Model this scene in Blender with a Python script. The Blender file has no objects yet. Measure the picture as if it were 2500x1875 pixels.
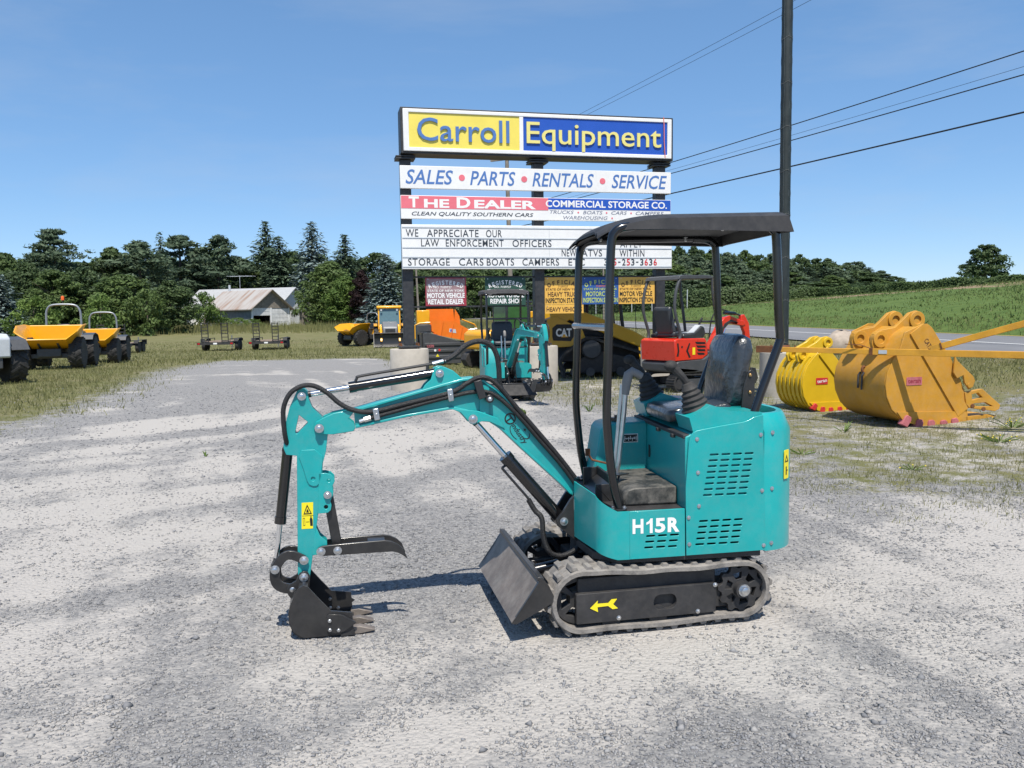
import bpy, bmesh, math, random
import numpy as np
from mathutils import Vector, Matrix
from mathutils.geometry import tessellate_polygon, delaunay_2d_cdt
R = math.radians; PI = math.pi
random.seed(7); rng = np.random.default_rng(7)
scene = bpy.context.scene
COL = scene.collection

# ------------------------------------------------------------------ camera, sky, sun, exposure
cam_d = bpy.data.cameras.new('camera'); cam = bpy.data.objects.new('camera', cam_d); COL.objects.link(cam)
cam_d.sensor_width = 36.0; cam_d.lens = 36.0*2021/2500; cam_d.clip_start = 0.05; cam_d.clip_end = 6000
_p = math.atan(167.5/2021); _r = R(0.8)
_F = Vector((0, math.cos(_p), -math.sin(_p))); _R0 = Vector((1, 0, 0)); _U0 = _R0.cross(_F)
_R = _R0*math.cos(_r) - _U0*math.sin(_r); _U = _R.cross(_F)
mw = Matrix((( _R.x, _U.x, -_F.x, 0), (_R.y, _U.y, -_F.y, 0), (_R.z, _U.z, -_F.z, 1.6), (0, 0, 0, 1)))
cam.matrix_world = mw
scene.camera = cam

SUN_EL, SUN_AZ = R(63), math.atan2(0.14, -1.0)          # azimuth clockwise from +Y
world = bpy.data.worlds.new('World'); scene.world = world; world.use_nodes = True
wn, wl = world.node_tree.nodes, world.node_tree.links
bgn = wn['Background']; bgn.inputs[1].default_value = 0.13
sky = wn.new('ShaderNodeTexSky'); sky.sky_type = 'NISHITA'; sky.sun_disc = False
sky.sun_elevation = SUN_EL; sky.sun_rotation = SUN_AZ; sky.air_density = 0.7; sky.dust_density = 0.3; sky.ozone_density = 10.0
gam = wn.new('ShaderNodeGamma'); gam.inputs[1].default_value = 0.60; wl.new(sky.outputs[0], gam.inputs[0])
hsv = wn.new('ShaderNodeHueSaturation'); hsv.inputs['Saturation'].default_value = 1.22; hsv.inputs['Value'].default_value = 1.85; wl.new(gam.outputs[0], hsv.inputs['Color'])
# faint high cirrus
wtc = wn.new('ShaderNodeTexCoord'); wmp = wn.new('ShaderNodeMapping'); wmp.inputs['Rotation'].default_value = (0.3, 0.2, 0.5); wmp.inputs['Scale'].default_value = (1.2, 5.0, 9.0)
wnz = wn.new('ShaderNodeTexNoise'); wnz.inputs['Scale'].default_value = 1.6; wnz.inputs['Detail'].default_value = 7; wnz.inputs['Roughness'].default_value = 0.6
wl.new(wtc.outputs['Generated'], wmp.inputs['Vector']); wl.new(wmp.outputs[0], wnz.inputs['Vector'])
wmr = wn.new('ShaderNodeMapRange'); wmr.inputs[1].default_value = 0.48; wmr.inputs[2].default_value = 0.8; wmr.inputs[4].default_value = 0.22; wl.new(wnz.outputs['Fac'], wmr.inputs[0])
wmx = wn.new('ShaderNodeMix'); wmx.data_type = 'RGBA'; wmx.inputs[7].default_value = (3.2, 3.6, 4.2, 1); wl.new(wmr.outputs[0], wmx.inputs[0]); wl.new(hsv.outputs['Color'], wmx.inputs[6])
wl.new(wmx.outputs[2], bgn.inputs[0])
sd = bpy.data.lights.new('sun', 'SUN'); sun = bpy.data.objects.new('sun', sd); COL.objects.link(sun)
sd.energy = 4.6; sd.angle = R(0.55); sd.color = (1.0, 0.94, 0.845)
_ts = Vector((math.sin(SUN_AZ)*math.cos(SUN_EL), math.cos(SUN_AZ)*math.cos(SUN_EL), math.sin(SUN_EL)))
sun.rotation_euler = _ts.to_track_quat('Z', 'Y').to_euler(); sun.location = _ts*50
vs = scene.view_settings; vs.view_transform = 'Standard'; vs.look = 'None'; vs.gamma = 1.0; vs.exposure = 0.40; vs.use_curve_mapping = False
scene.render.resolution_x, scene.render.resolution_y = 1024, 768

# ------------------------------------------------------------------ materials
def mat(name, col, rough=0.5, metal=0.0, var=0.12, scale=6.0, bump=0.0, bscale=60.0, coat=0.0, dust=0.0, spec=0.5):
    m = bpy.data.materials.new(name); m.use_nodes = True; n, l = m.node_tree.nodes, m.node_tree.links
    b = n['Principled BSDF']; b.inputs['Metallic'].default_value = metal; b.inputs['Coat Weight'].default_value = coat
    b.inputs['Coat Roughness'].default_value = 0.12; b.inputs['Specular IOR Level'].default_value = spec
    tc = n.new('ShaderNodeTexCoord'); nz = n.new('ShaderNodeTexNoise'); nz.inputs['Scale'].default_value = scale
    nz.inputs['Detail'].default_value = 6; nz.inputs['Roughness'].default_value = 0.65
    l.new(tc.outputs['Object'], nz.inputs['Vector'])
    cr = n.new('ShaderNodeValToRGB'); cr.color_ramp.elements[0].position = 0.3; cr.color_ramp.elements[1].position = 0.72
    cr.color_ramp.elements[0].color = [c*(1-var) for c in col]+[1]; cr.color_ramp.elements[1].color = [min(1, c*(1+var)) for c in col]+[1]
    l.new(nz.outputs['Fac'], cr.inputs['Fac'])
    last = cr.outputs['Color']
    if dust > 0:
        n2 = n.new('ShaderNodeTexNoise'); n2.inputs['Scale'].default_value = 11.0; n2.inputs['Detail'].default_value = 8; n2.inputs['Roughness'].default_value = 0.75
        l.new(tc.outputs['Object'], n2.inputs['Vector'])
        mr = n.new('ShaderNodeMapRange'); mr.inputs[1].default_value = 0.42; mr.inputs[2].default_value = 0.8; mr.inputs[4].default_value = dust
        l.new(n2.outputs['Fac'], mr.inputs[0])
        mx = n.new('ShaderNodeMix'); mx.data_type = 'RGBA'; mx.inputs[7].default_value = (0.36, 0.33, 0.29, 1)
        l.new(mr.outputs[0], mx.inputs[0]); l.new(last, mx.inputs[6]); last = mx.outputs[2]
    l.new(last, b.inputs['Base Color'])
    rr = n.new('ShaderNodeMapRange'); rr.inputs[3].default_value = max(0.03, rough-0.1); rr.inputs[4].default_value = min(1, rough+0.12)
    l.new(nz.outputs['Fac'], rr.inputs[0]); l.new(rr.outputs[0], b.inputs['Roughness'])
    if bump > 0:
        n3 = n.new('ShaderNodeTexNoise'); n3.inputs['Scale'].default_value = bscale; n3.inputs['Detail'].default_value = 4
        l.new(tc.outputs['Object'], n3.inputs['Vector'])
        bp = n.new('ShaderNodeBump'); bp.inputs['Strength'].default_value = bump; bp.inputs['Distance'].default_value = 0.01
        l.new(n3.outputs['Fac'], bp.inputs['Height']); l.new(bp.outputs[0], b.inputs['Normal'])
    return m

M = {}
M['teal'] = mat('teal_paint', (0.006, 0.335, 0.335), 0.36, var=0.10, scale=2.2, coat=0.22, dust=0.13)
M['teal_rough'] = mat('teal_textured_paint', (0.006, 0.32, 0.325), 0.42, var=0.10, scale=4, bump=0.12, bscale=260, coat=0.15, dust=0.14)
M['black'] = mat('black_paint', (0.019, 0.019, 0.020), 0.38, var=0.3, scale=8, coat=0.2, dust=0.06)
M['black_matt'] = mat('matt_black_paint', (0.024, 0.024, 0.026), 0.6, var=0.3, scale=8, dust=0.10)
M['black_gloss'] = mat('glossy_black_tube', (0.008, 0.008, 0.009), 0.18, var=0.3, scale=8, coat=0.5)
M['rubber'] = mat('rubber', (0.02, 0.02, 0.021), 0.75, var=0.3, scale=12, bump=0.1, bscale=90, dust=0.15)
M['track_rubber'] = mat('dusty_track_rubber', (0.17, 0.16, 0.15), 0.9, var=0.45, scale=14, bump=0.3, bscale=70, dust=0.85)
M['hose'] = mat('hose_rubber', (0.012, 0.012, 0.013), 0.5, var=0.3, scale=40, bump=0.5, bscale=220)
M['chrome'] = mat('chrome', (0.75, 0.76, 0.78), 0.12, 1.0, var=0.05)
M['zinc'] = mat('zinc_bolt', (0.62, 0.63, 0.64), 0.32, 1.0, var=0.12, scale=30)
M['brass'] = mat('brass_bolt', (0.6, 0.38, 0.16), 0.3, 1.0, var=0.1)
M['blade_steel'] = mat('scuffed_blade', (0.155, 0.13, 0.112), 0.5, 0.15, var=0.3, scale=7, bump=0.1, dust=0.6)
M['void'] = mat('interior_shade', (0.004, 0.004, 0.004), 0.9)  # near-black standing in for shade inside bays, slots and the garage
M['dusty_black'] = mat('dusty_floor_mat', (0.03, 0.032, 0.03), 0.55, var=0.4, scale=14, dust=0.6)
M['white'] = mat('white_vinyl', (0.80, 0.80, 0.79), 0.45, var=0.03)
M['decal_yellow'] = mat('yellow_decal', (0.83, 0.70, 0.02), 0.4, var=0.03)
M['decal_black'] = mat('black_print', (0.012, 0.012, 0.012), 0.5, var=0.1)
M['label_grey'] = mat('grey_label', (0.33, 0.34, 0.34), 0.45, var=0.15, scale=60)
M['seat'] = mat('wrapped_seat_vinyl', (0.034, 0.040, 0.048), 0.30, var=0.35, scale=9, bump=1.0, bscale=26, coat=0.5)
M['seat_plain'] = mat('seat_vinyl', (0.035, 0.04, 0.048), 0.42, var=0.2, bump=0.2)
M['lever_grey'] = mat('grey_lever_grip', (0.24, 0.23, 0.22), 0.6, var=0.12)
M['concrete'] = mat('concrete', (0.42, 0.385, 0.33), 0.9, var=0.16, scale=4, bump=0.25, bscale=50, dust=0.2)
M['sign_black'] = mat('sign_frame_black', (0.022, 0.024, 0.028), 0.5, var=0.3, scale=5, dust=0.10)
M['sign_white'] = mat('sign_white', (0.78, 0.78, 0.77), 0.4, var=0.05, scale=1.5, dust=0.16)
M['sign_yellow'] = mat('faded_yellow', (0.80, 0.66, 0.115), 0.45, var=0.05, scale=2)
M['sign_blue'] = mat('sign_blue', (0.016, 0.085, 0.44), 0.4, var=0.06, scale=2)
M['sign_bluetext'] = mat('faded_blue_letters', (0.07, 0.17, 0.43), 0.5, var=0.08)
M['sign_letter_yellow'] = mat('letter_yellow', (0.74, 0.66, 0.22), 0.5, var=0.05)
M['sign_pink'] = mat('faded_red', (0.72, 0.16, 0.20), 0.5, var=0.06, scale=3)
M['sign_darktext'] = mat('charcoal_letters', (0.035, 0.045, 0.06), 0.5, var=0.2)
M['sign_greytext'] = mat('grey_blue_letters', (0.17, 0.19, 0.26), 0.5, var=0.1)
M['sign_redtext'] = mat('red_letters', (0.60, 0.02, 0.03), 0.5, var=0.1)
M['lic_maroon'] = mat('faded_maroon', (0.30, 0.19, 0.20), 0.6, var=0.35, scale=2.5)
M['lic_red'] = mat('maroon_edge', (0.30, 0.03, 0.05), 0.6, var=0.25, scale=4)
M['lic_green'] = mat('licence_green', (0.02, 0.07, 0.05), 0.55, var=0.12)
M['lic_yellow'] = mat('licence_yellow', (0.76, 0.44, 0.085), 0.5, var=0.05, scale=3)
M['lic_blue'] = mat('licence_blue', (0.025, 0.09, 0.30), 0.5, var=0.1)
M['lic_limetext'] = mat('lime_letters', (0.50, 0.60, 0.16), 0.5)
M['brown_text'] = mat('brown_letters', (0.10, 0.045, 0.02), 0.6, var=0.2)
M['bucket_yellow'] = mat('weathered_yellow', (0.50, 0.245, 0.018), 0.62, var=0.16, scale=2.5, bump=0.12, bscale=30, dust=0.2)
M['bucket_yellow2'] = mat('fresh_yellow', (0.62, 0.40, 0.012), 0.42, var=0.1, scale=3, coat=0.2)
M['tooth_red'] = mat('red_tooth', (0.50, 0.03, 0.03), 0.5, var=0.2, scale=10)
M['tooth_pink'] = mat('faded_pink_tooth', (0.42, 0.11, 0.13), 0.75, var=0.25, scale=10, dust=0.2)
M['rust'] = mat('rust', (0.16, 0.062, 0.022), 0.85, var=0.45, scale=9, bump=0.2)
M['cat_yellow'] = mat('loader_yellow', (0.60, 0.33, 0.016), 0.4, var=0.07, scale=3, coat=0.2)
M['jcb_yellow'] = mat('machine_yellow', (0.76, 0.36, 0.006), 0.38, var=0.06, scale=3, coat=0.2)
M['orange'] = mat('orange_paint', (0.78, 0.17, 0.006), 0.42, var=0.08, scale=3, coat=0.1, dust=0.05)
M['red'] = mat('red_orange_paint', (0.62, 0.030, 0.010), 0.28, var=0.05, coat=0.4)
M['dark_grey'] = mat('dark_grey_paint', (0.055, 0.058, 0.063), 0.45, var=0.15, dust=0.06)
M['mid_grey'] = mat('mid_grey_paint', (0.17, 0.175, 0.185), 0.4, var=0.12)
M['pale_grey'] = mat('pale_grey_paint', (0.50, 0.53, 0.56), 0.4, var=0.08)
M['steel_tube'] = mat('grey_steel_tube', (0.30, 0.32, 0.34), 0.4, 0.5, var=0.1)
M['plank'] = mat('weathered_planks', (0.24, 0.18, 0.13), 0.9, var=0.4, scale=5)
M['grey_wood'] = mat('grey_weathered_wood', (0.22, 0.195, 0.165), 0.95, var=0.35, scale=3, bump=0.2)
M['pole_wood'] = mat('utility_pole_wood', (0.23, 0.20, 0.17), 0.95, var=0.3, scale=3, bump=0.2)
M['house_white'] = mat('white_siding', (0.72, 0.73, 0.74), 0.6, var=0.08, scale=2)
M['garage_white'] = mat('peeling_white_boards', (0.60, 0.61, 0.62), 0.8, var=0.2, scale=2)
M['garage_side'] = mat('grey_blue_boards', (0.20, 0.22, 0.25), 0.85, var=0.25, scale=2)
M['shingle'] = mat('pale_shingle', (0.36, 0.37, 0.38), 0.85, var=0.12, scale=3)
M['wire'] = mat('wire', (0.015, 0.015, 0.016), 0.6)
M['glass_dark'] = mat('dark_window', (0.02, 0.035, 0.04), 0.06, var=0.1, coat=0.5)
M['glass_green'] = mat('green_window', (0.035, 0.11, 0.035), 0.08, var=0.2, coat=0.5)
M['amber'] = mat('amber_beacon', (0.75, 0.12, 0.01), 0.25)
M['suv'] = mat('black_car_paint', (0.012, 0.014, 0.018), 0.2, coat=0.8)
M['rock'] = mat('field_rock', (0.36, 0.30, 0.24), 0.9, var=0.35, scale=3, bump=0.5, bscale=8)
M['red_tail'] = mat('red_lens', (0.4, 0.01, 0.01), 0.3)

def rusty_roof():
    m = mat('rusty_metal_roof', (0.36, 0.33, 0.30), 0.7, 0.0, var=0.12, scale=1.5)
    n, l = m.node_tree.nodes, m.node_tree.links; b = n['Principled BSDF']
    tc = n.new('ShaderNodeTexCoord'); mp = n.new('ShaderNodeMapping'); mp.inputs['Scale'].default_value = (0.8, 0.12, 0.12)
    nz = n.new('ShaderNodeTexNoise'); nz.inputs['Scale'].default_value = 2.2; nz.inputs['Detail'].default_value = 8
    cr = n.new('ShaderNodeValToRGB'); cr.color_ramp.elements[0].position = 0.46; cr.color_ramp.elements[1].position = 0.68
    cr.color_ramp.elements[0].color = (0.38, 0.36, 0.34, 1); cr.color_ramp.elements[1].color = (0.27, 0.185, 0.14, 1)
    l.new(tc.outputs['Object'], mp.inputs['Vector']); l.new(mp.outputs[0], nz.inputs['Vector']); l.new(nz.outputs['Fac'], cr.inputs['Fac']); l.new(cr.outputs[0], b.inputs['Base Color'])
    return m
M['rusty_roof'] = rusty_roof()

def leafmat(name, c0, c1, rough=0.6, trans=0.3):
    m = bpy.data.materials.new(name); m.use_nodes = True; n, l = m.node_tree.nodes, m.node_tree.links
    b = n['Principled BSDF']; b.inputs['Roughness'].default_value = rough; b.inputs['Specular IOR Level'].default_value = 0.25
    at = n.new('ShaderNodeAttribute'); at.attribute_name = 'tint'
    oi = n.new('ShaderNodeObjectInfo')
    ma = n.new('ShaderNodeMath'); ma.operation = 'MULTIPLY_ADD'; ma.inputs[1].default_value = 0.3; l.new(oi.outputs['Random'], ma.inputs[0])
    m2 = n.new('ShaderNodeMath'); m2.operation = 'MULTIPLY'; m2.inputs[1].default_value = 0.75; l.new(at.outputs['Fac'], m2.inputs[0]); l.new(m2.outputs[0], ma.inputs[2])
    cr = n.new('ShaderNodeMix'); cr.data_type = 'RGBA'; cr.inputs[6].default_value = (*c0, 1); cr.inputs[7].default_value = (*c1, 1)
    l.new(ma.outputs[0], cr.inputs[0]); l.new(cr.outputs[2], b.inputs['Base Color'])
    tr = n.new('ShaderNodeBsdfTranslucent'); l.new(cr.outputs[2], tr.inputs['Color'])
    mx = n.new('ShaderNodeMixShader'); mx.inputs[0].default_value = trans
    l.new(b.outputs[0], mx.inputs[1]); l.new(tr.outputs[0], mx.inputs[2]); l.new(mx.outputs[0], n['Material Output'].inputs['Surface'])
    return m
M['leaf'] = leafmat('mid_green_leaf', (0.05, 0.085, 0.03), (0.14, 0.20, 0.06))
M['leaf_light'] = leafmat('light_green_leaf', (0.06, 0.11, 0.026), (0.17, 0.25, 0.06))
M['leaf_dark'] = leafmat('dark_green_leaf', (0.038, 0.065, 0.028), (0.11, 0.16, 0.06))
M['leaf_plum'] = leafmat('dark_plum_leaf', (0.014, 0.008, 0.009), (0.05, 0.024, 0.022))
M['needle'] = leafmat('spruce_needle', (0.036, 0.062, 0.042), (0.115, 0.165, 0.10), trans=0.2)
M['needle_blue'] = leafmat('blue_spruce_needle', (0.06, 0.092, 0.086), (0.20, 0.26, 0.245), trans=0.1)
M['needle_pine'] = leafmat('pine_needle', (0.048, 0.078, 0.048), (0.135, 0.185, 0.105), trans=0.22)
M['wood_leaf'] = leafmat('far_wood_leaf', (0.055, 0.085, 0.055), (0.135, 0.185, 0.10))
M['orchard_leaf'] = leafmat('orchard_leaf', (0.045, 0.08, 0.03), (0.15, 0.20, 0.085))
M['grass'] = leafmat('grass_blade', (0.095, 0.11, 0.034), (0.28, 0.27, 0.115), trans=0.3)
M['weed'] = leafmat('weed_leaf', (0.06, 0.12, 0.02), (0.20, 0.28, 0.07), trans=0.3)
M['flower'] = mat('yellow_petals', (0.75, 0.58, 0.02), 0.6)
M['bark'] = mat('bark', (0.11, 0.085, 0.065), 0.95, var=0.35, scale=4, bump=0.3)

# ------------------------------------------------------------------ mesh building
class B:
    def __init__(s): s.v = []; s.f = []
    def add(s, v, f):
        o = len(s.v); s.v += [tuple(p) for p in v]; s.f += [tuple(i+o for i in q) for q in f]; return s
    def box(s, x0, x1, y0, y1, z0, z1):
        v = [(x, y, z) for x in (x0, x1) for y in (y0, y1) for z in (z0, z1)]
        return s.add(v, [(0,1,3,2),(4,6,7,5),(0,4,5,1),(2,3,7,6),(0,2,6,4),(1,5,7,3)])
    def obox(s, c, size, mt):
        q = B().box(-size[0]/2, size[0]/2, -size[1]/2, size[1]/2, -size[2]/2, size[2]/2)
        c = Vector(c); return s.add([c+mt@Vector(p) for p in q.v], q.f)
    def bar(s, p0, p1, w, h, up=(0,0,1)):
        p0, p1 = Vector(p0), Vector(p1); d = p1-p0; L = d.length; d.normalize(); u = Vector(up)
        y = u.cross(d)
        if y.length < 1e-4: y = Vector((0,1,0)).cross(d)
        y.normalize(); z = d.cross(y); m = Matrix((d, y, z)).transposed()
        return s.obox((p0+p1)/2, (L, w, h), m)
    def prism(s, loops, d0, d1, mp=None):
        # loops: outer then holes, 2D (u,v); extruded along the third axis from d0 to d1. default: u->x, v->z, depth->y
        mp = mp or (lambda u, v, w: (u, w, v))
        if not isinstance(loops[0][0], (tuple, list)): loops = [loops]
        flat = [p for lp in loops for p in lp]; n = len(flat)
        if len(loops) == 1: tri = tessellate_polygon([[Vector((p[0], p[1], 0)) for p in loops[0]]])
        else:
            ed = []; o = 0
            for lp in loops: ed += [(o+i, o+(i+1) % len(lp)) for i in range(len(lp))]; o += len(lp)
            vo_, _, fo_, ov_, _, _ = delaunay_2d_cdt([Vector((p[0], p[1])) for p in flat], ed, [], 0, 1e-7)
            def inside(lp, x, y):
                c = False
                for i in range(len(lp)):
                    (x1, y1), (x2, y2) = lp[i][:2], lp[i-1][:2]
                    if (y1 > y) != (y2 > y) and x < (x2-x1)*(y-y1)/(y2-y1)+x1: c = not c
                return c
            tri = []
            for q in fo_:
                t_ = [ov_[i][0] for i in q]; cx = sum(flat[i][0] for i in t_)/3; cy = sum(flat[i][1] for i in t_)/3
                if inside(loops[0], cx, cy) and not any(inside(h, cx, cy) for h in loops[1:]): tri.append(tuple(t_))
        v = [mp(p[0], p[1], d0) for p in flat]+[mp(p[0], p[1], d1) for p in flat]
        f = [tuple(t) for t in tri]+[tuple(i+n for i in reversed(t)) for t in tri]
        o = 0
        for lp in loops:
            k = len(lp)
            for i in range(k):
                j = (i+1) % k; f.append((o+i, o+j, o+j+n, o+i+n))
            o += k
        return s.add(v, f)
    def cyl(s, p0, p1, r, n=14, r2=None, caps=True):
        p0, p1 = Vector(p0), Vector(p1); d = (p1-p0).normalized(); a = Vector((0,0,1)) if abs(d.z) < .9 else Vector((1,0,0))
        x = d.cross(a).normalized(); y = d.cross(x); r2 = r if r2 is None else r2
        v = [p0+(x*math.cos(t)+y*math.sin(t))*r for t in [2*PI*i/n for i in range(n)]]
        v += [p1+(x*math.cos(t)+y*math.sin(t))*r2 for t in [2*PI*i/n for i in range(n)]]
        f = [(i, (i+1) % n, (i+1) % n+n, i+n) for i in range(n)]
        if caps: f += [tuple(range(n))[::-1], tuple(range(n, 2*n))]
        return s.add(v, f)
    def tube(s, pts, r, n=8, smooth=0, closed=False):
        pts = [Vector(p) for p in pts]
        if smooth: pts = catmull(pts, smooth)
        m = len(pts); tang = []
        for i in range(m):
            a, b = pts[max(0, i-1)], pts[min(m-1, i+1)]; tang.append((b-a).normalized())
        a = Vector((0,0,1)) if abs(tang[0].z) < .9 else Vector((1,0,0)); x = tang[0].cross(a).normalized()
        v = []; rr = r if isinstance(r, (list, tuple)) else [r]*m
        for i in range(m):
            x = (x-tang[i]*x.dot(tang[i])).normalized(); y = tang[i].cross(x)
            v += [pts[i]+(x*math.cos(t)+y*math.sin(t))*rr[min(i, len(rr)-1)] for t in [2*PI*k/n for k in range(n)]]
        f = [(i*n+k, i*n+(k+1) % n, (i+1)*n+(k+1) % n, (i+1)*n+k) for i in range(m-1) for k in range(n)]
        f += [tuple(range(n))[::-1], tuple(range((m-1)*n, m*n))]
        return s.add(v, f)
    def lathe(s, prof, p0, axis, n=20):
        # prof: (radius, distance along axis)
        p0 = Vector(p0); d = Vector(axis).normalized(); a = Vector((0,0,1)) if abs(d.z) < .9 else Vector((1,0,0))
        x = d.cross(a).normalized(); y = d.cross(x); v = []; k = len(prof)
        for i in range(n):
            t = 2*PI*i/n; e = x*math.cos(t)+y*math.sin(t)
            v += [p0+e*r+d*h for r, h in prof]
        f = [(i*k+j, ((i+1) % n)*k+j, ((i+1) % n)*k+j+1, i*k+j+1) for i in range(n) for j in range(k-1)]
        f += [tuple(i*k for i in range(n)), tuple(i*k+k-1 for i in range(n))[::-1]]
        return s.add(v, f)
    def grid(s, nu, nv, fn, closeu=False):
        v = [fn(i, j) for i in range(nu) for j in range(nv)]
        f = [(i*nv+j, ((i+1) % nu)*nv+j, ((i+1) % nu)*nv+j+1, i*nv+j+1) for i in range(nu if closeu else nu-1) for j in range(nv-1)]
        return s.add(v, f)
    def ball(s, c, r, sc=(1,1,1), n=10, m=7):
        c = Vector(c)
        prof = [(math.sin(PI*j/(m-1)), -math.cos(PI*j/(m-1))) for j in range(m)]
        v = []; 
        for i in range(n):
            t = 2*PI*i/n
            v += [(c.x+r*sc[0]*math.cos(t)*a, c.y+r*sc[1]*math.sin(t)*a, c.z+r*sc[2]*h) for a, h in prof]
        f = [(i*m+j, ((i+1) % n)*m+j, ((i+1) % n)*m+j+1, i*m+j+1) for i in range(n) for j in range(m-1)]
        return s.add(v, f)
    def ribbon(s, pts, th, y0, y1):
        # a strip of thickness th following the 2D (x,z) polyline, from y0 to y1
        k = len(pts); out = []
        for i in range(k):
            a, b = Vector(pts[max(0, i-1)]), Vector(pts[min(k-1, i+1)]); t = (b-a).normalized(); nn = Vector((-t.y, t.x)); p = Vector(pts[i])
            out.append((p+nn*th/2, p-nn*th/2))
        v = []; f = []
        for p, q in out: v += [(p.x, y0, p.y), (p.x, y1, p.y), (q.x, y1, q.y), (q.x, y0, q.y)]
        for i in range(k-1):
            for e in range(4): f.append((i*4+e, i*4+(e+1) % 4, i*4+4+(e+1) % 4, i*4+4+e))
        f += [(0,1,2,3), tuple((k-1)*4+e for e in (3,2,1,0))]
        return s.add(v, f)
    def move(s, fn): s.v = [tuple(fn(Vector(p))) for p in s.v]; return s

def catmull(pts, k=6):
    P = [Vector(p) for p in pts]; out = []
    for i in range(len(P)-1):
        p0, p1, p2, p3 = P[max(0, i-1)], P[i], P[i+1], P[min(len(P)-1, i+2)]
        for j in range(k):
            t = j/k
            out.append(0.5*((2*p1)+(p2-p0)*t+(2*p0-5*p1+4*p2-p3)*t*t+(3*p1-p0-3*p2+p3)*t**3))
    out.append(P[-1]); return out

def rrect(x0, x1, z0, z1, r, k=4):
    out = []
    for cx, cz, a in ((x1-r, z1-r, 0), (x0+r, z1-r, 90), (x0+r, z0+r, 180), (x1-r, z0+r, 270)):
        out += [(cx+r*math.cos(R(a+90*i/k)), cz+r*math.sin(R(a+90*i/k))) for i in range(k+1)]
    return out
def circ(cx, cz, r, n=16): return [(cx+r*math.cos(2*PI*i/n), cz+r*math.sin(2*PI*i/n)) for i in range(n)]

def meshof(name, b, ang=35, fix=True):
    me = bpy.data.meshes.new(name); me.from_pydata([tuple(p) for p in b.v], [], b.f)
    if fix:
        bm = bmesh.new(); bm.from_mesh(me); bmesh.ops.remove_doubles(bm, verts=bm.verts, dist=1e-5); bmesh.ops.recalc_face_normals(bm, faces=bm.faces); bm.to_mesh(me); bm.free()
    me.update(); me.shade_smooth(); me.set_sharp_from_angle(angle=R(ang)); return me

def obj(name, b, m, parent=None, bevel=0.0, ang=35, loc=None, rot=None, label=None, seg=2):
    me = b if isinstance(b, bpy.types.Mesh) else meshof(name, b, ang)
    if m is not None and not me.materials: me.materials.append(M[m] if isinstance(m, str) else m)
    o = bpy.data.objects.new(name, me); COL.objects.link(o)
    if parent is not None: o.parent = parent
    if loc is not None: o.location = loc
    if rot is not None: o.rotation_euler = rot
    if bevel:
        md = o.modifiers.new('bevel', 'BEVEL'); md.width = bevel; md.segments = seg; md.limit_method = 'ANGLE'; md.angle_limit = R(40)
    if label: o['label'] = label
    return o
def tag(o, label, cat, group=None, kind=None):
    if label: o['label'] = label
    if cat: o['category'] = cat
    if group: o['group'] = group
    if kind: o['kind'] = kind
    return o
def thing(name, label, cat, loc=(0,0,0), rz=0.0, group=None, scale=None):
    o = bpy.data.objects.new(name, None); COL.objects.link(o); o.empty_display_size = 0.2
    o.location = loc; o.rotation_euler = (0, 0, rz)
    if scale: o.scale = (scale,)*3
    return tag(o, label, cat, group)
def struct(name, b, m): 
    o = obj(name, b, m); o['kind'] = 'structure'; return o

_tc = {}
def textgeo(s, bold=0.0, shear=0.0, space=1.0):
    key = (s, bold, shear, space)
    if key not in _tc:
        cu = bpy.data.curves.new('lettering', 'FONT'); cu.body = s; cu.size = 1; cu.offset = bold; cu.shear = shear; cu.resolution_u = 3; cu.space_character = space
        o = bpy.data.objects.new('lettering', cu); me = bpy.data.meshes.new_from_object(o)
        v = np.array([p.co[:2] for p in me.vertices]); f = [tuple(p.vertices) for p in me.polygons]
        bpy.data.objects.remove(o); bpy.data.curves.remove(cu); bpy.data.meshes.remove(me); _tc[key] = (v, f)
    return _tc[key]
def textflat(b, s, x0, x1, z0, z1, fn, bold=0.0, shear=0.0, space=1.0, depth=0.0):
    # writes s stretched to the box x0..x1, z0..z1; fn(u, v, w) puts it on the surface
    v, f = textgeo(s, bold, shear, space); lo, hi = v.min(0), v.max(0); w = (v-lo)/(hi-lo)
    p = [(x0+(x1-x0)*a, z0+(z1-z0)*c) for a, c in w]
    if depth == 0: return b.add([fn(u, t, 0) for u, t in p], f)
    n = len(p); ed = {}
    for q in f:
        for i in range(len(q)):
            e = (q[i], q[(i+1) % len(q)]); ed[e] = 1
    side = [(a, c, c+n, a+n) for (a, c) in ed if (c, a) not in ed]
    return b.add([fn(u, t, 0) for u, t in p]+[fn(u, t, depth) for u, t in p], [tuple(i+n for i in q) for q in f]+side)
def arctext(b, s, cx, cz, rad, a0, a1, h, fn, bold=0.0):
    ws = [0.55 if c in 'I' else 1.0 for c in s]; tot = sum(ws); acc = 0
    for c, w in zip(s, ws):
        t = R(a0+(a1-a0)*(acc+w/2)/tot); acc += w
        v, f = textgeo(c, bold); lo, hi = v.min(0), v.max(0); wd = (hi-lo)[0]/(hi-lo)[1]*h
        wd = min(wd, abs(R(a1-a0))*rad/tot*w*0.78) if c != 'I' else wd*0.9
        q = (v-lo)/(hi-lo); q[:, 0] = (q[:, 0]-.5)*wd; q[:, 1] = q[:, 1]*h+rad
        ct, st = math.cos(t), math.sin(t)
        b.add([fn(cx+x*ct+y*st, cz-x*st+y*ct, 0) for x, y in q], f)
    return b
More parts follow.
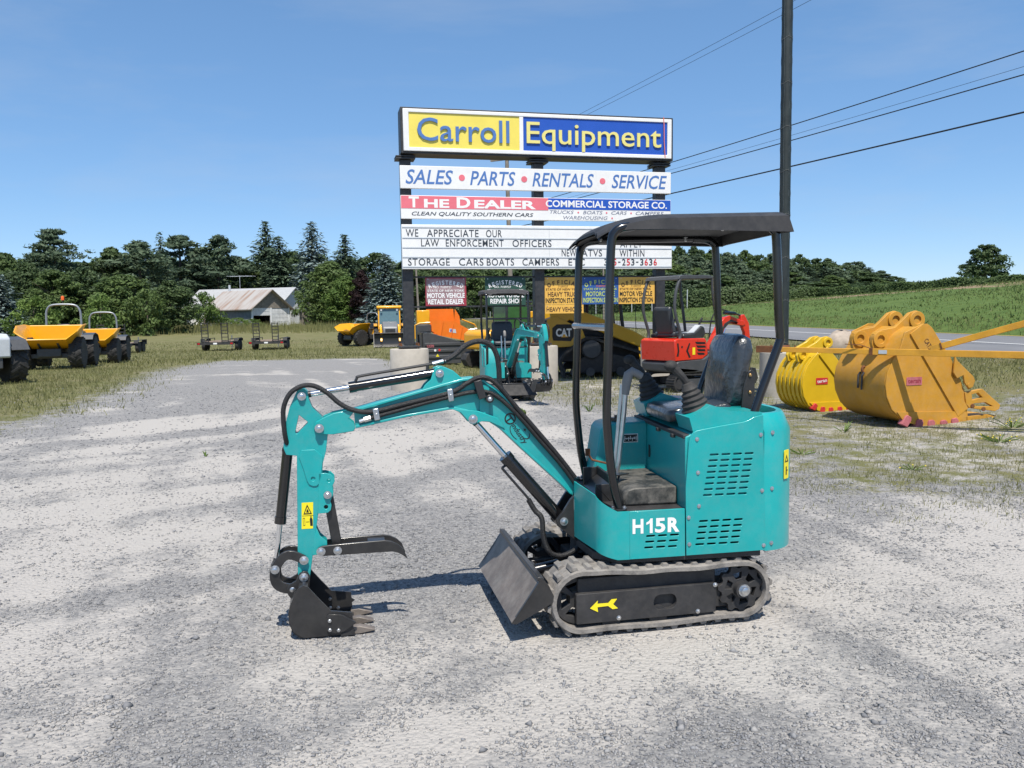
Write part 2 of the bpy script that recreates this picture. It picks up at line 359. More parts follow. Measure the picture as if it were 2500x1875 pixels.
# ------------------------------------------------------------------ terrain
_NT = np.random.default_rng(11).random((256, 256))
def vnoise(x, y):
    x = np.asarray(x, float); y = np.asarray(y, float)
    xi = np.floor(x).astype(int); yi = np.floor(y).astype(int); fx = x-xi; fy = y-yi
    fx = fx*fx*(3-2*fx); fy = fy*fy*(3-2*fy)
    a = _NT[xi & 255, yi & 255]; b = _NT[(xi+1) & 255, yi & 255]; c = _NT[xi & 255, (yi+1) & 255]; d = _NT[(xi+1) & 255, (yi+1) & 255]
    return (a*(1-fx)+b*fx)*(1-fy)+(c*(1-fx)+d*fx)*fy
def fbm(x, y, o=4):
    s = 0; a = 0.5; t = 0
    for k in range(o): s = s+a*vnoise(x*2**k+17*k, y*2**k+5*k); t += a; a *= 0.5
    return s/t
def sstep(a, b, x):
    t = np.clip((x-a)/(b-a), 0, 1); return t*t*(3-2*t)
def road_x(Y):
    Yc = np.clip(Y, -60, 300); x = 16.26-0.0513*Yc-0.00057*Yc*Yc
    return x+np.where(Y > 300, (Y-300)*(-0.0513-0.00114*300), 0)
def road_z(Y): return 0.45+0.0047*np.clip(Y, -60, 320)
def height(X, Y):
    X = np.asarray(X, float); Y = np.asarray(Y, float)
    zb = np.interp(Y, [-200, 20, 30, 45, 58, 75, 95, 115, 160, 250, 600, 1500], [0, 0, -.10, -.36, -.47, -.2, .45, .85, 1.4, 3, 7, 14])
    d = X-road_x(Y); zr = road_z(Y)
    s = sstep(-11, -4, d)
    z = zb*(1-s)+(zr-0.05)*s
    dr = 52.0; zrid = np.interp(Y, [-60, 0, 60, 97, 138, 200, 300, 600, 1500], [9, 7.6, 5.7, 4.6, 3.8, 3.8, 4.4, 8, 15])
    far = zr-0.05-0.08*np.clip(d-4.5, 0, 5)
    u = np.clip((d-11)/(dr-11), 0, 1)
    fld = (zr-0.55)+(zrid-(zr-0.55))*u**0.72+np.clip(d-dr, 0, 400)*0.022
    z = np.where(d > 4.5, far, z); m = sstep(9, 13, d)
    z = np.where(d > 9, far*(1-m)+fld*m, z)
    # small unevenness: fine in the yard, broader in the grass
    rough = 0.035*(fbm(X*0.9, Y*0.9)-.5)*sstep(6, 14, np.abs(Y-4)+np.abs(X)*0.4)+0.012*(fbm(X*5, Y*5, 3)-.5)
    grassy = sstep(20, 40, Y)*0.25*(fbm(X*0.15+9, Y*0.15)-.5)
    onroad = 1-sstep(-6, -4.2, d)*(1-sstep(4.5, 6, d))
    return z+(rough+grassy)*onroad
def hz(x, y): return float(height(np.array([x]), np.array([y]))[0])
def grassiness(X, Y):
    xl = np.interp(Y, [8, 14.4, 20, 26.5, 36, 41], [-8.6, -8.3, -9.8, -11.8, -13.0, -8])
    xr = np.interp(Y, [6, 10, 18, 26, 33, 41], [30, 3.0, -1.2, -3.6, -5.2, -8])
    left = sstep(2.6, -1.8, X-xl); back = sstep(32, 42, Y)
    weedy = sstep(-.8, 1.2, X-xr)*(0.52+0.45*sstep(19, 25, Y))*sstep(6.5, 11, Y)
    right = sstep(0.9, 2.9, X-0.05*Y)*sstep(5.0, 7.8, Y)*0.56
    d = X-road_x(Y); verge = sstep(-10.5, -7, d)*sstep(10, 15, Y)
    return np.maximum.reduce([left, back, weedy, right, verge])

def axis(segs):
    out = []
    for a, b, st in segs: out += list(np.arange(a, b, st))
    return np.array(out+[segs[-1][1]])
gx = axis([(-900, -200, 70), (-200, -60, 6), (-60, -20, 1.2), (-20, -7, 0.35), (-7, 7, 0.10), (7, 20, 0.35), (20, 90, 1.2), (90, 240, 6), (240, 900, 60)])
gy = axis([(-60, 1.5, 2.5), (1.5, 10, 0.10), (10, 26, 0.25), (26, 70, 0.6), (70, 160, 1.5), (160, 330, 5), (330, 1500, 60)])
GX, GY = np.meshgrid(gx, gy, indexing='ij'); GZ = height(GX, GY)
nx, ny = GX.shape
co = np.stack([GX, GY, GZ], -1).reshape(-1, 3)
ii = (np.arange(nx-1)[:, None]*ny+np.arange(ny-1)[None]).ravel()
quads = np.stack([ii, ii+ny, ii+ny+1, ii+1], -1)
def npmesh(name, co, faces, tint=None, mats=()):
    me = bpy.data.meshes.new(name); k = faces.shape[1]
    me.vertices.add(len(co)); me.vertices.foreach_set('co', np.ascontiguousarray(co, np.float32).ravel())
    me.loops.add(faces.size); me.loops.foreach_set('vertex_index', faces.ravel().astype(np.int32))
    me.polygons.add(len(faces)); me.polygons.foreach_set('loop_start', np.arange(0, faces.size, k, dtype=np.int32)); me.polygons.foreach_set('loop_total', np.full(len(faces), k, np.int32))
    me.update(calc_edges=True)
    if tint is not None:
        for nm, arr in (tint.items() if isinstance(tint, dict) else [('tint', tint)]):
            a = me.attributes.new(nm, 'FLOAT', 'POINT'); a.data.foreach_set('value', np.ascontiguousarray(arr, np.float32).ravel())
    for m in mats: me.materials.append(M[m] if isinstance(m, str) else m)
    return me

def ground_material():
    m = bpy.data.materials.new('gravel_and_grass'); m.use_nodes = True; n, l = m.node_tree.nodes, m.node_tree.links
    b = n['Principled BSDF']; b.inputs['Roughness'].default_value = 0.92; b.inputs['Specular IOR Level'].default_value = 0.2
    geo = n.new('ShaderNodeNewGeometry')
    def attr(a): q = n.new('ShaderNodeAttribute'); q.attribute_name = a; return q.outputs['Fac']
    def noise(sc, det=6, rough=.6, vec=None):
        q = n.new('ShaderNodeTexNoise'); q.inputs['Scale'].default_value = sc; q.inputs['Detail'].default_value = det; q.inputs['Roughness'].default_value = rough
        l.new(vec or geo.outputs['Position'], q.inputs['Vector']); return q.outputs['Fac']
    def mathn(op, a, c, d=None):
        q = n.new('ShaderNodeMath'); q.operation = op
        for i, x in enumerate((a, c, d)):
            if x is None: continue
            if isinstance(x, (int, float)): q.inputs[i].default_value = x
            else: l.new(x, q.inputs[i])
        return q.outputs[0]
    def ramp(fac, p0, p1, c0=(0,0,0,1), c1=(1,1,1,1), mid=None):
        q = n.new('ShaderNodeValToRGB'); e = q.color_ramp.elements; e[0].position = p0; e[1].position = p1; e[0].color = c0; e[1].color = c1
        if mid: x = e.new(mid[0]); x.color = mid[1]
        l.new(fac, q.inputs['Fac']); return q.outputs[0]
    def mix(f, a, c, typ='MIX'):
        q = n.new('ShaderNodeMix'); q.data_type = 'RGBA'; q.blend_type = typ
        for i, x in ((0, f), (6, a), (7, c)):
            if isinstance(x, (int, float)): q.inputs[i].default_value = x
            elif isinstance(x, tuple): q.inputs[i].default_value = x
            else: l.new(x, q.inputs[i])
        return q.outputs[2]
    vo = n.new('ShaderNodeTexVoronoi'); vo.inputs['Scale'].default_value = 48; vo.inputs['Randomness'].default_value = 1; l.new(geo.outputs['Position'], vo.inputs['Vector'])
    vo2 = n.new('ShaderNodeTexVoronoi'); vo2.inputs['Scale'].default_value = 105; l.new(geo.outputs['Position'], vo2.inputs['Vector'])
    sep = n.new('ShaderNodeSeparateColor'); l.new(vo.outputs['Color'], sep.inputs[0]); sep2 = n.new('ShaderNodeSeparateColor'); l.new(vo2.outputs['Color'], sep2.inputs[0])
    stone = mix(0.5, ramp(sep.outputs[0], 0.0, 1.0, (0.155, 0.153, 0.154, 1), (0.36, 0.345, 0.325, 1), (0.5, (0.235, 0.232, 0.23, 1))), ramp(sep2.outputs[1], 0.0, 1.0, (0.16, 0.16, 0.163, 1), (0.34, 0.33, 0.315, 1)))
    dustc = mix(noise(160, 3, .7), (0.375, 0.354, 0.327, 1), (0.455, 0.432, 0.402, 1))
    dsum = mathn('ADD', attr('dust'), mathn('MULTIPLY', mathn('SUBTRACT', noise(14, 7, .72), 0.5), 0.95))
    dsum = mathn('ADD', dsum, mathn('MULTIPLY', mathn('SUBTRACT', noise(3.1, 6, .65), 0.5), 0.7))
    dmask = ramp(dsum, 0.36, 0.68)
    gravel = mix(dmask, stone, dustc)
    # grass ground: dry thatch, olive and green
    gn = noise(0.8, 6, .65); gn2 = noise(22, 5, .7)
    gcol = mix(ramp(gn, 0.35, 0.66), (0.175, 0.155, 0.08, 1), (0.115, 0.125, 0.042, 1))
    gcol = mix(mathn('MULTIPLY', ramp(gn2, 0.35, 0.75), 0.55), gcol, (0.21, 0.20, 0.10, 1))
    # field across the road
    mp = n.new('ShaderNodeMapping'); mp.inputs['Rotation'].default_value = (0, 0, R(35)); mp.inputs['Scale'].default_value = (0.30, 0.05, 0.3); l.new(geo.outputs['Position'], mp.inputs['Vector'])
    fcol = mix(ramp(noise(1.0, 7, .65), 0.32, 0.7), (0.060, 0.105, 0.022, 1), (0.118, 0.165, 0.042, 1))
    fcol = mix(mathn('MULTIPLY', ramp(noise(9, 5, .7), 0.4, 0.75), 0.5), fcol, (0.075, 0.125, 0.03, 1))
    soil = mathn('ADD', attr('soil'), mathn('MULTIPLY', mathn('SUBTRACT', noise(1.0, 5, .6, mp.outputs[0]), 0.5), 1.6))
    fcol = mix(ramp(soil, 0.52, 0.72), fcol, (0.27, 0.19, 0.125, 1))
    gcol = mix(attr('field'), gcol, fcol)
    gsum = mathn('ADD', attr('grassy'), mathn('MULTIPLY', mathn('SUBTRACT', noise(3.2, 8, .72), 0.5), 1.25))
    gsum = mathn('ADD', gsum, mathn('MULTIPLY', mathn('SUBTRACT', noise(45, 4, .7), 0.5), 0.5))
    gm = ramp(gsum, 0.44, 0.64)
    col = mix(gm, gravel, gcol); l.new(col, b.inputs['Base Color'])
    hsum = mathn('ADD', mathn('MULTIPLY', vo.outputs['Distance'], -0.9), mathn('MULTIPLY', noise(70, 5, .7), 0.8))
    hsum = mathn('ADD', hsum, mathn('MULTIPLY', noise(9, 4, .6), 0.8))
    bp = n.new('ShaderNodeBump'); bp.inputs['Strength'].default_value = 0.9; bp.inputs['Distance'].default_value = 0.012
    l.new(hsum, bp.inputs['Height']); l.new(bp.outputs[0], b.inputs['Normal'])
    return m
X, Y = co[:, 0], co[:, 1]
def dustiness(X, Y):
    a = X+0.34*Y; big = fbm(X*0.55+3, Y*0.55+1, 4); st = fbm(a*2.4, Y*0.22+X*0.1, 3); arc = fbm(np.hypot(X+9, Y-16)*1.6, np.arctan2(Y-16, X+9)*1.5, 3)
    base = 0.465+1.0*(big-.5)+0.95*(st-.5)+1.1*(arc-.5)
    base = base-0.30*sstep(3.9, 2.6, Y)*sstep(-.6, 1.2, X)-0.28*sstep(9, 16, Y)+0.16*sstep(-.5, -2.5, X)*sstep(9, 6, Y)+0.12*np.exp(-((X-.3)**2/4+(Y-4.3)**2/0.8))
    return np.clip(base, 0, 1.1)
dd = X-road_x(Y)
ga = grassiness(X, Y); field = (dd > 8.5).astype(float)
soil = 0.80*np.exp(-((dd-np.interp(Y, [60, 97, 140, 200], [42, 40, 34, 24]))/8.0)**2)*(Y < 210)
ground = bpy.data.objects.new('ground', npmesh('ground', co, quads, {'grassy': ga, 'dust': dustiness(X, Y), 'field': field, 'soil': soil}))
ground.data.materials.append(ground_material()); ground.data.shade_smooth(); COL.objects.link(ground); ground['kind'] = 'structure'

# road: asphalt strip with a crown, edge line and centre line laid on top
ys = np.concatenate([np.arange(-50, 60, 2.0), np.arange(60, 330, 5.0)])
def strip(d0, d1, lift, n=2, drop=0.0):
    b = B(); ds = np.linspace(d0, d1, n)
    def fn(i, j):
        y = ys[i]; d = ds[j]; return (float(road_x(y))+d, y, float(road_z(y))+lift-max(0, d-4.5)*0.08)
    return b.grid(len(ys), n, fn)
asph = mat('asphalt', (0.165, 0.165, 0.17), 0.9, var=0.12, scale=0.7, bump=0.2, bscale=60)
road = obj('road', strip(-4.0, 9.0, 0.0, 8), asph); road['kind'] = 'structure'
ln = obj('edge_line', strip(-0.09, 0.09, 0.006), mat('road_white_paint', (0.62, 0.62, 0.6), 0.7), road)
cl = obj('centre_line', strip(4.2, 4.38, 0.006), mat('road_yellow_paint', (0.50, 0.30, 0.05), 0.7), road)

# ------------------------------------------------------------------ loose crushed stone (too many to count)
def frustum(n, y0, y1, pw=1.0, wide=1.32, off=0.0):
    u = rng.random(n); y = y0*(y1/y0)**(u**pw); x = (rng.random(n)-.5)*wide*y+off; return x, y
def stones():
    px = []; 
    for n, y0, y1, s0, s1 in ((60000, 2.6, 5.2, 0.003, 0.0085), (50000, 5.2, 9.5, 0.004, 0.011), (24000, 9.5, 20, 0.007, 0.018), (1500, 2.6, 9, 0.009, 0.018)):
        x, y = frustum(n, y0, y1); s = s0+(s1-s0)*rng.random(n)**2.2
        keep = rng.random(n) < np.clip(1.15-0.95*dustiness(x, y)+(vnoise(x*6, y*6)-.5)*.9, 0.10, 1)*(1-0.75*(grassiness(x, y) > .55))
        px.append(np.stack([x, y, s], -1)[keep])
    p = np.concatenate(px); n = len(p)
    base = np.array([(1,0,0),(-1,0,0),(0,1,0),(0,-1,0),(0,0,1),(0,0,-1)], float); fc = np.array([(0,2,4),(2,1,4),(1,3,4),(3,0,4),(2,0,5),(1,2,5),(3,1,5),(0,3,5)])
    v = base[None]*(0.65+0.7*rng.random((n, 6, 1))); v += (rng.random((n, 6, 3))-.5)*0.55
    v *= np.stack([1+.3*rng.random(n), 1+.3*rng.random(n), .55+.35*rng.random(n)], -1)[:, None]
    a = rng.random(n)*2*PI; c, s_ = np.cos(a)[:, None], np.sin(a)[:, None]
    v = np.stack([v[..., 0]*c-v[..., 1]*s_, v[..., 0]*s_+v[..., 1]*c, v[..., 2]], -1)*p[:, 2][:, None, None]
    v += np.stack([p[:, 0], p[:, 1], height(p[:, 0], p[:, 1])+p[:, 2]*0.18], -1)[:, None]
    t = np.repeat(np.clip(.08+.48*dustiness(p[:, 0], p[:, 1])+.85*(rng.random(n)-.40), 0, 1), 6)
    m = bpy.data.materials.new('crushed_limestone'); m.use_nodes = True; nn, l = m.node_tree.nodes, m.node_tree.links; b = nn['Principled BSDF']
    at = nn.new('ShaderNodeAttribute'); at.attribute_name = 'tint'; cr = nn.new('ShaderNodeValToRGB'); e = cr.color_ramp.elements
    e[0].color = (0.15, 0.152, 0.16, 1); e[1].color = (0.46, 0.44, 0.41, 1); x = e.new(0.45); x.color = (0.235, 0.236, 0.242, 1); x = e.new(0.8); x.color = (0.33, 0.32, 0.305, 1)
    l.new(at.outputs['Fac'], cr.inputs['Fac']); l.new(cr.outputs[0], b.inputs['Base Color']); b.inputs['Roughness'].default_value = 0.85
    o = bpy.data.objects.new('gravel', npmesh('gravel', v.reshape(-1, 3), (fc[None]+6*np.arange(n)[:, None, None]).reshape(-1, 3), t, [m])); COL.objects.link(o)
    tag(o, 'loose grey and pale crushed stone spread over the yard', 'gravel', kind='stuff')
stones()

# ------------------------------------------------------------------ grass
def blades(x, y, h, w, tint, lean=0.5):
    n = len(x); z = height(x, y); a = rng.random(n)*2*PI; dx, dy = np.cos(a)*w/2, np.sin(a)*w/2; b = rng.random(n)*2*PI; L = lean*h*rng.random(n)
    p0 = np.stack([x-dx, y-dy, z-.01], -1); p1 = np.stack([x+dx, y+dy, z-.01], -1); p2 = np.stack([x+np.cos(b)*L, y+np.sin(b)*L, z+h], -1)
    return np.stack([p0, p1, p2], 1).reshape(-1, 3), np.repeat(tint, 3)
def make_grass():
    V, T = [], []
    for n, y0, y1, h0, w0, th in ((210000, 4.6, 14, .036, .007, .40), (110000, 14, 30, .075, .016, .40), (70000, 30, 70, .11, .035, .4)):
        x, y = frustum(n, y0, y1, 0.8, 1.34); g = grassiness(x, y); d = x-road_x(y)
        tuft = vnoise(x*2.3, y*2.3)*.5+vnoise(x*7, y*7)*.5
        keep = (d < -4.3) & (rng.random(n) < np.clip((g-.12)*1.15, 0, 1)*np.clip((tuft-.28)*2.6+(g > .8)*.6, .04, 1))
        x, y, tu = x[keep], y[keep], tuft[keep]; m = len(x)
        h = h0*(.5+1.2*rng.random(m)**2)*(.6+.9*tu); v, t = blades(x, y, h, w0*(.6+.8*rng.random(m)), rng.random(m)*.85, .9); V.append(v); T.append(t)
    # long dry stems under the trees at the back of the meadow and along the far verge
    n = 16000; x = -70+74*rng.random(n); y = 84+16*rng.random(n)**.7; h = .25+.75*rng.random(n)**2; v, t = blades(x, y, h, .05+.05*rng.random(n), .3+.6*rng.random(n), .3); V.append(v); T.append(t)
    n = 16000; y = 20+160*rng.random(n); x = road_x(y)+9.5+5*rng.random(n); h = .06+.20*rng.random(n)**2; v, t = blades(x, y, h, .03+.03*rng.random(n), rng.random(n)*.7, .5); V.append(v); T.append(t)
    n = 60000; y = 22*(240/22)**rng.random(n); x = road_x(y)+12+40*rng.random(n); tf = vnoise(x*.5, y*.16)*.6+vnoise(x*1.7, y*.6)*.4; k = tf+.25*(rng.random(n)-.5) > .42; x, y, tf = x[k], y[k], tf[k]; n = len(x); h = (.06+.22*rng.random(n)**2)*(.5+tf); v, t = blades(x, y, h, .04+.10*rng.random(n), np.clip(tf*1.1-.25+.3*rng.random(n), 0, 1)*.8, .8)
    FV, FT = v, t
    v = np.concatenate(V); t = np.concatenate(T)
    fo = bpy.data.objects.new('meadow_growth', npmesh('meadow_growth', FV, np.arange(len(FV)).reshape(-1, 3), FT, [leafmat('field_green', (.075, .125, .03), (.17, .205, .07))])); COL.objects.link(fo); tag(fo, 'low green growth covering the sloping field across the road', 'field', kind='stuff')
    o = bpy.data.objects.new('grass', npmesh('grass', v, np.arange(len(v)).reshape(-1, 3), t, ['grass'])); COL.objects.link(o); tag(o, 'short dry grass and weeds growing over the yard and meadow', 'grass', kind='stuff')
make_grass()
def weed(x, y, h, n, spread, m='weed', lab='', flowers=0, stem=0.006):
    t = thing('weed', lab, 'weed', (x, y, hz(x, y)), random.random()*6, 'weeds in the gravel')
    b = B(); fl = B()
    for i in range(n):
        a = random.random()*2*PI; r = spread*random.random()**.6; hh = h*(.45+.6*random.random()); top = Vector((math.cos(a)*r*1.5, math.sin(a)*r*1.5, hh)); base = Vector((math.cos(a)*r*.3, math.sin(a)*r*.3, 0))
        b.tube([base, (base+top)/2+Vector((0,0,hh*.08)), top], stem, 3)
        for k in range(5):
            q = base.lerp(top, .25+.75*k/4); w = h*.10; aa = random.random()*2*PI; e = Vector((math.cos(aa), math.sin(aa), .5)); s = Vector((-math.sin(aa), math.cos(aa), 0))
            b.add([q, q+e*w*.9+s*w*.35, q+e*w*2.0, q+e*w*.9-s*w*.35], [(0,1,2,3)])
        if i < flowers:
            fl.ball(top, 0.009, n=5, m=3)
    o = obj('leaves', b, m, t); at = o.data.attributes.new('tint', 'FLOAT', 'POINT'); at.data.foreach_set('value', rng.random(len(o.data.vertices)).astype(np.float32))
    if flowers: obj('flower', fl, 'flower', t)
    return t
# ------------------------------------------------------------------ teal mini excavators
HEX = None
def hexbolt(parent, p, nrm, r=0.012, h=0.009, m='zinc', name='bolt', washer=True):
    b = B(); p = Vector(p); nrm = Vector(nrm).normalized()
    if washer: b.cyl(p, p+nrm*h*.25, r*1.35, 12)
    b.cyl(p+nrm*h*.2, p+nrm*h, r, 6); b.cyl(p+nrm*h, p+nrm*h*1.15, r*.8, 10, r*.6)
    return obj(name, b, m, parent)
def rot2(c, d):
    cs, sn = math.cos(d), math.sin(d)
    return lambda p: (c[0]+(p[0]-c[0])*cs-(p[1]-c[1])*sn, c[1]+(p[0]-c[0])*sn+(p[1]-c[1])*cs)

def track(root, side, arrow=True):
    y0, y1 = (0.255, 0.48) if side > 0 else (-0.48, -0.255)
    cf, rf, cr, rr = (0.425, 0.163), 0.163, (-0.435, 0.158), 0.152
    loop = []
    for i in range(15): t = R(90-180*i/14); loop.append((cf[0]+rf*math.cos(t), cf[1]+rf*math.sin(t)))
    for i in range(1, 14): u = i/14; loop.append((cf[0]+(cr[0]-cf[0])*u, 0.0+0.006*u+.004*math.sin(u*9)))
    for i in range(15): t = R(270-180*i/14); loop.append((cr[0]+rr*math.cos(t), cr[1]+rr*math.sin(t)))
    for i in range(1, 14): u = i/14; loop.append((cr[0]+(cf[0]-cr[0])*u, 0.310+0.016*u-0.010*math.sin(u*PI)+.003*math.sin(u*17)))
    n = len(loop); b = B(); V = [Vector(p) for p in loop]; nor = []
    for i in range(n):
        t = (V[(i+1) % n]-V[i-1]).normalized(); nor.append(Vector((-t.y, t.x)))
    cx = Vector((0, .16))
    nor = [q if q.dot(V[i]-cx) > 0 else -q for i, q in enumerate(nor)]
    th = 0.026
    prof = [(y0, -.006), (y0+.012, 0.0), (y1-.012, 0.0), (y1, -.006), (y1, -th), (y0, -th)]
    b.grid(n, 7, lambda i, j: ((V[i]+nor[i]*prof[j % 6][1]).x, prof[j % 6][0], (V[i]+nor[i]*prof[j % 6][1]).y), closeu=True)
    # lugs, staggered left and right
    per = [0]
    for i in range(n): per.append(per[-1]+(V[(i+1) % n]-V[i]).length)
    L = per[-1]; K = 34
    for k in range(K):
        s = L*k/K; i = max(j for j in range(n) if per[j] <= s); f = (s-per[i])/max(1e-6, per[i+1]-per[i]); p = V[i].lerp(V[(i+1) % n], f); nn = nor[i].lerp(nor[(i+1) % n], f).normalized(); t = Vector((nn.y, -nn.x))
        for ya, yb, sh in ((y0+.012, (y0+y1)/2-.01, 0), ((y0+y1)/2+.01, y1-.012, L/K*.5)):
            q = p+t*sh; hw, tw, hh = .021, .012, .013
            if q.y < 0.0+.001: hh = .018
            vs_ = [q-t*hw-nn*.004, q+t*hw-nn*.004, q+t*tw+nn*hh, q-t*tw+nn*hh]
            b.add([(w.x, ya, w.y) for w in vs_]+[(w.x, yb, w.y) for w in vs_], [(0,1,2,3),(7,6,5,4),(0,4,5,1),(1,5,6,2),(2,6,7,3),(3,7,4,0)])
    b.move(lambda p: Vector((p.x, p.y, p.z+.014)))
    tr = obj('track_belt', b, 'track_rubber', root, ang=40)
    # frame plate with its oval window
    yo = y1-.02 if side > 0 else y0+.02; yi = yo-.03*side
    hole = rrect(-0.075, 0.049, 0.10, 0.178, 0.036)
    fr = obj('track_frame', B().prism([rrect(-0.29, 0.455, 0.062, 0.214, .006, 2), hole], min(yo, yi), max(yo, yi)), 'black_matt', root, bevel=.004)
    inner = B().box(-0.40, 0.40, min(yi, yi-.13*side), max(yi, yi-.13*side), .075, .20); inner.box(-.30, .44, min(yi, yi-.03*side), max(yi, yi-.03*side), .20, .285)
    obj('frame_beam', inner, 'black_matt', root, bevel=.006)
    if side > 0:
        P = [(0.385, .140), (0.345, .176), (0.347, .160), (0.290, .160), (0.273, .177), (0.245, .177), (0.265, .152), (0.240, .128), (0.268, .126), (0.292, .145), (0.347, .143), (0.344, .118)]
        obj('direction_arrow', B().prism(P, yo+.001, yo+.003), 'decal_yellow', fr)
        for a, z in ((.235, .078), (-.19, .074), (-.285, .205)): hexbolt(fr, (a, yo, z), (0, 1, 0), .009)
    # sprocket: spoked wheel with teeth; idler at the front; rollers under the frame
    yc = (y0+y1)/2; sp = B(); w = .03
    out = []
    for k in range(44):
        t = 2*PI*k/44; r = .128 if (k % 4) in (0, 1) else .108; out.append((cr[0]+r*math.cos(t), cr[1]+.012+r*math.sin(t)))
    holes = []
    for k in range(6):
        t = 2*PI*k/6+.3; holes.append([(cr[0]+(.052+(.036 if e in (1, 2) else 0))*math.cos(t+(.30 if e in (0, 1) else -.30)), cr[1]+.012+(.052+(.036 if e in (1, 2) else 0))*math.sin(t+(.30 if e in (0, 1) else -.30))) for e in range(4)])
    yy = yc+.065*side
    sp.prism([out]+holes, yy-w/2, yy+w/2)
    s_ = obj('sprocket', sp, 'black_matt', root, bevel=.002)
    hb = B().cyl((cr[0], yy, cr[1]+.012), (cr[0], yy+.05*side, cr[1]+.012), .042, 18); obj('hub', hb, 'black_matt', s_)
    hexbolt(s_, (cr[0], yy+.05*side, cr[1]+.012), (0, side, 0), .024, .02)
    idl = B(); outc = circ(cf[0]+.005, cf[1]+.012, .128, 28); hs = []
    for k in range(5):
        t = 2*PI*k/5; hs.append([(cf[0]+.005+rad*math.cos(t+da), cf[1]+.012+rad*math.sin(t+da)) for rad, da in ((.05, .42), (.10, .46), (.10, -.46), (.05, -.42))])
    idl.prism([outc]+hs, yc-.02, yc+.05); obj('idler', idl, 'black_matt', root, bevel=.003)
    for a in (.27, .02, -.22):
        obj('roller', B().lathe([(.03, -.08), (.05, -.08), (.05, -.035), (.035, -.03), (.035, .03), (.05, .035), (.05, .08), (.03, .08)], (a, yc, .068), (0, 1, 0), 16), 'black_matt', root)

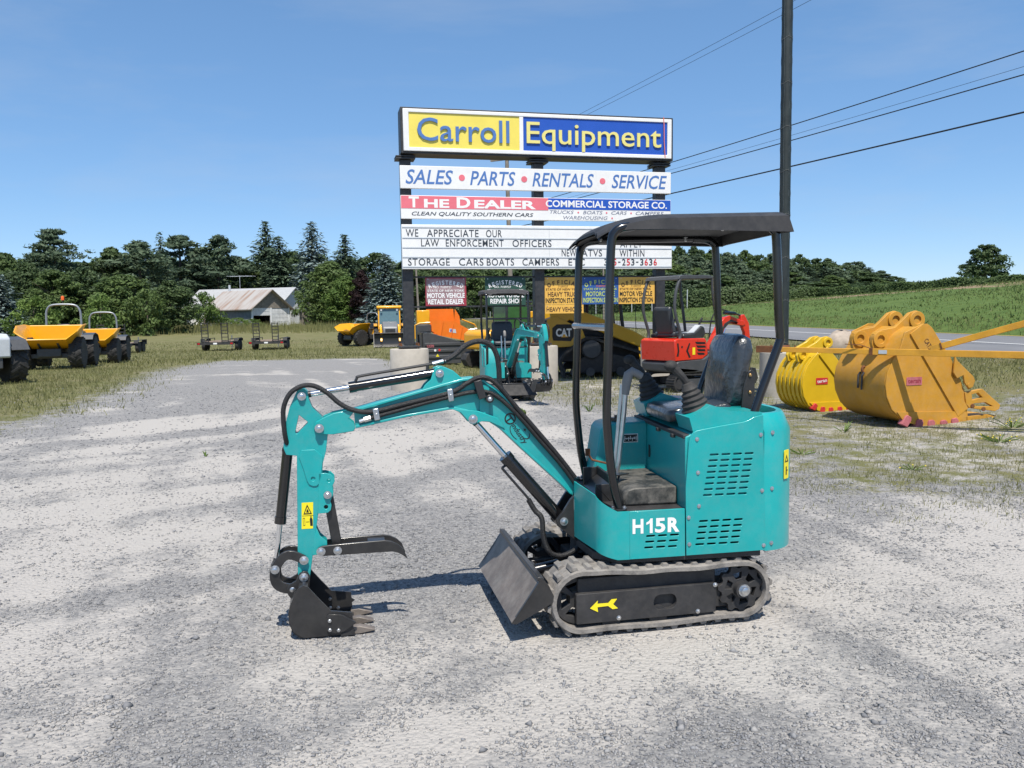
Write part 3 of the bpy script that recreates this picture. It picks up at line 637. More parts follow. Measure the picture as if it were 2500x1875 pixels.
def make_excavator(name, label, loc, rz, hrot=0.0, swing=0.0, d1=0.0, d2=0.0, d3=0.0, hero=True, group=None, blade_up=0.0):
    root = thing(name, label, 'excavator', loc, rz, group)
    track(root, 1); track(root, -1)
    und = B().box(-.34, .34, -.26, .26, .13, .27); und.box(-.2, .2, -.2, .2, .27, .33); und.cyl((0,0,.30), (0,0,.375), .21, 28)
    obj('undercarriage', und, 'black_matt', root, bevel=.008)
    # blade: curved mouldboard, two arms, end plates and lift ram
    face = [(.640, .305), (.662, .27), (.684, .235), (.712, .195), (.745, .15), (.782, .105)]
    bl = obj('blade', B().ribbon(face, .014, -.475, .475), 'blade_steel' if hero else 'rubber', root, ang=40)
    for s in (-1, 1):
        ep = [(.626, .312), (.650, .302), (.695, .235), (.788, .105), (.765, .10), (.66, .15), (.575, .195), (.575, .225), (.60, .28)]
        obj('end_plate', B().prism(ep, s*.472-.008, s*.472+.008), 'black', bl)
        obj('push_arm', B().bar((.66, s*.20, .17), (.22, s*.20, .19), .06, .07), 'black', bl, bevel=.006)
    obj('top_rib', B().ribbon([(.625, .312), (.655, .316)], .02, -.48, .48), 'black', bl, bevel=.003)
    back = B().ribbon([(p[0]-.016, p[1]-.006) for p in face[1:]], .012, -.462, .462).box(.56, .665, -.03, .03, .15, .25); obj('back_plate', back, 'black', bl)
    ra = B().cyl((.57, .0, .205), (.42, .0, .228), .034, 18); rc = obj('blade_ram', ra, 'black_gloss', root)
    obj('rod', B().cyl((.43, 0, .226), (.30, 0, .243), .018, 14), 'chrome', rc); hexbolt(rc, (.30, .05, .243), (0, 1, 0), .018, .014)
    obj('ram_bracket', B().prism([(.33, .20), (.33, .265), (.28, .28), (.18, .28), (.18, .15), (.25, .15)], -.055, .05), 'black', root, bevel=.004)
    obj('blade_hose', B().tube([(.47, .05, .195), (.42, .10, .205), (.36, .12, .20), (.28, .14, .215), (.2, .13, .22)], .011, 8, 5), 'hose', rc)
    obj('hose_fitting', B().cyl((.49, .045, .193), (.44, .085, .205), .013, 8).cyl((.50, .03, .192), (.488, .05, .193), .02, 6), 'zinc', rc)

    # ---- upper body, turned by hrot on the slew ring
    H = Matrix.Rotation(hrot, 3, 'Z')
    def hp(nm, b, m, par=None, **k):
        b.move(lambda p: H@p); return obj(nm, b, m, par or root, **k)
    hp('deck_plate', B().prism([(-.56, -.44), (.20, -.44), (.30, -.34), (.33, -.1), (.33, .1), (.30, .34), (.20, .44), (-.56, .44)], .345, .385, lambda u, v, w: (u, v, w)), 'black_matt', bevel=.004)
    def slots(a0, z0, rows, cols, dz, da, pitch=.0617, ln=.047, h=.0105):
        out = []
        for r in range(rows):
            for c in range(cols):
                x1 = a0+da*r-pitch*c; zc = z0-dz*r; out.append(rrect(x1-ln, x1, zc-h/2, zc+h/2, h*.46, 2))
        return out
    tall = [(-.155, .372), (-.1505, .72), (-.168, .955), (-.176, .98), (-.19, .998), (-.21, 1.008), (-.33, 1.027), (-.45, 1.043), (-.48, 1.051), (-.505, 1.066), (-.558, 1.077), (-.577, .378)]
    rows = slots(-.276, .883, 8, 4, .0293, .0049)+slots(-.222, .545, 5, 4, .0297, .005)
    pn = hp('side_panel', B().prism([tall]+rows, .446, .46), 'teal', bevel=.0015)
    bolts = [(-.208, .965), (-.214, .795), (-.22, .624), (-.166, .567), (-.170, .43), (-.551, .976), (-.561, .689), (-.573, .404)]
    for a, z in bolts: hexbolt(pn, H@Vector((a+ (.006 if a < -.5 else 0), .46, z)), H@Vector((0, 1, 0)), .0078, .006)
    low = [(-.149, .371), (-.146, .614), (.140, .612), (.140, .368)]
    lp = hp('lower_panel', B().prism([low]+slots(.055, .4825, 3, 3, .0293, .005), .446, .46), 'teal', bevel=.0015)
    # curved front corner sheet
    path = [(.1405, .4595), (.17, .4595), (.20, .459)]+[(.20+.10*math.sin(R(t)), .359+.10*math.cos(R(t))) for t in (10, 20, 30, 40, 50, 60, 70, 78)]+[(.318, .26), (.345, .10)]
    for s in (1, -1):
        bb = B(); k = len(path)
        def fn(i, j):
            a, y = path[i]; u = i/(k-1); zt = .612+.009*max(0, i-2); zb = .368+min(.034, .0045*max(0, i-2)); zs = (zb, zb, zt, zt, zb)
            off = (0, .012, .012, 0, 0)[j]; return (a-off*.5*u, (y-off)*s, zs[j])
        bb.grid(k, 5, fn); hp('front_panel', bb, 'teal', bevel=0)
    # far side sheets
    hp('side_panel', B().prism(tall, -.46, -.446), 'teal'); hp('lower_panel', B().prism(low, -.46, -.446), 'teal')
    hp('bay_shade_box', B().box(-.57, -.17, -.43, .43, .385, .97).box(-.17, .18, -.44, .438, .385, .585), 'void')  # plain black boxes added so the panel slots look dark
    if hero:
        tb = B(); fl_ = lambda u, v, w: (u, .4615, v); textflat(tb, 'H', .126, .070, .498, .573, fl_, bold=.035); tb.add([fl_(*p, 0) for p in [(.022, .498), (.022, .573), (.034, .573), (.037, .566), (.037, .498), (.044, .558), (.055, .553), (.055, .541), (.044, .545), (.037, .549)]], [(0, 1, 2, 3, 9, 4), (3, 5, 6, 7, 8, 9)]); textflat(tb, '5', .010, -.044, .498, .573, fl_, bold=.035); textflat(tb, 'R', -.056, -.118, .498, .573, fl_, bold=.045); hp('model_number', tb, 'white', lp)
    # rear counterweight: curved wall with chamfered rim
    pl = []
    for i in range(25):
        t = R(90-180*i/24); c, s2 = math.cos(t), math.sin(t); ex = .62
        pl.append((-.566-.262*abs(c)**.9, .455*math.copysign(abs(s2)**.78, s2)))
    prof = [(0, .372), (0, .985), (-.040, 1.066), (-.052, 1.077), (-.085, 1.077), (-.10, 1.03), (-.10, .90)]
    cb = B()
    def cf_(i, j):
        a, y = pl[i]; o, z = prof[j]; v = Vector((a+.55, y)); L = v.length; v = v*(1+o/L)
        tip = .0
        return (v.x-.55, v.y, z+tip+(.0 if j == 0 else .0))
    cb.grid(25, len(prof), cf_)
    cw = hp('counterweight', cb, 'teal', ang=30)
    hp('well_shade', B().prism([(a*.9-.06, y*.78) for a, y in pl], .5, .96, lambda u, v, w: (u, v, w)), 'void')  # solid black block paints the shade inside the open rear rim
    for z in (.984, .696, .412): hexbolt(cw, H@Vector((-.612, .452, z)), H@Vector((-.12, 1, 0)), .0078, .006)
    # yellow warning sticker on the counterweight side
    i0 = 4; p0, p1 = Vector(pl[i0-1]), Vector(pl[i0+1]); tg = (p1-p0).normalized(); nrm = Vector((-tg.y, tg.x)); nrm = nrm if nrm.dot(Vector(pl[i0])-Vector((-.55, 0))) > 0 else -nrm
    SR = Matrix(((-tg.x, -nrm.x, 0), (-tg.y, -nrm.y, 0), (0, 0, 1))); sc_ = Vector((pl[i0][0]+nrm.x*.003, pl[i0][1]+nrm.y*.003, .81))
    sk = hp('warning_sticker', B().prism(rrect(-.026, .026, -.075, .075, .004, 1), -.002, 0).move(lambda p: SR@p+sc_), 'decal_yellow', cw)
    tri = B().prism([[(-.02, .012), (.02, .012), (0, .05)], [(-.011, .018), (.011, .018), (0, .037)]], -.003, -.0022).prism([(-.003, -.055), (.008, -.055), (.008, -.012), (-.003, -.012)], -.003, -.0022).prism([(-.016, -.034), (-.004, -.034), (-.004, -.03), (-.016, -.03)], -.003, -.0022)
    hp('pictogram', tri.move(lambda p: SR@p+sc_), 'decal_black', sk)
    # seat base, consoles, joysticks
    hp('seat_base', B().prism([(-.155, .60), (-.155, .975), (-.20, .992), (-.57, 1.03), (-.57, .60)], -.44, .44), 'teal', bevel=.006)
    hp('seat_base_lip', B().box(-.185, -.145, -.43, .435, .965, .985).box(-.16, -.135, .02, .05, .95, .97).box(-.16, -.135, .26, .29, .95, .97), 'black_matt', bevel=.003)
    con = [(-.174, 1.071), (-.288, 1.133), (-.384, 1.099), (-.558, 1.088), (-.558, 1.062), (-.52, 1.058), (-.46, 1.04), (-.34, 1.022), (-.21, 1.003), (-.194, .999)]
    for s in (1, -1):
        dx = 0 if s > 0 else .03
        c1 = hp('console', B().prism([(a+dx, z) for a, z in con], .225*s, .443*s), 'teal', bevel=.008)
        y = .325*s
        base = Vector((-.252+dx, y, 1.108)); ax = Vector((.36, 0, 1)).normalized(); boot = []
        for k in range(9):
            u = k/8; w = .072-.034*u+(.006 if k % 2 == 0 else -.003); boot.append((w, u*.105))
        bb = B().lathe(boot+[(.038, .112), (.03, .135), (.02, .14)], base, ax, 16); hp('joystick_boot', bb, 'rubber', c1, ang=25)
        tip = base+ax*.13; e = tip+Vector((.075, 0, .085))
        hp('joystick', B().tube([tip, tip+Vector((.03, 0, .04)), e], [.017, .019, .024], 10).ball(e+Vector((.016, 0, .012)), .034, (1.1, .9, .85)), 'rubber', c1)
    # seat in its wrapper
    def cush(prof, y0, y1, r=.03):
        b = B(); ysx = [y0, y0+r*.35, y0+r, y0+(y1-y0)*.3, y0+(y1-y0)*.7, y1-r, y1-r*.35, y1]; sh = [r, r*.35, 0, -.004, -.004, 0, r*.35, r]
        c = Vector((sum(p[0] for p in prof)/len(prof), sum(p[1] for p in prof)/len(prof)))
        def fn(i, j):
            p = Vector(prof[j % len(prof)]); q = p+(c-p).normalized()*sh[i]; return (q.x, ysx[i], q.y)
        b.grid(8, len(prof)+1, fn); k = len(prof)+1
        return b.add([], []) if 0 else _caps(b, 8, k)
    def _caps(b, nu, nv):
        b.f += [tuple(range(nv-1)), tuple((nu-1)*nv+j for j in range(nv-1))[::-1]]; return b
    sc = [(-.155, 1.02), (-.145, 1.05), (-.155, 1.08), (-.19, 1.092), (-.30, 1.094), (-.40, 1.10), (-.47, 1.115), (-.50, 1.10), (-.50, 1.03)]
    hp('seat_cushion', cush(sc, -.215, .215), 'seat' if hero else 'seat_plain', ang=60)
    sbk = [(-.455, 1.09), (-.462, 1.16), (-.458, 1.22), (-.478, 1.32), (-.492, 1.42), (-.515, 1.462), (-.55, 1.475), (-.585, 1.455), (-.60, 1.40), (-.585, 1.28), (-.565, 1.16), (-.555, 1.09)]
    sbk = [(a-.03, z) for a, z in sbk]
    hp('seat_back', cush(sbk, -.205, .205, .045), 'seat' if hero else 'seat_plain', ang=60)
    brk = [(-.545, 1.07), (-.558, 1.20), (-.582, 1.28), (-.60, 1.29), (-.62, 1.275), (-.622, 1.08)]
    for s in (1, -1):
        sb_ = hp('seat_bracket', B().prism(brk, .205*s, .218*s), 'black', bevel=.003)
        if s > 0:
            for z in (1.17, 1.262): hexbolt(sb_, H@Vector((-.592, .218, z)), H@Vector((0, 1, 0)), .009, .008, 'brass', washer=False)
    # tank box on the right hand side, floor, pedals
    tk = hp('tank_box', B().prism([(.175, .615), (.12, .93), (.10, .955), (.07, .965), (-.16, .975), (-.16, .615)], -.45, -.20), 'teal_rough', bevel=.012)
    hp('tank_cap', B().cyl((.0, -.3, .97), (.0, -.3, .99), .035, 16).box(-.012, .012, -.31, -.29, .99, 1.005), 'black', tk)
    hp('control_sticker', B().box(-.10, -.012, -.2, -.198, .855, .905), 'white', tk)
    sl = B().box(-.096, -.016, -.198, -.1965, .859, .901); hp('sticker_print', sl, 'decal_black', tk)
    gl = B()
    for k in range(7):
        a = -.09+.0112*k; gl.box(a, a+.003, -.1965, -.1955, .865+.008*(k % 2), .893-.006*(k % 3)); 
    gl.box(-.092, -.02, -.1965, -.1955, .878, .881); hp('sticker_symbols', gl, 'white', tk)
    hp('latch', B().box(-.165, -.155, -.17, -.13, .79, .83).box(-.162, -.150, -.16, -.14, .775, .845), 'black', tk)
    hp('floor_plate', B().prism([(-.15, -.435), (.20, -.435), (.29, -.34), (.31, .0), (.29, .34), (.20, .436), (-.15, .436)], .597, .608, lambda u, v, w: (u, v, w)), 'black_matt', bevel=.002)
    hp('foot_box', B().prism([(-.15, .608), (-.15, .705), (.09, .70), (.12, .69), (.135, .66), (.135, .608)], -.19, .33), 'dusty_black', bevel=.012)
    hp('front_tray', B().box(.16, .172, -.10, .20, .608, .745).box(.172, .25, -.10, -.09, .608, .74).box(.172, .25, .19, .20, .608, .70).prism([(.172, .608), (.25, .608), (.25, .64), (.172, .70)], -.09, .19), 'black', bevel=.002)
    hp('pedal', B().bar((.06, .10, .735), (.14, .16, .74), .05, .006).tube([(.10, .13, .735), (.12, .15, .70), (.13, .15, .66)], .006), 'black')
    hp('armrest_bracket', B().tube([(.20, -.18, .80), (.19, -.12, .775), (.10, -.04, .76), (.09, -.02, .72)], .006, 6).box(.19, .215, -.19, -.17, .79, .83), 'rust')
    lv = hp('travel_lever', B().tube([(.075, -.03, .70), (.062, -.03, .77), (.03, -.03, 1.05), (.018, -.03, 1.20)], .0135, 10), 'zinc')
    hp('lever_grip', B().tube([(.022, -.03, 1.15), (.014, -.03, 1.22), (.004, -.03, 1.262), (-.016, -.03, 1.278), (-.05, -.03, 1.262), (-.072, -.03, 1.25)], [.020, .027, .027, .025, .021, .018], 12, 0), 'lever_grey', lv)
    lv2 = hp('travel_lever', B().tube([(.075, -.10, .70), (.06, -.10, .78), (.02, -.10, 1.20)], .0135, 10), 'zinc')
    # canopy frame
    fp = [(.10, 2.025), (.160, 2.018), (.195, 1.995), (.212, 1.95), (.221, 1.77), (.227, 1.53), (.238, 1.2), (.240, 1.09), (.234, .984), (.214, .788), (.180, .615)]
    rp = [(-.50, 2.035), (-.585, 2.03), (-.63, 2.005), (-.645, 1.95), (-.662, 1.58), (-.672, 1.47), (-.660, 1.42), (-.545, 1.11), (-.53, 1.02)]
    cbar = 'black_gloss'
    for s in (1, -1):
        p1 = hp('front_post', B().tube([(a-(.02 if s < 0 else 0), .40*s, z) for a, z in fp], .0225, 12, 4), cbar, ang=60); hp('rear_post', B().tube([(a, .40*s, z) for a, z in rp], .0225, 12, 4), cbar, ang=60)
        hp('foot_flange', B().prism(circ(.18, .40*s, .042, 18), .608, .618, lambda u, v, w: (u, v, w)), 'black', p1)
        for e in ((.03, .0), (-.03, 0), (0, -.03)): hexbolt(p1, H@Vector((.18+e[0], .40*s+e[1], .618)), (0, 0, 1), .009, .009)
    hp('roof_rail', B().tube([(-.52, .40, 2.035), (.10, .40, 2.025)], .018, 8).tube([(-.52, -.40, 2.035), (.10, -.40, 2.025)], .018, 8), cbar)
    hp('cross_bar', B().tube([(.227, -.385, 1.53), (.227, .385, 1.53)], .019, 10), cbar)
    rf = B(); nu, nv = 26, 21
    def outline(u, v):     # u 0 front..1 rear, v -1..1
        a = .25-.915*u; w = .452*(1-.26*max(0, 1-u*3.4)**2.4); return a, w*v
    def rf_(i, j):
        u = i/(nu-1); v = -1+2*j/(nv-1); a, y = outline(u, v); e = max(abs(v)**7, 0)
        z = 2.022+.062*(1-(1-min(1, u*2.6))**2.4)+.012*(1-v*v)+.02*u-.030*e
        if u < .04: z -= .012*(1-u/.04)
        if abs(abs(v)-.72) < .07: z -= .010
        return (a+ .02*e*(1 if u < .5 else -1)*(abs(u-.5)*2)**6, y, z)
    rf.grid(nu, nv, rf_); top = list(rf.v)
    n0 = len(rf.v)
    rim = [i*nv for i in range(nu)]+[(nu-1)*nv+j for j in range(1, nv)]+[i*nv+nv-1 for i in range(nu-2, -1, -1)]+[j for j in range(nv-2, 0, -1)]
    drop = []
    for t in rim:
        x, y, z = top[t]; rear = max(0, (-.58-x)/.09); drop.append((x-.022*rear, y*1.012, min(z-.010, 2.006-.012*max(0, (-x-.05)/.6))))
    ins = [(x*.985-.004, y*.965, z+.004) for x, y, z in drop]
    rf.v += drop+ins; k = len(rim)
    rf.f += [(rim[i], rim[(i+1) % k], n0+(i+1) % k, n0+i) for i in range(k)]+[(n0+i, n0+(i+1) % k, n0+k+(i+1) % k, n0+k+i) for i in range(k)]
    under = B().grid(nu, nv, lambda i, j: (rf_(i, j)[0]*.985-.004, rf_(i, j)[1]*.965, min(rf_(i, j)[2]-.02, 2.05))); rf.add(under.v, under.f)
    ro = hp('canopy_roof', rf, 'black_matt', ang=28)
    for a, y in ((.09, .34), (-.40, .30), (-.42, -.3), (.09, -.3)):
        hexbolt(ro, H@Vector((a, y, 2.038)), (0, 0, -1), .009, .022)

    # ---- boom, arm, bucket in the boom plane; swung by `swing` on the king post
    piv = (.308, .623); SW = Matrix.Rotation(swing, 3, 'Z'); KP = Vector((.29, 0, 0))
    def bp(nm, b, m, par=None, **k):
        b.move(lambda p: SW@(p-KP)+KP); return obj(nm, b, m, par or root, **k)
    Tb = rot2(piv, d1); tip = Tb((1.674, 1.044)); _ta = rot2(tip, d2)
    def Ta(p): return _ta(Tb(p))
    bpin = Ta((1.775, .288)); _tk = rot2(bpin, d3)
    def Tk(p): return _tk(Ta(p))
    kpz = [(.445, .505), (.41, .545), (.37, .605), (.335, .642), (.300, .655), (.268, .64), (.255, .60), (.255, .40), (.30, .34), (.38, .41), (.445, .465)]
    kp = bp('king_post', B().prism(kpz, .055, .075).prism(kpz, -.075, -.055).box(.24, .30, -.07, .07, .36, .58), 'black', bevel=.003)
    obj('king_post_mount', B().cyl((.29, 0, .30), (.29, 0, .42), .06, 18).box(.05, .29, -.10, .10, .29, .34).prism([(.28, .27), (.33, .30), (.20, .16), (.16, .17)], -.12, .12), 'black_matt', root, bevel=.004)
    def pinbolt(par, q, y=.075, r=.017): 
        for s in (1, -1):
            p = SW@(Vector((q[0], y*s, q[1]))-KP)+KP; hexbolt(par, p, SW@Vector((0, s, 0)), r, .014)
    pinbolt(kp, piv); pinbolt(kp, (.408, .487))
    bp('rating_plate', B().box(.27, .352, .0755, .0765, .548, .605), 'label_grey', kp); bp('serial_sticker', B().box(.285, .322, .0755, .0765, .515, .538).box(.278, .325, .0755, .077, .482, .508), 'white', kp)
    top = [(1.50, 1.124), (1.33, 1.168), (1.158, 1.211), (1.05, 1.240), (.944, 1.265), (.885, 1.270), (.831, 1.256), (.763, 1.208), (.703, 1.149), (.572, .987), (.43, .814), (.30, .660)]
    bot = [(.325, .595), (.359, .632), (.422, .698), (.618, .884), (.735, 1.000), (.80, 1.045), (.87, 1.085), (.93, 1.105), (.998, 1.121), (1.235, 1.090), (1.495, 1.042)]
    web = [Tb(p) for p in top]+[Tb(p) for p in [(.275, .64), (.27, .61), (.29, .59)]]+[Tb(p) for p in bot]
    bm_ = bp('boom', B().prism(web, -.042, .042), 'teal_rough', ang=25)
    fl = B().ribbon([Tb(p) for p in top[:-1]], .014, -.058, .058).ribbon([Tb(p) for p in bot[1:]], .014, -.058, .058)
    bp('boom_flange', fl, 'teal', bm_, bevel=.003)
    tp = [(1.700, 1.052), (1.690, 1.076), (1.647, 1.098), (1.602, 1.117), (1.525, 1.130), (1.495, 1.124), (1.53, 1.085), (1.50, 1.06), (1.495, 1.036), (1.507, 1.021), (1.606, 1.009), (1.66, 1.013), (1.692, 1.022)]
    fp_ = [Tb(p) for p in tp]; bp('boom_tip_plate', B().prism(fp_, .043, .058).prism(fp_, -.058, -.043), 'teal', bm_, bevel=.003)
    lug = [(1.162, 1.205), (1.135, 1.245), (1.105, 1.272), (1.092, 1.312), (1.080, 1.330), (1.060, 1.338), (1.035, 1.336), (.989, 1.315), (.93, 1.262)]
    lg = [Tb(p) for p in lug]; bp('cylinder_lug', B().prism(lg, .03, .05).prism(lg, -.05, -.03), 'teal', bm_, bevel=.003)
    lug2 = [(1.005, 1.118), (.955, 1.095), (.925, 1.06), (.905, 1.035), (.885, 1.030), (.865, 1.04), (.845, 1.045), (.80, 1.04), (.72, 1.0), (.76, 1.06), (.86, 1.10)]
    lg2 = [Tb(p) for p in lug2]; bp('rod_lug', B().prism(lg2, .045, .064).prism(lg2, -.064, -.045), 'teal', bm_, bevel=.003)
    g2 = [Tb(p) for p in [(.855, 1.05), (.85, 1.225), (.83, 1.24), (.80, 1.23), (.805, 1.05)]]; bp('gusset', B().prism(g2, .042, .052), 'teal', bm_, bevel=.002)
    pinbolt(bm_, tip, .064); pinbolt(bm_, Tb((1.06, 1.303)), .054, .016); pinbolt(bm_, Tb((.892, 1.06)), .066, .018)
    # lettering and emblem on the boom side (plate side +y)
    if hero:
        dirv = Vector((.605-.745, .845-1.068)); 
        e1 = Vector((-.545, -.84)).normalized(); e2 = Vector((-e1.y, e1.x)); 
        e2 = -e2 if e2.y < 0 else e2
        org = Vector((.700, 1.068))
        def on(u, v, w): q = org+e1*u+e2*v; return (q.x, .0432, q.y)
        tb = B(); textflat(tb, 'industry', .052, .178, -.026, .012, on, bold=.012, shear=.15)
        ring = [circ(.02, .0, .031, 22), circ(.02, .0, .0235, 22)]
        tb.prism(ring, .0425, .0433, lambda u, v, w: on(u, v, w)); 
        tb.prism([(.0, .006), (.045, .006), (.045, .013), (.0, .013)], 0, 1, lambda u, v, w: (on(u, v, w)[0], .0425+.0008*w, on(u, v, w)[2]))
        tb.prism([(.016, -.026), (.023, -.026), (.023, .008), (.016, .008)], 0, 1, lambda u, v, w: (on(u, v, w)[0], .0425+.0008*w, on(u, v, w)[2]))
        tb.prism([(.115, .024), (.121, .029), (.128, .030), (.121, .033), (.115, .040), (.110, .033), (.103, .030), (.110, .029)], 0, 1, lambda u, v, w: (on(u, v, w)[0], .0425+.0008*w, on(u, v, w)[2]))
        arc1 = [(.135+.032*math.cos(R(t)), .022+.022*math.sin(R(t))) for t in range(-70, 80, 15)]; arc2 = [(.132+.029*math.cos(R(t)), .022+.020*math.sin(R(t))) for t in range(80, -85, -15)]
        tb.prism(arc1+arc2, 0, 1, lambda u, v, w: (on(u, v, w)[0], .0425+.0008*w, on(u, v, w)[2]))
        arc1 = [(.10+.05*math.cos(R(t)), -.012+.03*math.sin(R(t))) for t in range(190, 320, 13)]; arc2 = [(.10+.046*math.cos(R(t)), -.012+.026*math.sin(R(t))) for t in range(315, 185, -13)]
        tb.prism(arc1+arc2, 0, 1, lambda u, v, w: (on(u, v, w)[0], .0425+.0008*w, on(u, v, w)[2]))
        bp('boom_lettering', tb, 'decal_black', bm_)
    # arm
    armo = [(1.784, 1.22), (1.776, 1.236), (1.760, 1.245), (1.742, 1.244), (1.726, 1.228), (1.721, 1.19), (1.706, 1.148), (1.685, 1.125), (1.650, 1.09), (1.632, 1.055), (1.632, 1.018), (1.645, .922), (1.663, .86), (1.665, .83), (1.694, .599), (1.745, .280), (1.765, .262), (1.795, .272), (1.805, .30), (1.789, .906), (1.841, .914), (1.853, .949), (1.848, 1.016), (1.838, 1.071), (1.815, 1.155)]
    hole = [(1.772, 1.112), (1.764, 1.106), (1.732, 1.078), (1.730, 1.070), (1.782, 1.018), (1.790, 1.018), (1.793, 1.028)]
    core = [(1.80, 1.15), (1.70, 1.08), (1.64, 1.0), (1.663, .86), (1.694, .599), (1.742, .30), (1.803, .30), (1.787, .90), (1.83, .92), (1.845, 1.0)]
    am = bp('arm', B().prism([[Ta(p) for p in armo], [Ta(p) for p in hole]], -.040, .040), 'teal_rough', bevel=.002)
    rf2 = [(1.779, .901), (1.757, .83), (1.745, .78), (1.735, .758), (1.715, .747), (1.695, .748), (1.682, .762), (1.674, .79), (1.665, .861), (1.662, .90), (1.70, .935), (1.765, .935)]
    r2 = [Ta(p) for p in rf2]; bp('arm_plate', B().prism([r2, [Ta(p) for p in circ(1.713, .785, .011, 12)]], .040, .046).prism(r2, -.046, -.040), 'teal_rough', am, bevel=.002)
    tb_ = [(1.685, .812), (1.65, .812), (1.625, .803), (1.608, .785), (1.606, .768), (1.62, .74), (1.614, .715), (1.618, .695), (1.631, .666), (1.626, .645), (1.630, .62), (1.645, .607), (1.698, .604), (1.69, .65)]
    t_ = [Ta(p) for p in tb_]; hs = [[Ta(p) for p in circ(1.654, .637, .011, 10)], [Ta(p) for p in circ(1.636, .772, .009, 10)]]
    bp('thumb_bracket', B().prism([t_]+hs, .036, .046).prism([t_]+hs, -.046, -.036), 'teal', am, bevel=.002); pinbolt(am, Ta((1.644, .70)), .05, .015)
    lb = [(1.705, .53), (1.69, .49), (1.655, .455), (1.655, .395), (1.73, .39), (1.722, .45)]; l_ = [Ta(p) for p in lb]; bp('thumb_lug', B().prism(l_, .025, .042).prism(l_, -.042, -.025), 'teal', am, bevel=.002)
    pinbolt(am, Ta((1.755, 1.207)), .045, .016)
    if hero:
        s_ = B(); q = [Ta(p) for p in [(1.7735, .665), (1.717, .665), (1.722, .53), (1.778, .53)]]; s_.prism(q, .040, .0412); wk = bp('warning_sticker', s_, 'decal_yellow', am)
        def P2(u, v): return Ta((1.7755-u*.056-.004*(1-v), .53+v*.135))
        w_ = B().prism([[P2(.12, .55), P2(.5, .93), P2(.88, .55)], [P2(.24, .595), P2(.5, .84), P2(.76, .595)]], .0413, .0418)
        w_.prism([P2(.38, .62), P2(.62, .62), P2(.55, .74), P2(.45, .74)], .0413, .0418).prism([P2(0, .49), P2(1, .49), P2(1, .505), P2(0, .505)], .0413, .0418)
        w_.prism([P2(.66, .1), P2(.88, .1), P2(.9, .34), P2(.82, .42), P2(.7, .42), P2(.64, .34)], .0413, .0418).prism([P2(x+.77, y+.445) for x, y in circ(0, 0, .05, 8)], .0413, .0418).prism([P2(.30, .25), P2(.60, .25), P2(.60, .27), P2(.30, .27)], .0413, .0418)
        w_.prism([[P2(.05, .12), P2(.22, .12), P2(.22, .42), P2(.05, .42)], [P2(.08, .14), P2(.19, .14), P2(.19, .40), P2(.08, .40)]], .0413, .0418)
        bp('pictogram', w_, 'decal_black', wk)
    # thumb: two curved plates and a stay bar
    tm = [(1.702, .402), (1.706, .418), (1.698, .434), (1.68, .441), (1.591, .445), (1.45, .448), (1.366, .449), (1.33, .441), (1.295, .422), (1.268, .395), (1.249, .343), (1.277, .366), (1.30, .380), (1.33, .387), (1.50, .388), (1.68, .389)]
    tq = [Ta(p) for p in tm]; th = bp('thumb', B().prism(tq, .052, .066).prism(tq, -.066, -.052).prism([Ta(p) for p in [(1.36, .44), (1.45, .44), (1.45, .425), (1.36, .425)]], -.052, .052), 'black', bevel=.003)
    pinbolt(th, Ta((1.686, .414)), .066, .017); pinbolt(th, Ta((1.603, .413)), .066, .016)
    q0, q1 = Ta((1.644, .70)), Ta((1.603, .413)); bp('thumb_stay', B().bar((q0[0], 0, q0[1]), (q1[0], 0, q1[1]), .05, .038, (0, 1, 0)), 'black', th, bevel=.004)
    # cylinders
    def ram(nm, q0, q1, frac, r, rr, dy=0.0, rodend=.02):
        a = Vector((q0[0], dy, q0[1])); c = Vector((q1[0], dy, q1[1])); m_ = a.lerp(c, frac)
        o = bp(nm, B().cyl(a, m_, r, 20).cyl(a+Vector((0, -.028, 0)), a+Vector((0, .028, 0)), r*1.05, 16).cyl(m_-(c-a).normalized()*.03, m_+(c-a).normalized()*.006, r*1.12, 20), 'black_gloss')
        bp('rod', B().cyl(m_, c, rr, 16), 'chrome', o); bp('rod_eye', B().cyl(c+Vector((0, -.026, 0)), c+Vector((0, .026, 0)), rodend, 14).cyl(c+(a-c).normalized()*.045, c, rr*1.15, 14), 'black', o)
        return o, a, m_, c
    ac, a0, a1, a2 = ram('arm_ram', Tb((1.06, 1.303)), Ta((1.755, 1.207)), .655, .026, .0145)
    pth = [Tb(p) for p in [(1.492, 1.255), (1.480, 1.285), (1.46, 1.297), (1.282, 1.323), (1.098, 1.349), (1.085, 1.351)]]
    bp('ram_pipe', B().tube([(p[0], .0, p[1]) for p in pth], .0075, 8, 4).cyl((Tb((1.115, 1.345))[0], 0, Tb((1.115, 1.345))[1]), (Tb((1.12, 1.30))[0], 0, Tb((1.12, 1.30))[1]), .008), 'black', ac)
    bp('hose_fitting', B().cyl((Tb((1.09, 1.350))[0], 0, Tb((1.09, 1.350))[1]), (Tb((1.022, 1.366))[0], 0, Tb((1.022, 1.366))[1]), .012, 8), 'zinc', ac)
    hz1 = [(1.035, 1.363), (1.00, 1.375), (.962, 1.398), (.903, 1.444), (.837, 1.462), (.778, 1.443), (.745, 1.393), (.732, 1.316), (.728, 1.228), (.70, 1.17)]
    bp('arm_ram_hose', B().tube([(Tb(p)[0], -.03*min(1, i/3), Tb(p)[1]) for i, p in enumerate(hz1)], .0145, 10, 6), 'hose', ac)
    bc, b0, b1, b2 = ram('boom_ram', (.408, .487), Tb((.892, 1.06)), .62, .034, .0165)
    def offs(u, o):
        d = (b2-b0); n_ = Vector((d.z, 0, -d.x)).normalized(); return b0+d*u+n_*o
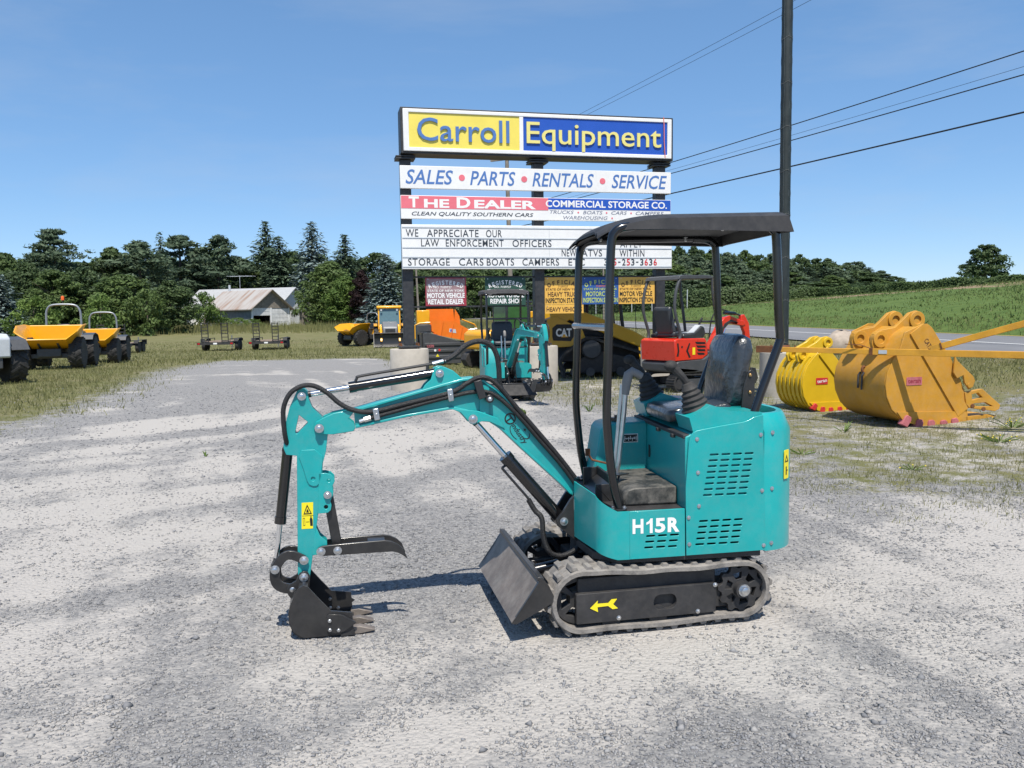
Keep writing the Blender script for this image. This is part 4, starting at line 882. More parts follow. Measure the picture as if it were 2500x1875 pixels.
    bp('ram_pipe', B().tube([offs(.57, .03), offs(.575, .052), offs(.55, .056), offs(.30, .058), offs(.25, .062)], .007, 8, 3), 'black', bc)
    hs_ = [offs(.27, .062), offs(.18, .075)+Vector((0, .01, 0)), Vector((.52, .03, .50)), Vector((.515, .045, .40)), Vector((.49, .06, .325)), Vector((.43, .06, .295)), Vector((.36, .055, .31)), Vector((.30, .05, .35))]
    bp('boom_ram_hose', B().tube(hs_, .0145, 10, 6), 'hose', bc)
    hs_ = [Vector((.50, .02, .36)), Vector((.47, .03, .305)), Vector((.42, .03, .28)), Vector((.36, .02, .30)), Vector((.31, .0, .35))]; bp('boom_ram_hose', B().tube(hs_, .0135, 10, 6), 'hose', bc)
    kc, k0, k1, k2 = ram('bucket_ram', Ta((1.834, .935)), Tk((1.915, .335)), .62, .0265, .0135)
    # links
    la, lc, ld = Ta((1.771, .372)), Tk((1.915, .335)), Tk((1.832, .226))
    def link(p, q, bulge, w, y0, y1, nm):
        p, q = Vector(p), Vector(q); d = (q-p).normalized(); n_ = Vector((-d.y, d.x))*bulge; L = (q-p).length; up, lo = [], []
        for i in range(11):
            u = i/10; c = p.lerp(q, u)+n_*math.sin(u*PI); up.append(c); 
        out = []; inn = []
        for i, c in enumerate(up):
            t = (up[min(10, i+1)]-up[max(0, i-1)]).normalized(); m_ = Vector((-t.y, t.x)); out.append(c+m_*w); inn.append(c-m_*w)
        t0 = (up[0]-up[1]).normalized(); t1 = (up[-1]-up[-2]).normalized()
        poly = out+[up[-1]+t1*w*.9]+inn[::-1]+[up[0]+t0*w*.9]
        poly = [(v.x, v.y) for v in poly]
        o = bp(nm, B().prism(poly, y0, y1).prism(poly, -y1, -y0), 'black', bevel=.003); return o
    l1 = link(la, lc, .050, .023, .042, .056, 'tipping_link'); l2 = link(lc, ld, .040, .025, .042, .056, 'bucket_link')
    pinbolt(l1, la, .056); pinbolt(l1, lc, .056); pinbolt(l2, ld, .05)
    # hoses clamped along the boom side
    h1 = [(1.828, .935, 0), (1.84, 1.0, .05), (1.847, 1.09, .055), (1.842, 1.16, .055), (1.81, 1.224, .055), (1.755, 1.258, .055), (1.696, 1.259, .055), (1.632, 1.223, .055), (1.569, 1.165, .06), (1.499, 1.129, .062)]
    h1b = [(1.405, 1.118), (1.236, 1.153), (1.007, 1.202), (.919, 1.248), (.86, 1.275), (.80, 1.268), (.74, 1.215), (.66, 1.115), (.55, .985), (.43, .84), (.34, .72)]
    pts = [(Ta((a, z))[0], y, Ta((a, z))[1]) if a > 1.6 else (Tb((a, z))[0], y, Tb((a, z))[1]) for a, z, y in h1]+[(Tb(p)[0], .060, Tb(p)[1]) for p in h1b]
    ho = bp('bucket_ram_hose', B().tube(pts, .0125, 10, 5), 'hose')
    h2 = [(1.425, 1.085), (1.30, 1.114), (1.15, 1.150), (1.0, 1.182), (.90, 1.20), (.82, 1.20), (.75, 1.165), (.65, 1.07), (.54, .94), (.43, .81), (.35, .70), (.31, .62)]
    ho2 = bp('auxiliary_hose', B().tube([(Tb(p)[0], .058, Tb(p)[1]) for p in h2], .0115, 10, 5), 'hose')
    p, q = Tb((1.475, 1.070)), Tb((1.418, 1.087)); bp('hose_fitting', B().cyl((p[0], .058, p[1]), (q[0], .058, q[1]), .012, 8).cyl((Tb((1.45, 1.078))[0], .058, Tb((1.45, 1.078))[1]), (q[0], .058, q[1]), .015, 6), 'zinc', ho2)
    bp('bucket_hose_fitting', B().cyl((Ta((1.826, .90))[0], 0, Ta((1.826, .90))[1]), (Ta((1.832, .955))[0], .02, Ta((1.832, .955))[1]), .013, 8), 'zinc', ho)
    for c0, c1 in (((1.384, 1.075), (1.394, 1.135)), ((1.004, 1.158), (1.012, 1.222))):
        p, q = Tb(c0), Tb(c1); cl_ = bp('hose_clamp', B().bar((p[0], .062, p[1]), (q[0], .062, q[1]), .030, .034, (0, 1, 0)), 'zinc', bm_, bevel=.004); m_ = ((p[0]+q[0])/2, (p[1]+q[1])/2)
        hexbolt(cl_, SW@(Vector((m_[0], .078, m_[1]))-KP)+KP, SW@Vector((0, 1, 0)), .007, .008)
    p, q = Tb((.868, 1.262)), Tb((.842, 1.168)); lp_ = bp('work_light', B().bar((p[0], .075, p[1]), (q[0], .075, q[1]), .04, .036, (0, 1, 0)).cyl((Tb((.805, 1.165))[0], .05, Tb((.805, 1.165))[1]), (Tb((.805, 1.165))[0], .09, Tb((.805, 1.165))[1]), .022, 14), 'black', bm_, bevel=.003)
    hexbolt(lp_, SW@(Vector((Tb((.805, 1.165))[0], .09, Tb((.805, 1.165))[1]))-KP)+KP, SW@Vector((0, 1, 0)), .009, .008)
    # bucket: side plates, curved shell, side cutters, teeth
    side = [(1.826, .200), (1.822, .235), (1.800, .262), (1.775, .275), (1.752, .265), (1.70, .200), (1.645, .135), (1.54, .118), (1.535, .022), (1.60, .010), (1.78, .008), (1.83, .045), (1.846, .09), (1.848, .135), (1.836, .175)]
    shell = [(1.535, .016), (1.60, .010), (1.70, .008), (1.80, .010), (1.828, .04), (1.845, .09), (1.846, .135), (1.834, .178), (1.818, .215)]
    bw = .165
    bk = bp('bucket', B().prism([Tk(p) for p in side], bw-.012, bw).prism([Tk(p) for p in side], -bw, -bw+.012).ribbon([Tk(p) for p in shell], .012, -bw+.012, bw-.012), 'black', ang=30)
    ear = [(1.80, .245), (1.765, .320), (1.79, .312), (1.812, .275), (1.845, .262), (1.862, .232), (1.848, .195), (1.80, .18), (1.74, .20), (1.745, .275), (1.755, .305)]
    eq = [Tk(p) for p in [(1.745, .292), (1.755, .312), (1.775, .318), (1.795, .308), (1.815, .27), (1.85, .252), (1.862, .228), (1.855, .20), (1.835, .17), (1.78, .18), (1.75, .23)]]
    [bp('bucket_ear', B().prism(eq, *r_), 'black', bk, bevel=.003) for r_ in ((.05, .064), (-.064, -.05))]; pinbolt(bk, bpin, .066)
    obr = [Tk(p) for p in [(1.80, .255), (1.775, .27), (1.755, .258), (1.78, .235)]]; bp('bucket_bridge', B().prism(obr, -bw+.012, bw-.012), 'black', bk)
    cu = [(1.665, .110), (1.655, .122), (1.60, .116), (1.585, .112), (1.520, .068), (1.575, .032), (1.604, .021), (1.655, .026), (1.667, .04)]
    for s in (1, -1):
        ct = bp('side_cutter', B().prism([Tk(p) for p in cu], min(s*bw, s*(bw+.012)), max(s*bw, s*(bw+.012))), 'black', bk, bevel=.002)
        for a, z in ((1.652, .092), (1.652, .045), (1.61, .040)):
            for t in (1, -1):
                q = Tk((a, z)); y = s*bw+(.012*s if t == s else -.012*s); hexbolt(ct, SW@(Vector((q[0], y, q[1]))-KP)+KP, SW@Vector((0, t, 0)), .0095, .010, washer=False)
    bp('lip', B().prism([Tk(p) for p in [(1.60, .016), (1.60, .002), (1.53, .004), (1.53, .022)]], -bw-.004, bw+.004), 'black', bk)
    for y in (-.13, 0, .13):
        tq = [Tk(p) for p in [(1.545, .034), (1.50, .038), (1.43, .016), (1.43, .010), (1.50, .000), (1.545, .0)]]
        bp('tooth', B().prism(tq, y-.022, y+.022), 'blade_steel', bk, bevel=.003)
    return root

make_excavator('mini_excavator', 'teal mini excavator with black canopy parked in the foreground gravel', (0.653, 4.537, 0.004), PI+R(12), R(-4), group=None)
make_excavator('mini_excavator', 'small teal mini excavator facing the camera in front of the big sign', (-.10, 16.1, hz(-.10, 16.1)+.004), PI+R(97), R(2), R(20), R(8), R(-8), R(-35), hero=False)
# ------------------------------------------------------------------ pylon sign on three posts
SG = (-2.26, 18.3, 0.0); SA = R(13)
sg = thing('pylon_sign', 'tall black roadside sign with yellow and blue header over white letter boards', 'sign', SG, SA)
for s in (0.0, 2.97, 5.90):
    ft = obj('concrete_footing', B().lathe([(.40, 0), (.425, .0), (.425, .93), (.415, .945), (.40, .95)], (s, 0, -.05), (0, 0, 1), 40), 'concrete', sg)
    po = obj('post', B().box(s-.115, s+.115, -.115, .115, .98, 4.98), 'sign_black', sg, bevel=.01)
    obj('base_plate', B().box(s-.24, s+.24, -.24, .24, .925, .965).box(s-.16, s+.16, -.16, .16, .89, .925), 'sign_black', po, bevel=.005)
    for e in ((-1, -1), (1, -1), (-1, 1), (1, 1)): obj('anchor_bolt', B().cyl((s+e[0]*.19, e[1]*.19, .9), (s+e[0]*.19, e[1]*.19, 1.03), .016, 8).cyl((s+e[0]*.19, e[1]*.19, .965), (s+e[0]*.19, e[1]*.19, .99), .03, 6), 'rust', po)
    obj('cap_plate', B().box(s-.21, s+.21, -.2, .2, 4.985, 5.015).box(s-.21, s+.21, -.2, .2, 5.03, 5.055).box(s-.08, s+.08, -.08, .08, 5.0, 5.10), 'sign_black', po, bevel=.004)
def SF(y): return lambda u, v, w: (u, y-w, v)
# header cabinet
hd = obj('header_cabinet', B().box(-.10, 6.14, -.26, .26, 5.09, 6.06), 'sign_black', sg, bevel=.012)
fr = B().prism([[(-.05, 5.135), (6.09, 5.135), (6.09, 6.02), (-.05, 6.02)], [(.075, 5.215), (5.985, 5.215), (5.985, 5.945), (.075, 5.945)]], -.300, -.262); obj('white_retainer', fr, 'sign_white', hd, bevel=.012)
obj('face_panel', B().box(.07, 2.50, -.276, -.262, 5.21, 5.95), 'sign_yellow', hd); obj('divider', B().box(2.50, 2.585, -.292, -.262, 5.21, 5.95), 'sign_white', hd); obj('face_panel', B().box(2.585, 5.99, -.276, -.262, 5.21, 5.95), 'sign_blue', hd)
b = B(); textflat(b, 'Carroll', .25, 2.27, 5.355, 5.845, SF(-.276), bold=.004, depth=.03); obj('lettering', b, 'sign_bluetext', hd)
b = B(); textflat(b, 'Equipment', 2.66, 5.83, 5.225, 5.84, SF(-.276), bold=.004, depth=.03); obj('lettering', b, 'sign_letter_yellow', hd)
b = B().prism([circ(5.905, 5.295, .026, 16), circ(5.905, 5.295, .021, 16)], -.279, -.277); textflat(b, 'R', 5.896, 5.915, 5.283, 5.308, SF(-.2785)); obj('registered_mark', b, 'mid_grey', hd)
obj('orange_cord', B().tube([(5.885, -.31, 6.06), (5.895, -.312, 5.9), (5.90, -.312, 5.5), (5.925, -.31, 5.15)], .009, 6), mat('pink_orange_cord', (.8, .22, .16), .6), hd)
# service board
def ux(u): q_ = (u-108)/2002; return -.12+6.24*q_*18.3/(19.7*(1-q_)+18.3*q_)
b2 = obj('service_board', B().box(-.13, 6.12, -.19, -.12, 4.36, 4.845), 'sign_white', sg, bevel=.008)
for w, a, c in (('SALES', 145, 497), ('PARTS', 622, 958), ('RENTALS', 1083, 1538), ('SERVICE', 1670, 2080)):
    b = B(); textflat(b, w, ux(a), ux(c), 4.455, 4.765, SF(-.193), bold=.012, shear=.22); obj('lettering', b, 'sign_bluetext', b2)
for u in (562, 1023, 1603): obj('dot', B().prism(circ(ux(u), 4.61, .068, 22), -.195, -.191), 'sign_pink', b2)
# dealer board
b3 = obj('dealer_board', B().box(-.13, 6.12, -.19, -.12, 3.715, 4.215), 'sign_white', sg, bevel=.008)
obj('red_band', B().box(-.12, 3.165, -.1945, -.1905, 3.935, 4.205), 'sign_pink', b3); obj('blue_band', B().box(3.165, 6.11, -.1945, -.1905, 3.965, 4.205), 'sign_blue', b3)
for w, a, c, z1 in (('T', 165, 240, 4.192), ('HE', 278, 465, 4.14), ('D', 520, 622, 4.192), ('EALER', 650, 1108, 4.14)): b = B(); textflat(b, w, ux(a), ux(c), 3.955, z1, SF(-.1965), bold=.035); obj('lettering', b, 'white', b3)
b = B(); textflat(b, 'CLEAN QUALITY SOUTHERN CARS', ux(185), ux(1088), 3.77, 3.868, SF(-.193), bold=.012, shear=.25); obj('lettering', b, 'sign_darktext', b3)
b = B(); textflat(b, 'COMMERCIAL STORAGE CO.', ux(1180), ux(2080), 4.01, 4.165, SF(-.1965), bold=.022); obj('lettering', b, 'white', b3)
for w, a, c, z in (('TRUCKS', 1210, 1388, 3.862), ('BOATS', 1457, 1602, 3.862), ('CARS', 1667, 1783, 3.862), ('CAMPERS', 1848, 2055, 3.862), ('WAREHOUSING', 1310, 1640, 3.742), ('EQUIPMENT', 1706, 1962, 3.742)): b = B(); textflat(b, w, ux(a), ux(c), z, z+.078, SF(-.193), bold=.004, shear=.22); obj('lettering', b, 'sign_greytext', b3)
for u, z in ((1422, 3.9), (1632, 3.9), (1814, 3.9), (1673, 3.78)): obj('dot', B().prism(circ(ux(u), z, .02, 12), -.195, -.191), 'sign_pink', b3)
# letter board with rails
b4 = obj('letter_board', B().box(-.13, 6.12, -.25, -.12, 2.63, 3.585), 'sign_white', sg, bevel=.008)
for z in (3.535, 3.308, 3.10, 2.893, 2.688): obj('letter_rail', B().prism([(-.262, z-.014), (-.252, z-.022), (-.252, z+.012), (-.256, z+.012)], -.12, 6.11, lambda u, v, w: (w, u, v)), 'pale_grey', b4)
obj('seam', B().box(3.16, 3.168, -.2515, -.2505, 2.64, 3.575), 'pale_grey', b4)
for z0, z1, ws in ((3.322, 3.485, (('WE', 135, 228), ('APPRECIATE', 292, 675), ('OUR', 730, 848))), (3.115, 3.272, (('LAW', 247, 380), ('ENFORCEMENT', 430, 860), ('OFFICERS', 925, 1215), ('APPLY', 1725, 1890))),
                   (2.908, 3.065, (('NEW', 1290, 1398), ('ATVS', 1440, 1590), ('WITHIN', 1720, 1905))), (2.703, 2.86, (('STORAGE', 147, 457), ('CARS', 525, 708), ('BOATS', 732, 935), ('CAMPERS', 997, 1270), ('ETC', 1340, 1462)))):
    for w, a, c in ws:
        b = B(); textflat(b, w, ux(a), ux(c), z0, z1, SF(-.2545), bold=.004, space=1.08); obj('lettering', b, 'sign_darktext', b4)
u0 = 1605
for i, ch in enumerate('315-253-3636'):
    a = u0+33.4*i; b = B()
    if ch == '-': b.box(ux(a+4), ux(a+22), -.2545, -.254, 2.772, 2.795)
    elif ch == '1': textflat(b, ch, ux(a+8), ux(a+18), 2.703, 2.86, SF(-.2545), bold=.02)
    else: textflat(b, ch, ux(a+1), ux(a+26), 2.703, 2.86, SF(-.2545), bold=.02)
    obj('letter', b, 'sign_redtext' if i in (1, 2, 5, 9, 11) else 'sign_darktext', b4)
for s0, s1, z in ((.115, 2.855, 2.468), (3.085, 5.785, 2.468), (.115, 2.855, 1.815)): obj('hanging_rail', B().box(s0, s1, -.02, .02, z-.018, z+.018), 'sign_black', sg)
# licence plates hung on the rail
def plate(name, label, s0, s1, z0, z1, face, lines, edge=None, arch=None, archm='white'):
    c, sn = math.cos(SA), math.sin(SA); y = -.05
    t = thing(name, label, 'sign', (SG[0]+s0*c-y*sn, SG[1]+s0*sn+y*c, z0), SA, 'licence plates hung under the sign'); W, Hh = s1-s0, z1-z0
    obj('panel', B().box(0, W, -.012, .012, 0, Hh), edge or face, t)
    if edge: obj('faded_face', B().prism([(.02, .10), (.12, .02), (W-.2, .015), (W-.05, .2), (W-.02, Hh-.02), (.02, Hh-.02)], -.016, -.0125), face, t)
    if arch:
        b = B(); arctext(b, arch, W/2, Hh*arch_c[0], Hh*arch_c[1], arch_c[2], arch_c[3], Hh*.155, SF(-.018), bold=.03); obj('lettering', b, archm, t)
    for w, a, d, e, f, m, bo in lines:
        b = B(); textflat(b, w, W*a, W*d, Hh*e, Hh*f, SF(-.018), bold=bo); obj('lettering', b, m, t)
    for x in (.06, W-.06): obj('hanger_bolt', B().cyl((x, -.02, Hh-.03), (x, -.012, Hh-.03), .01, 6), 'zinc', t)
    return t
arch_c = (-.62, 1.37, -26, 26)
plate('licence_plate', 'faded maroon registered retail dealer plate hung under the sign', .38, 1.29, 1.83, 2.45, 'lic_maroon', [('NO. 7109727', .20, .64, .62, .70, 'white', .01), ('STATE OF NEW YORK', .05, .95, .50, .58, 'white', .015), ('MOTOR VEHICLE', .04, .96, .28, .46, 'white', .03), ('RETAIL DEALER', .06, .94, .06, .24, 'white', .03)], 'lic_red', 'REGISTERED')
plate('licence_plate', 'green registered repair shop plate hung under the sign', 1.72, 2.65, 1.83, 2.45, 'lic_green', [('NO. 7109727', .22, .64, .62, .70, 'white', .01), ('STATE OF NEW YORK', .05, .95, .50, .58, 'white', .015), ('MOTOR VEHICLE', .04, .96, .28, .46, 'white', .03), ('REPAIR SHOP', .12, .90, .06, .24, 'white', .03)], None, 'REGISTERED')
plate('licence_plate', 'yellow heavy truck inspection station plate under the sign', 3.10, 3.985, 1.832, 2.45, 'lic_yellow', [('7109727', .36, .62, .63, .70, 'brown_text', -.005), ('STATE OF NEW YORK', .03, .97, .52, .60, 'brown_text', .01), ('HEAVY TRUCK', .08, .94, .29, .47, 'brown_text', .015), ('INSPECTION STATION', .02, .98, .06, .24, 'decal_black', .02)], None, 'OFFICIAL', 'brown_text')
plate('licence_plate', 'blue motorcycle inspection station plate under the sign', 3.99, 4.872, 1.832, 2.45, 'lic_blue', [('7109727', .38, .64, .63, .70, 'orange', -.002), ('STATE OF NEW YORK', .04, .96, .52, .60, 'lic_limetext', .01), ('MOTORCYCLE', .10, .90, .29, .47, 'lic_limetext', .015), ('INSPECTION STATION', .02, .98, .06, .24, 'lic_limetext', .02)], None, 'OFFICIAL', 'lic_limetext')
plate('licence_plate', 'yellow motor vehicle inspection station plate beside the right post', 4.877, 5.77, 1.832, 2.45, 'lic_yellow', [('7109727', .34, .62, .63, .70, 'brown_text', -.005), ('STATE OF NEW YORK', .03, .90, .52, .60, 'brown_text', .01), ('MOTOR VEHICLE', .03, .93, .29, .47, 'decal_black', .015), ('INSPECTION STATION', .01, .95, .06, .24, 'decal_black', .02)], None, 'OFFICIAL', 'brown_text')
plate('licence_plate', 'narrow yellow heavy vehicles strip below the heavy truck plate', 3.10, 4.02, 1.63, 1.825, 'lic_yellow', [('HEAVY VEHICLES', .04, .96, .22, .74, 'brown_text', .015)])

# ------------------------------------------------------------------ tall black pole on its footing
pp = thing('tall_pole', 'tall black pole wrapped in wire on a round concrete footing', 'pole', (5.15, 15.7, 0))
obj('concrete_footing', B().lathe([(.40, 0), (.425, 0), (.425, .87), (.41, .885), (.39, .89)], (0, 0, -.04), (0, 0, 1), 40), 'concrete', pp)
pl_ = obj('shaft', B().cyl((0, 0, .90), (0, 0, 9.2), .098, 24), mat('dark_green_black_paint', (.018, .026, .026), .55, var=.3), pp)
obj('base_plate', B().box(-.22, .22, -.22, .22, .855, .89).lathe([(.14, 0), (.11, .07), (.10, .08)], (0, 0, .89), (0, 0, 1), 20), 'rust', pp, bevel=.005)
for e in ((-1, -1), (1, -1), (-1, 1), (1, 1)): obj('anchor_bolt', B().cyl((e[0]*.17, e[1]*.17, .86), (e[0]*.17, e[1]*.17, .97), .015, 8), 'rust', pp)
cwm = mat('galvanised_wire', (.20, .21, .21), .5, .5)
for k in range(10):
    b = B(); z0 = 1.0+k*.8
    for j in range(6):
        a0 = 2*PI*j/6+k; b.tube([((.102)*math.cos(a0+.25*math.sin(i*PI)), .102*math.sin(a0+.4*(i % 2)), z0+.2*i) for i in range(5)], .0022, 4)
    b.tube([(.103*math.cos(t), .103*math.sin(t), z0+.02*math.sin(3*t)) for t in [2*PI*i/16 for i in range(17)]], .003, 4)
    obj('wire_mesh', b, cwm, pp)
# ------------------------------------------------------------------ yellow swing gate
gt = thing('swing_gate', 'long yellow steel gate bar with a slanted brace beside the yellow buckets', 'gate', (8.3, 7.85, hz(8.3, 7.85)))
def gl_(x, y, z): return Vector((x-8.3, y-7.85, z-hz(8.3, 7.85)))
gA, gB = gl_(3.72, 12.43, 1.045), gl_(8.25, 7.9, 1.03)
def gp(u): return gA.lerp(gB, u)
gtm = mat('chipped_yellow_bar', (.66, .32, .022), .5, var=.18, scale=4, bump=.1, bscale=25, dust=.1)
obj('gate_bar', B().bar(gp(.03), gp(.27), .055, .072), gtm, gt, bevel=.004); obj('gate_bar', B().bar(gp(.262), gp(1), .066, .084), gtm, gt, bevel=.004)
obj('rusty_end', B().bar(gp(-.005), gp(.055), .085, .10), 'rust', gt, bevel=.004); obj('weld_band', B().bar(gp(.257), gp(.264), .075, .095), 'rust', gt)
g1 = gp(.378)+Vector((0, 0, .05)); g2 = gp(1)+Vector((0, 0, 1.30)); obj('slanted_brace', B().bar(g1, g2, .06, .078), gtm, gt, bevel=.004)
obj('weld_band', B().bar(g1+(g2-g1)*.03, g1+(g2-g1)*.035, .07, .085), 'rust', gt)
obj('hinge_post', B().cyl((-.05, 0, 0), (-.05, 0, 2.4), .08, 18), gtm, gt)
q = gp(.285); obj('reflector', B().obox(q+Vector((-.026, -.026, .0)), (.004, .11, .05), Matrix.Rotation(R(45), 3, 'Z')), 'pale_grey', gt)
obj('chain_end', B().tube([gp(.262)+Vector((-.02, 0, .04)), gp(.255)+Vector((-.10, .05, .09)), gp(.24)+Vector((-.2, .1, .10))], .006, 5), 'rust', gt)

# ------------------------------------------------------------------ big digging buckets on the ground
def ringlug(c, r, y0, y1): return B().prism([circ(c[0], c[1], r, 20), circ(c[0], c[1], r*.5, 14)], y0, y1)
def dig_bucket(name, label, loc, rz, m, side, shellpts, W, earp, eary, heel, tooth_m, bar, marks, slotted=False, cutter=True):
    t = thing(name, label, 'digging bucket', loc, rz, 'digging buckets by the gate')
    near = obj('side_plate', B().prism(side, 0, .025), m, t, bevel=.004, label=None); obj('side_plate', B().prism(side, W-.025, W), m, t, bevel=.004)
    if not slotted:
        obj('shell', B().ribbon(catm2(shellpts, 4), .03, .025, W-.025), m, t, ang=50)
    else:
        pp_ = catm2(shellpts, 4); n = 6
        obj('shell', B().ribbon(pp_[:7], .03, .025, W-.025).ribbon(pp_[-5:], .03, .025, W-.025), m, t, ang=50)
        for k in range(n+1):
            y = .03+(W-.06)*k/n; obj('shell_bar', B().ribbon(pp_[5:-3], .045, max(.025, y-.035), min(W-.025, y+.035)), m, t, ang=50)
        for k in (len(pp_)//3, len(pp_)//2, 2*len(pp_)//3): p = pp_[k]; obj('cross_bar', B().bar((p[0]+.02, .03, p[1]), (p[0]+.02, W-.03, p[1]), .05, .03), m, t)
    # side reinforcement bar
    a, c_ = Vector(bar[0]), Vector(bar[1]); d = (c_-a).normalized(); n_ = Vector((d.y, -d.x))*bar[2]
    n_ = n_ if n_.x > 0 else -n_
    obj('side_bar', B().prism([tuple(a), tuple(c_), tuple(c_+n_*.8), tuple(a+n_)], -.022, 0), m, near, bevel=.004)
    obj('wear_strip', B().prism(heel[0], -.018, 0), m, near, bevel=.003)
    for y in eary:
        e = obj('hinge_ear', B().prism(earp[0], y-.03, y+.03), m, t, bevel=.005)
        for c in earp[1:]: obj('pin_boss', ringlug(c[:2], c[2], y-.055, y+.055), m, e, bevel=.004)
    for (x, z, r) in heel[1]:
        cs, sn = math.cos(r), math.sin(r); pts = [(-.05, -.07), (.05, -.06), (.055, .05), (.03, .085), (-.035, .08), (-.05, .05)]
        obj('heel_shroud', B().prism([(x+u*heel[2]*cs-v*heel[2]*sn, z+u*heel[2]*sn+v*heel[2]*cs) for u, v in pts], -.045, .05), tooth_m, t, bevel=.006)
    for fnm, s, x0, x1, z0, z1, ang, mm, back in marks:
        if back: obj('badge', B().prism(rrect(x0-.02, x1+.02, z0-.03, z1+.03, .01, 2), -.006, 0), back, near)
        b = B(); cx, cz = (x0+x1)/2, (z0+z1)/2
        textflat(b, s, x0, x1, z0, z1, lambda u, v, w: (cx+(u-cx)*math.cos(ang)-(v-cz)*math.sin(ang), (-.0085 if back else -.0245), cz+(u-cx)*math.sin(ang)+(v-cz)*math.cos(ang)), bold=.01); obj(fnm, b, mm, near)
    return t
def catm2(p, k): return [(v.x, v.y) for v in catmull([Vector((a, b, 0)) for a, b in p], k)]
side = [(-.20, 1.30), (-.10, 1.34), (.07, 1.41), (.15, 1.41), (.22, 1.36), (.36, 1.17), (.52, .96), (.66, .70), (.80, .42), (.84, .06), (.62, .02), (.13, .03), (-.20, .12), (-.37, .26), (-.455, .44), (-.48, .60), (-.45, .78), (-.36, .95), (-.26, 1.10)]
shellp = [(.95, .03), (.62, .03), (.13, .045), (-.20, .135), (-.36, .27), (-.44, .44), (-.465, .60), (-.435, .78), (-.345, .95), (-.24, 1.12), (-.13, 1.26), (.04, 1.36)]
ear = [(-.42, 1.02), (-.46, 1.16), (-.42, 1.28), (-.30, 1.33), (-.10, 1.36), (.02, 1.46), (.13, 1.56), (.24, 1.59), (.34, 1.55), (.38, 1.45), (.34, 1.36), (.2, 1.2), (-.1, 1.05)]
bb_ = dig_bucket('digging_bucket', 'big weathered yellow excavator bucket lying behind the gate bar', (5.47, 11.15, hz(5.47, 11.15)-.02), R(13), 'bucket_yellow', side, shellp, 1.15,
    [ear, (-.33, 1.20, .115), (.24, 1.46, .12)], (.36, .80), ([(-.30, .23), (.78, .20), (.80, .04), (.62, .0), (.13, .01), (-.2, .10)], [(-.17, .10, -.55), (.03, .04, -.2), (.22, .02, -.08), (.42, .01, 0), (.60, .03, .1)], 1.0),
    'tooth_pink', ((-.13, 1.28), (.66, .13), .24), [('paint_marking', 'CAT330', .055, .275, 1.075, 1.145, -1.0, 'brown_text', None), ('badge_lettering', 'teran', -.14, .06, .615, .665, 0, 'lic_red', 'tooth_pink')])
sc1 = [(.56, .96), (.60, .90), (.86, .68), (.89, .62), (.86, .54), (.80, .50), (.72, .60), (.70, .70), (.60, .66), (.54, .74)]
obj('wear_hook', B().prism(sc1, -.05, -.022), 'bucket_yellow', bb_, bevel=.005); obj('wear_hook_bolt', B().cyl((.80, -.06, .56), (.80, -.022, .56), .035, 12), 'bucket_yellow', bb_)
sc2 = [[(.76, .46), (1.04, .50), (1.34, .27), (1.33, .21), (1.26, .18), (.84, .24), (.78, .30)], [(.87, .43), (.97, .45), (1.05, .38), (.88, .35)], [(.90, .30), (1.10, .31), (1.22, .25), (.95, .26)]]
obj('side_cutter', B().prism(sc2, -.02, .04), 'bucket_yellow', bb_, bevel=.006); obj('cutter_bolt', B().cyl((.88, -.035, .27), (.88, -.02, .27), .03, 10), 'rust', bb_); obj('cutter_bolt', B().cyl((1.06, -.035, .22), (1.06, -.02, .22), .03, 10), 'rust', bb_)
obj('lip', B().prism([(.80, .12), (1.15, .14), (1.36, .08), (1.32, .03), (.80, .0)], .0, 1.15), 'bucket_yellow', bb_, bevel=.006)
for k in range(4): y = .12+.30*k; obj('tooth', B().prism([(1.24, .13), (1.52, .085), (1.52, .065), (1.24, .02)], y-.05, y+.05), 'bucket_yellow', bb_, bevel=.006)
obj('lifting_eye', B().tube([(-.40, .50, .80), (-.46, .50, .82), (-.48, .50, .78), (-.46, .50, .74), (-.43, .50, .76)], .018, 8, 3), 'rust', bb_); obj('chain_hook', B().tube([(-.47, .47, .74), (-.50, .47, .70), (-.505, .47, .50)], .014, 6).tube([(-.47, .55, .74), (-.50, .55, .70), (-.505, .55, .52)], .014, 6), 'black_matt', bb_)
side2 = [(-.10, .88), (-.04, .94), (.10, 1.0), (.20, .97), (.32, .84), (.52, .58), (.60, .30), (.58, .03), (.40, .0), (.15, .0), (-.03, .03), (-.19, .12), (-.27, .26), (-.30, .42), (-.29, .57), (-.21, .75)]
shell2 = [(.72, .01), (.40, .012), (.15, .015), (-.03, .045), (-.18, .135), (-.255, .265), (-.285, .42), (-.275, .565), (-.20, .74), (-.09, .87), (.05, .96)]
ear2 = [(-.24, .80), (-.26, .90), (-.20, .98), (-.08, 1.02), (.08, 1.10), (.18, 1.18), (.29, 1.20), (.38, 1.14), (.36, 1.04), (.2, .93), (-.05, .80)]
dig_bucket('digging_bucket', 'smaller bright yellow slotted excavator bucket beside the pole footing', (4.88, 13.1, hz(4.88, 13.1)-.01), R(13), 'bucket_yellow2', side2, shell2, .80,
    [ear2, (-.15, .91, .085), (.29, 1.10, .085)], (.26, .54), ([(-.17, .16), (.57, .16), (.58, .03), (.40, .0), (.15, .0), (-.03, .03)], [(-.10, .09, -.6), (.05, .03, -.15), (.20, .015, 0), (.36, .02, .05), (.52, .02, .1)], .72),
    'tooth_red', ((-.02, .92), (.50, .30), .20), [('paint_marking', 'PC160', .305, .475, .655, .715, -1.02, 'decal_black', None), ('badge_lettering', 'teran', -.04, .13, .475, .52, .12, 'white', 'tooth_red')], slotted=True)
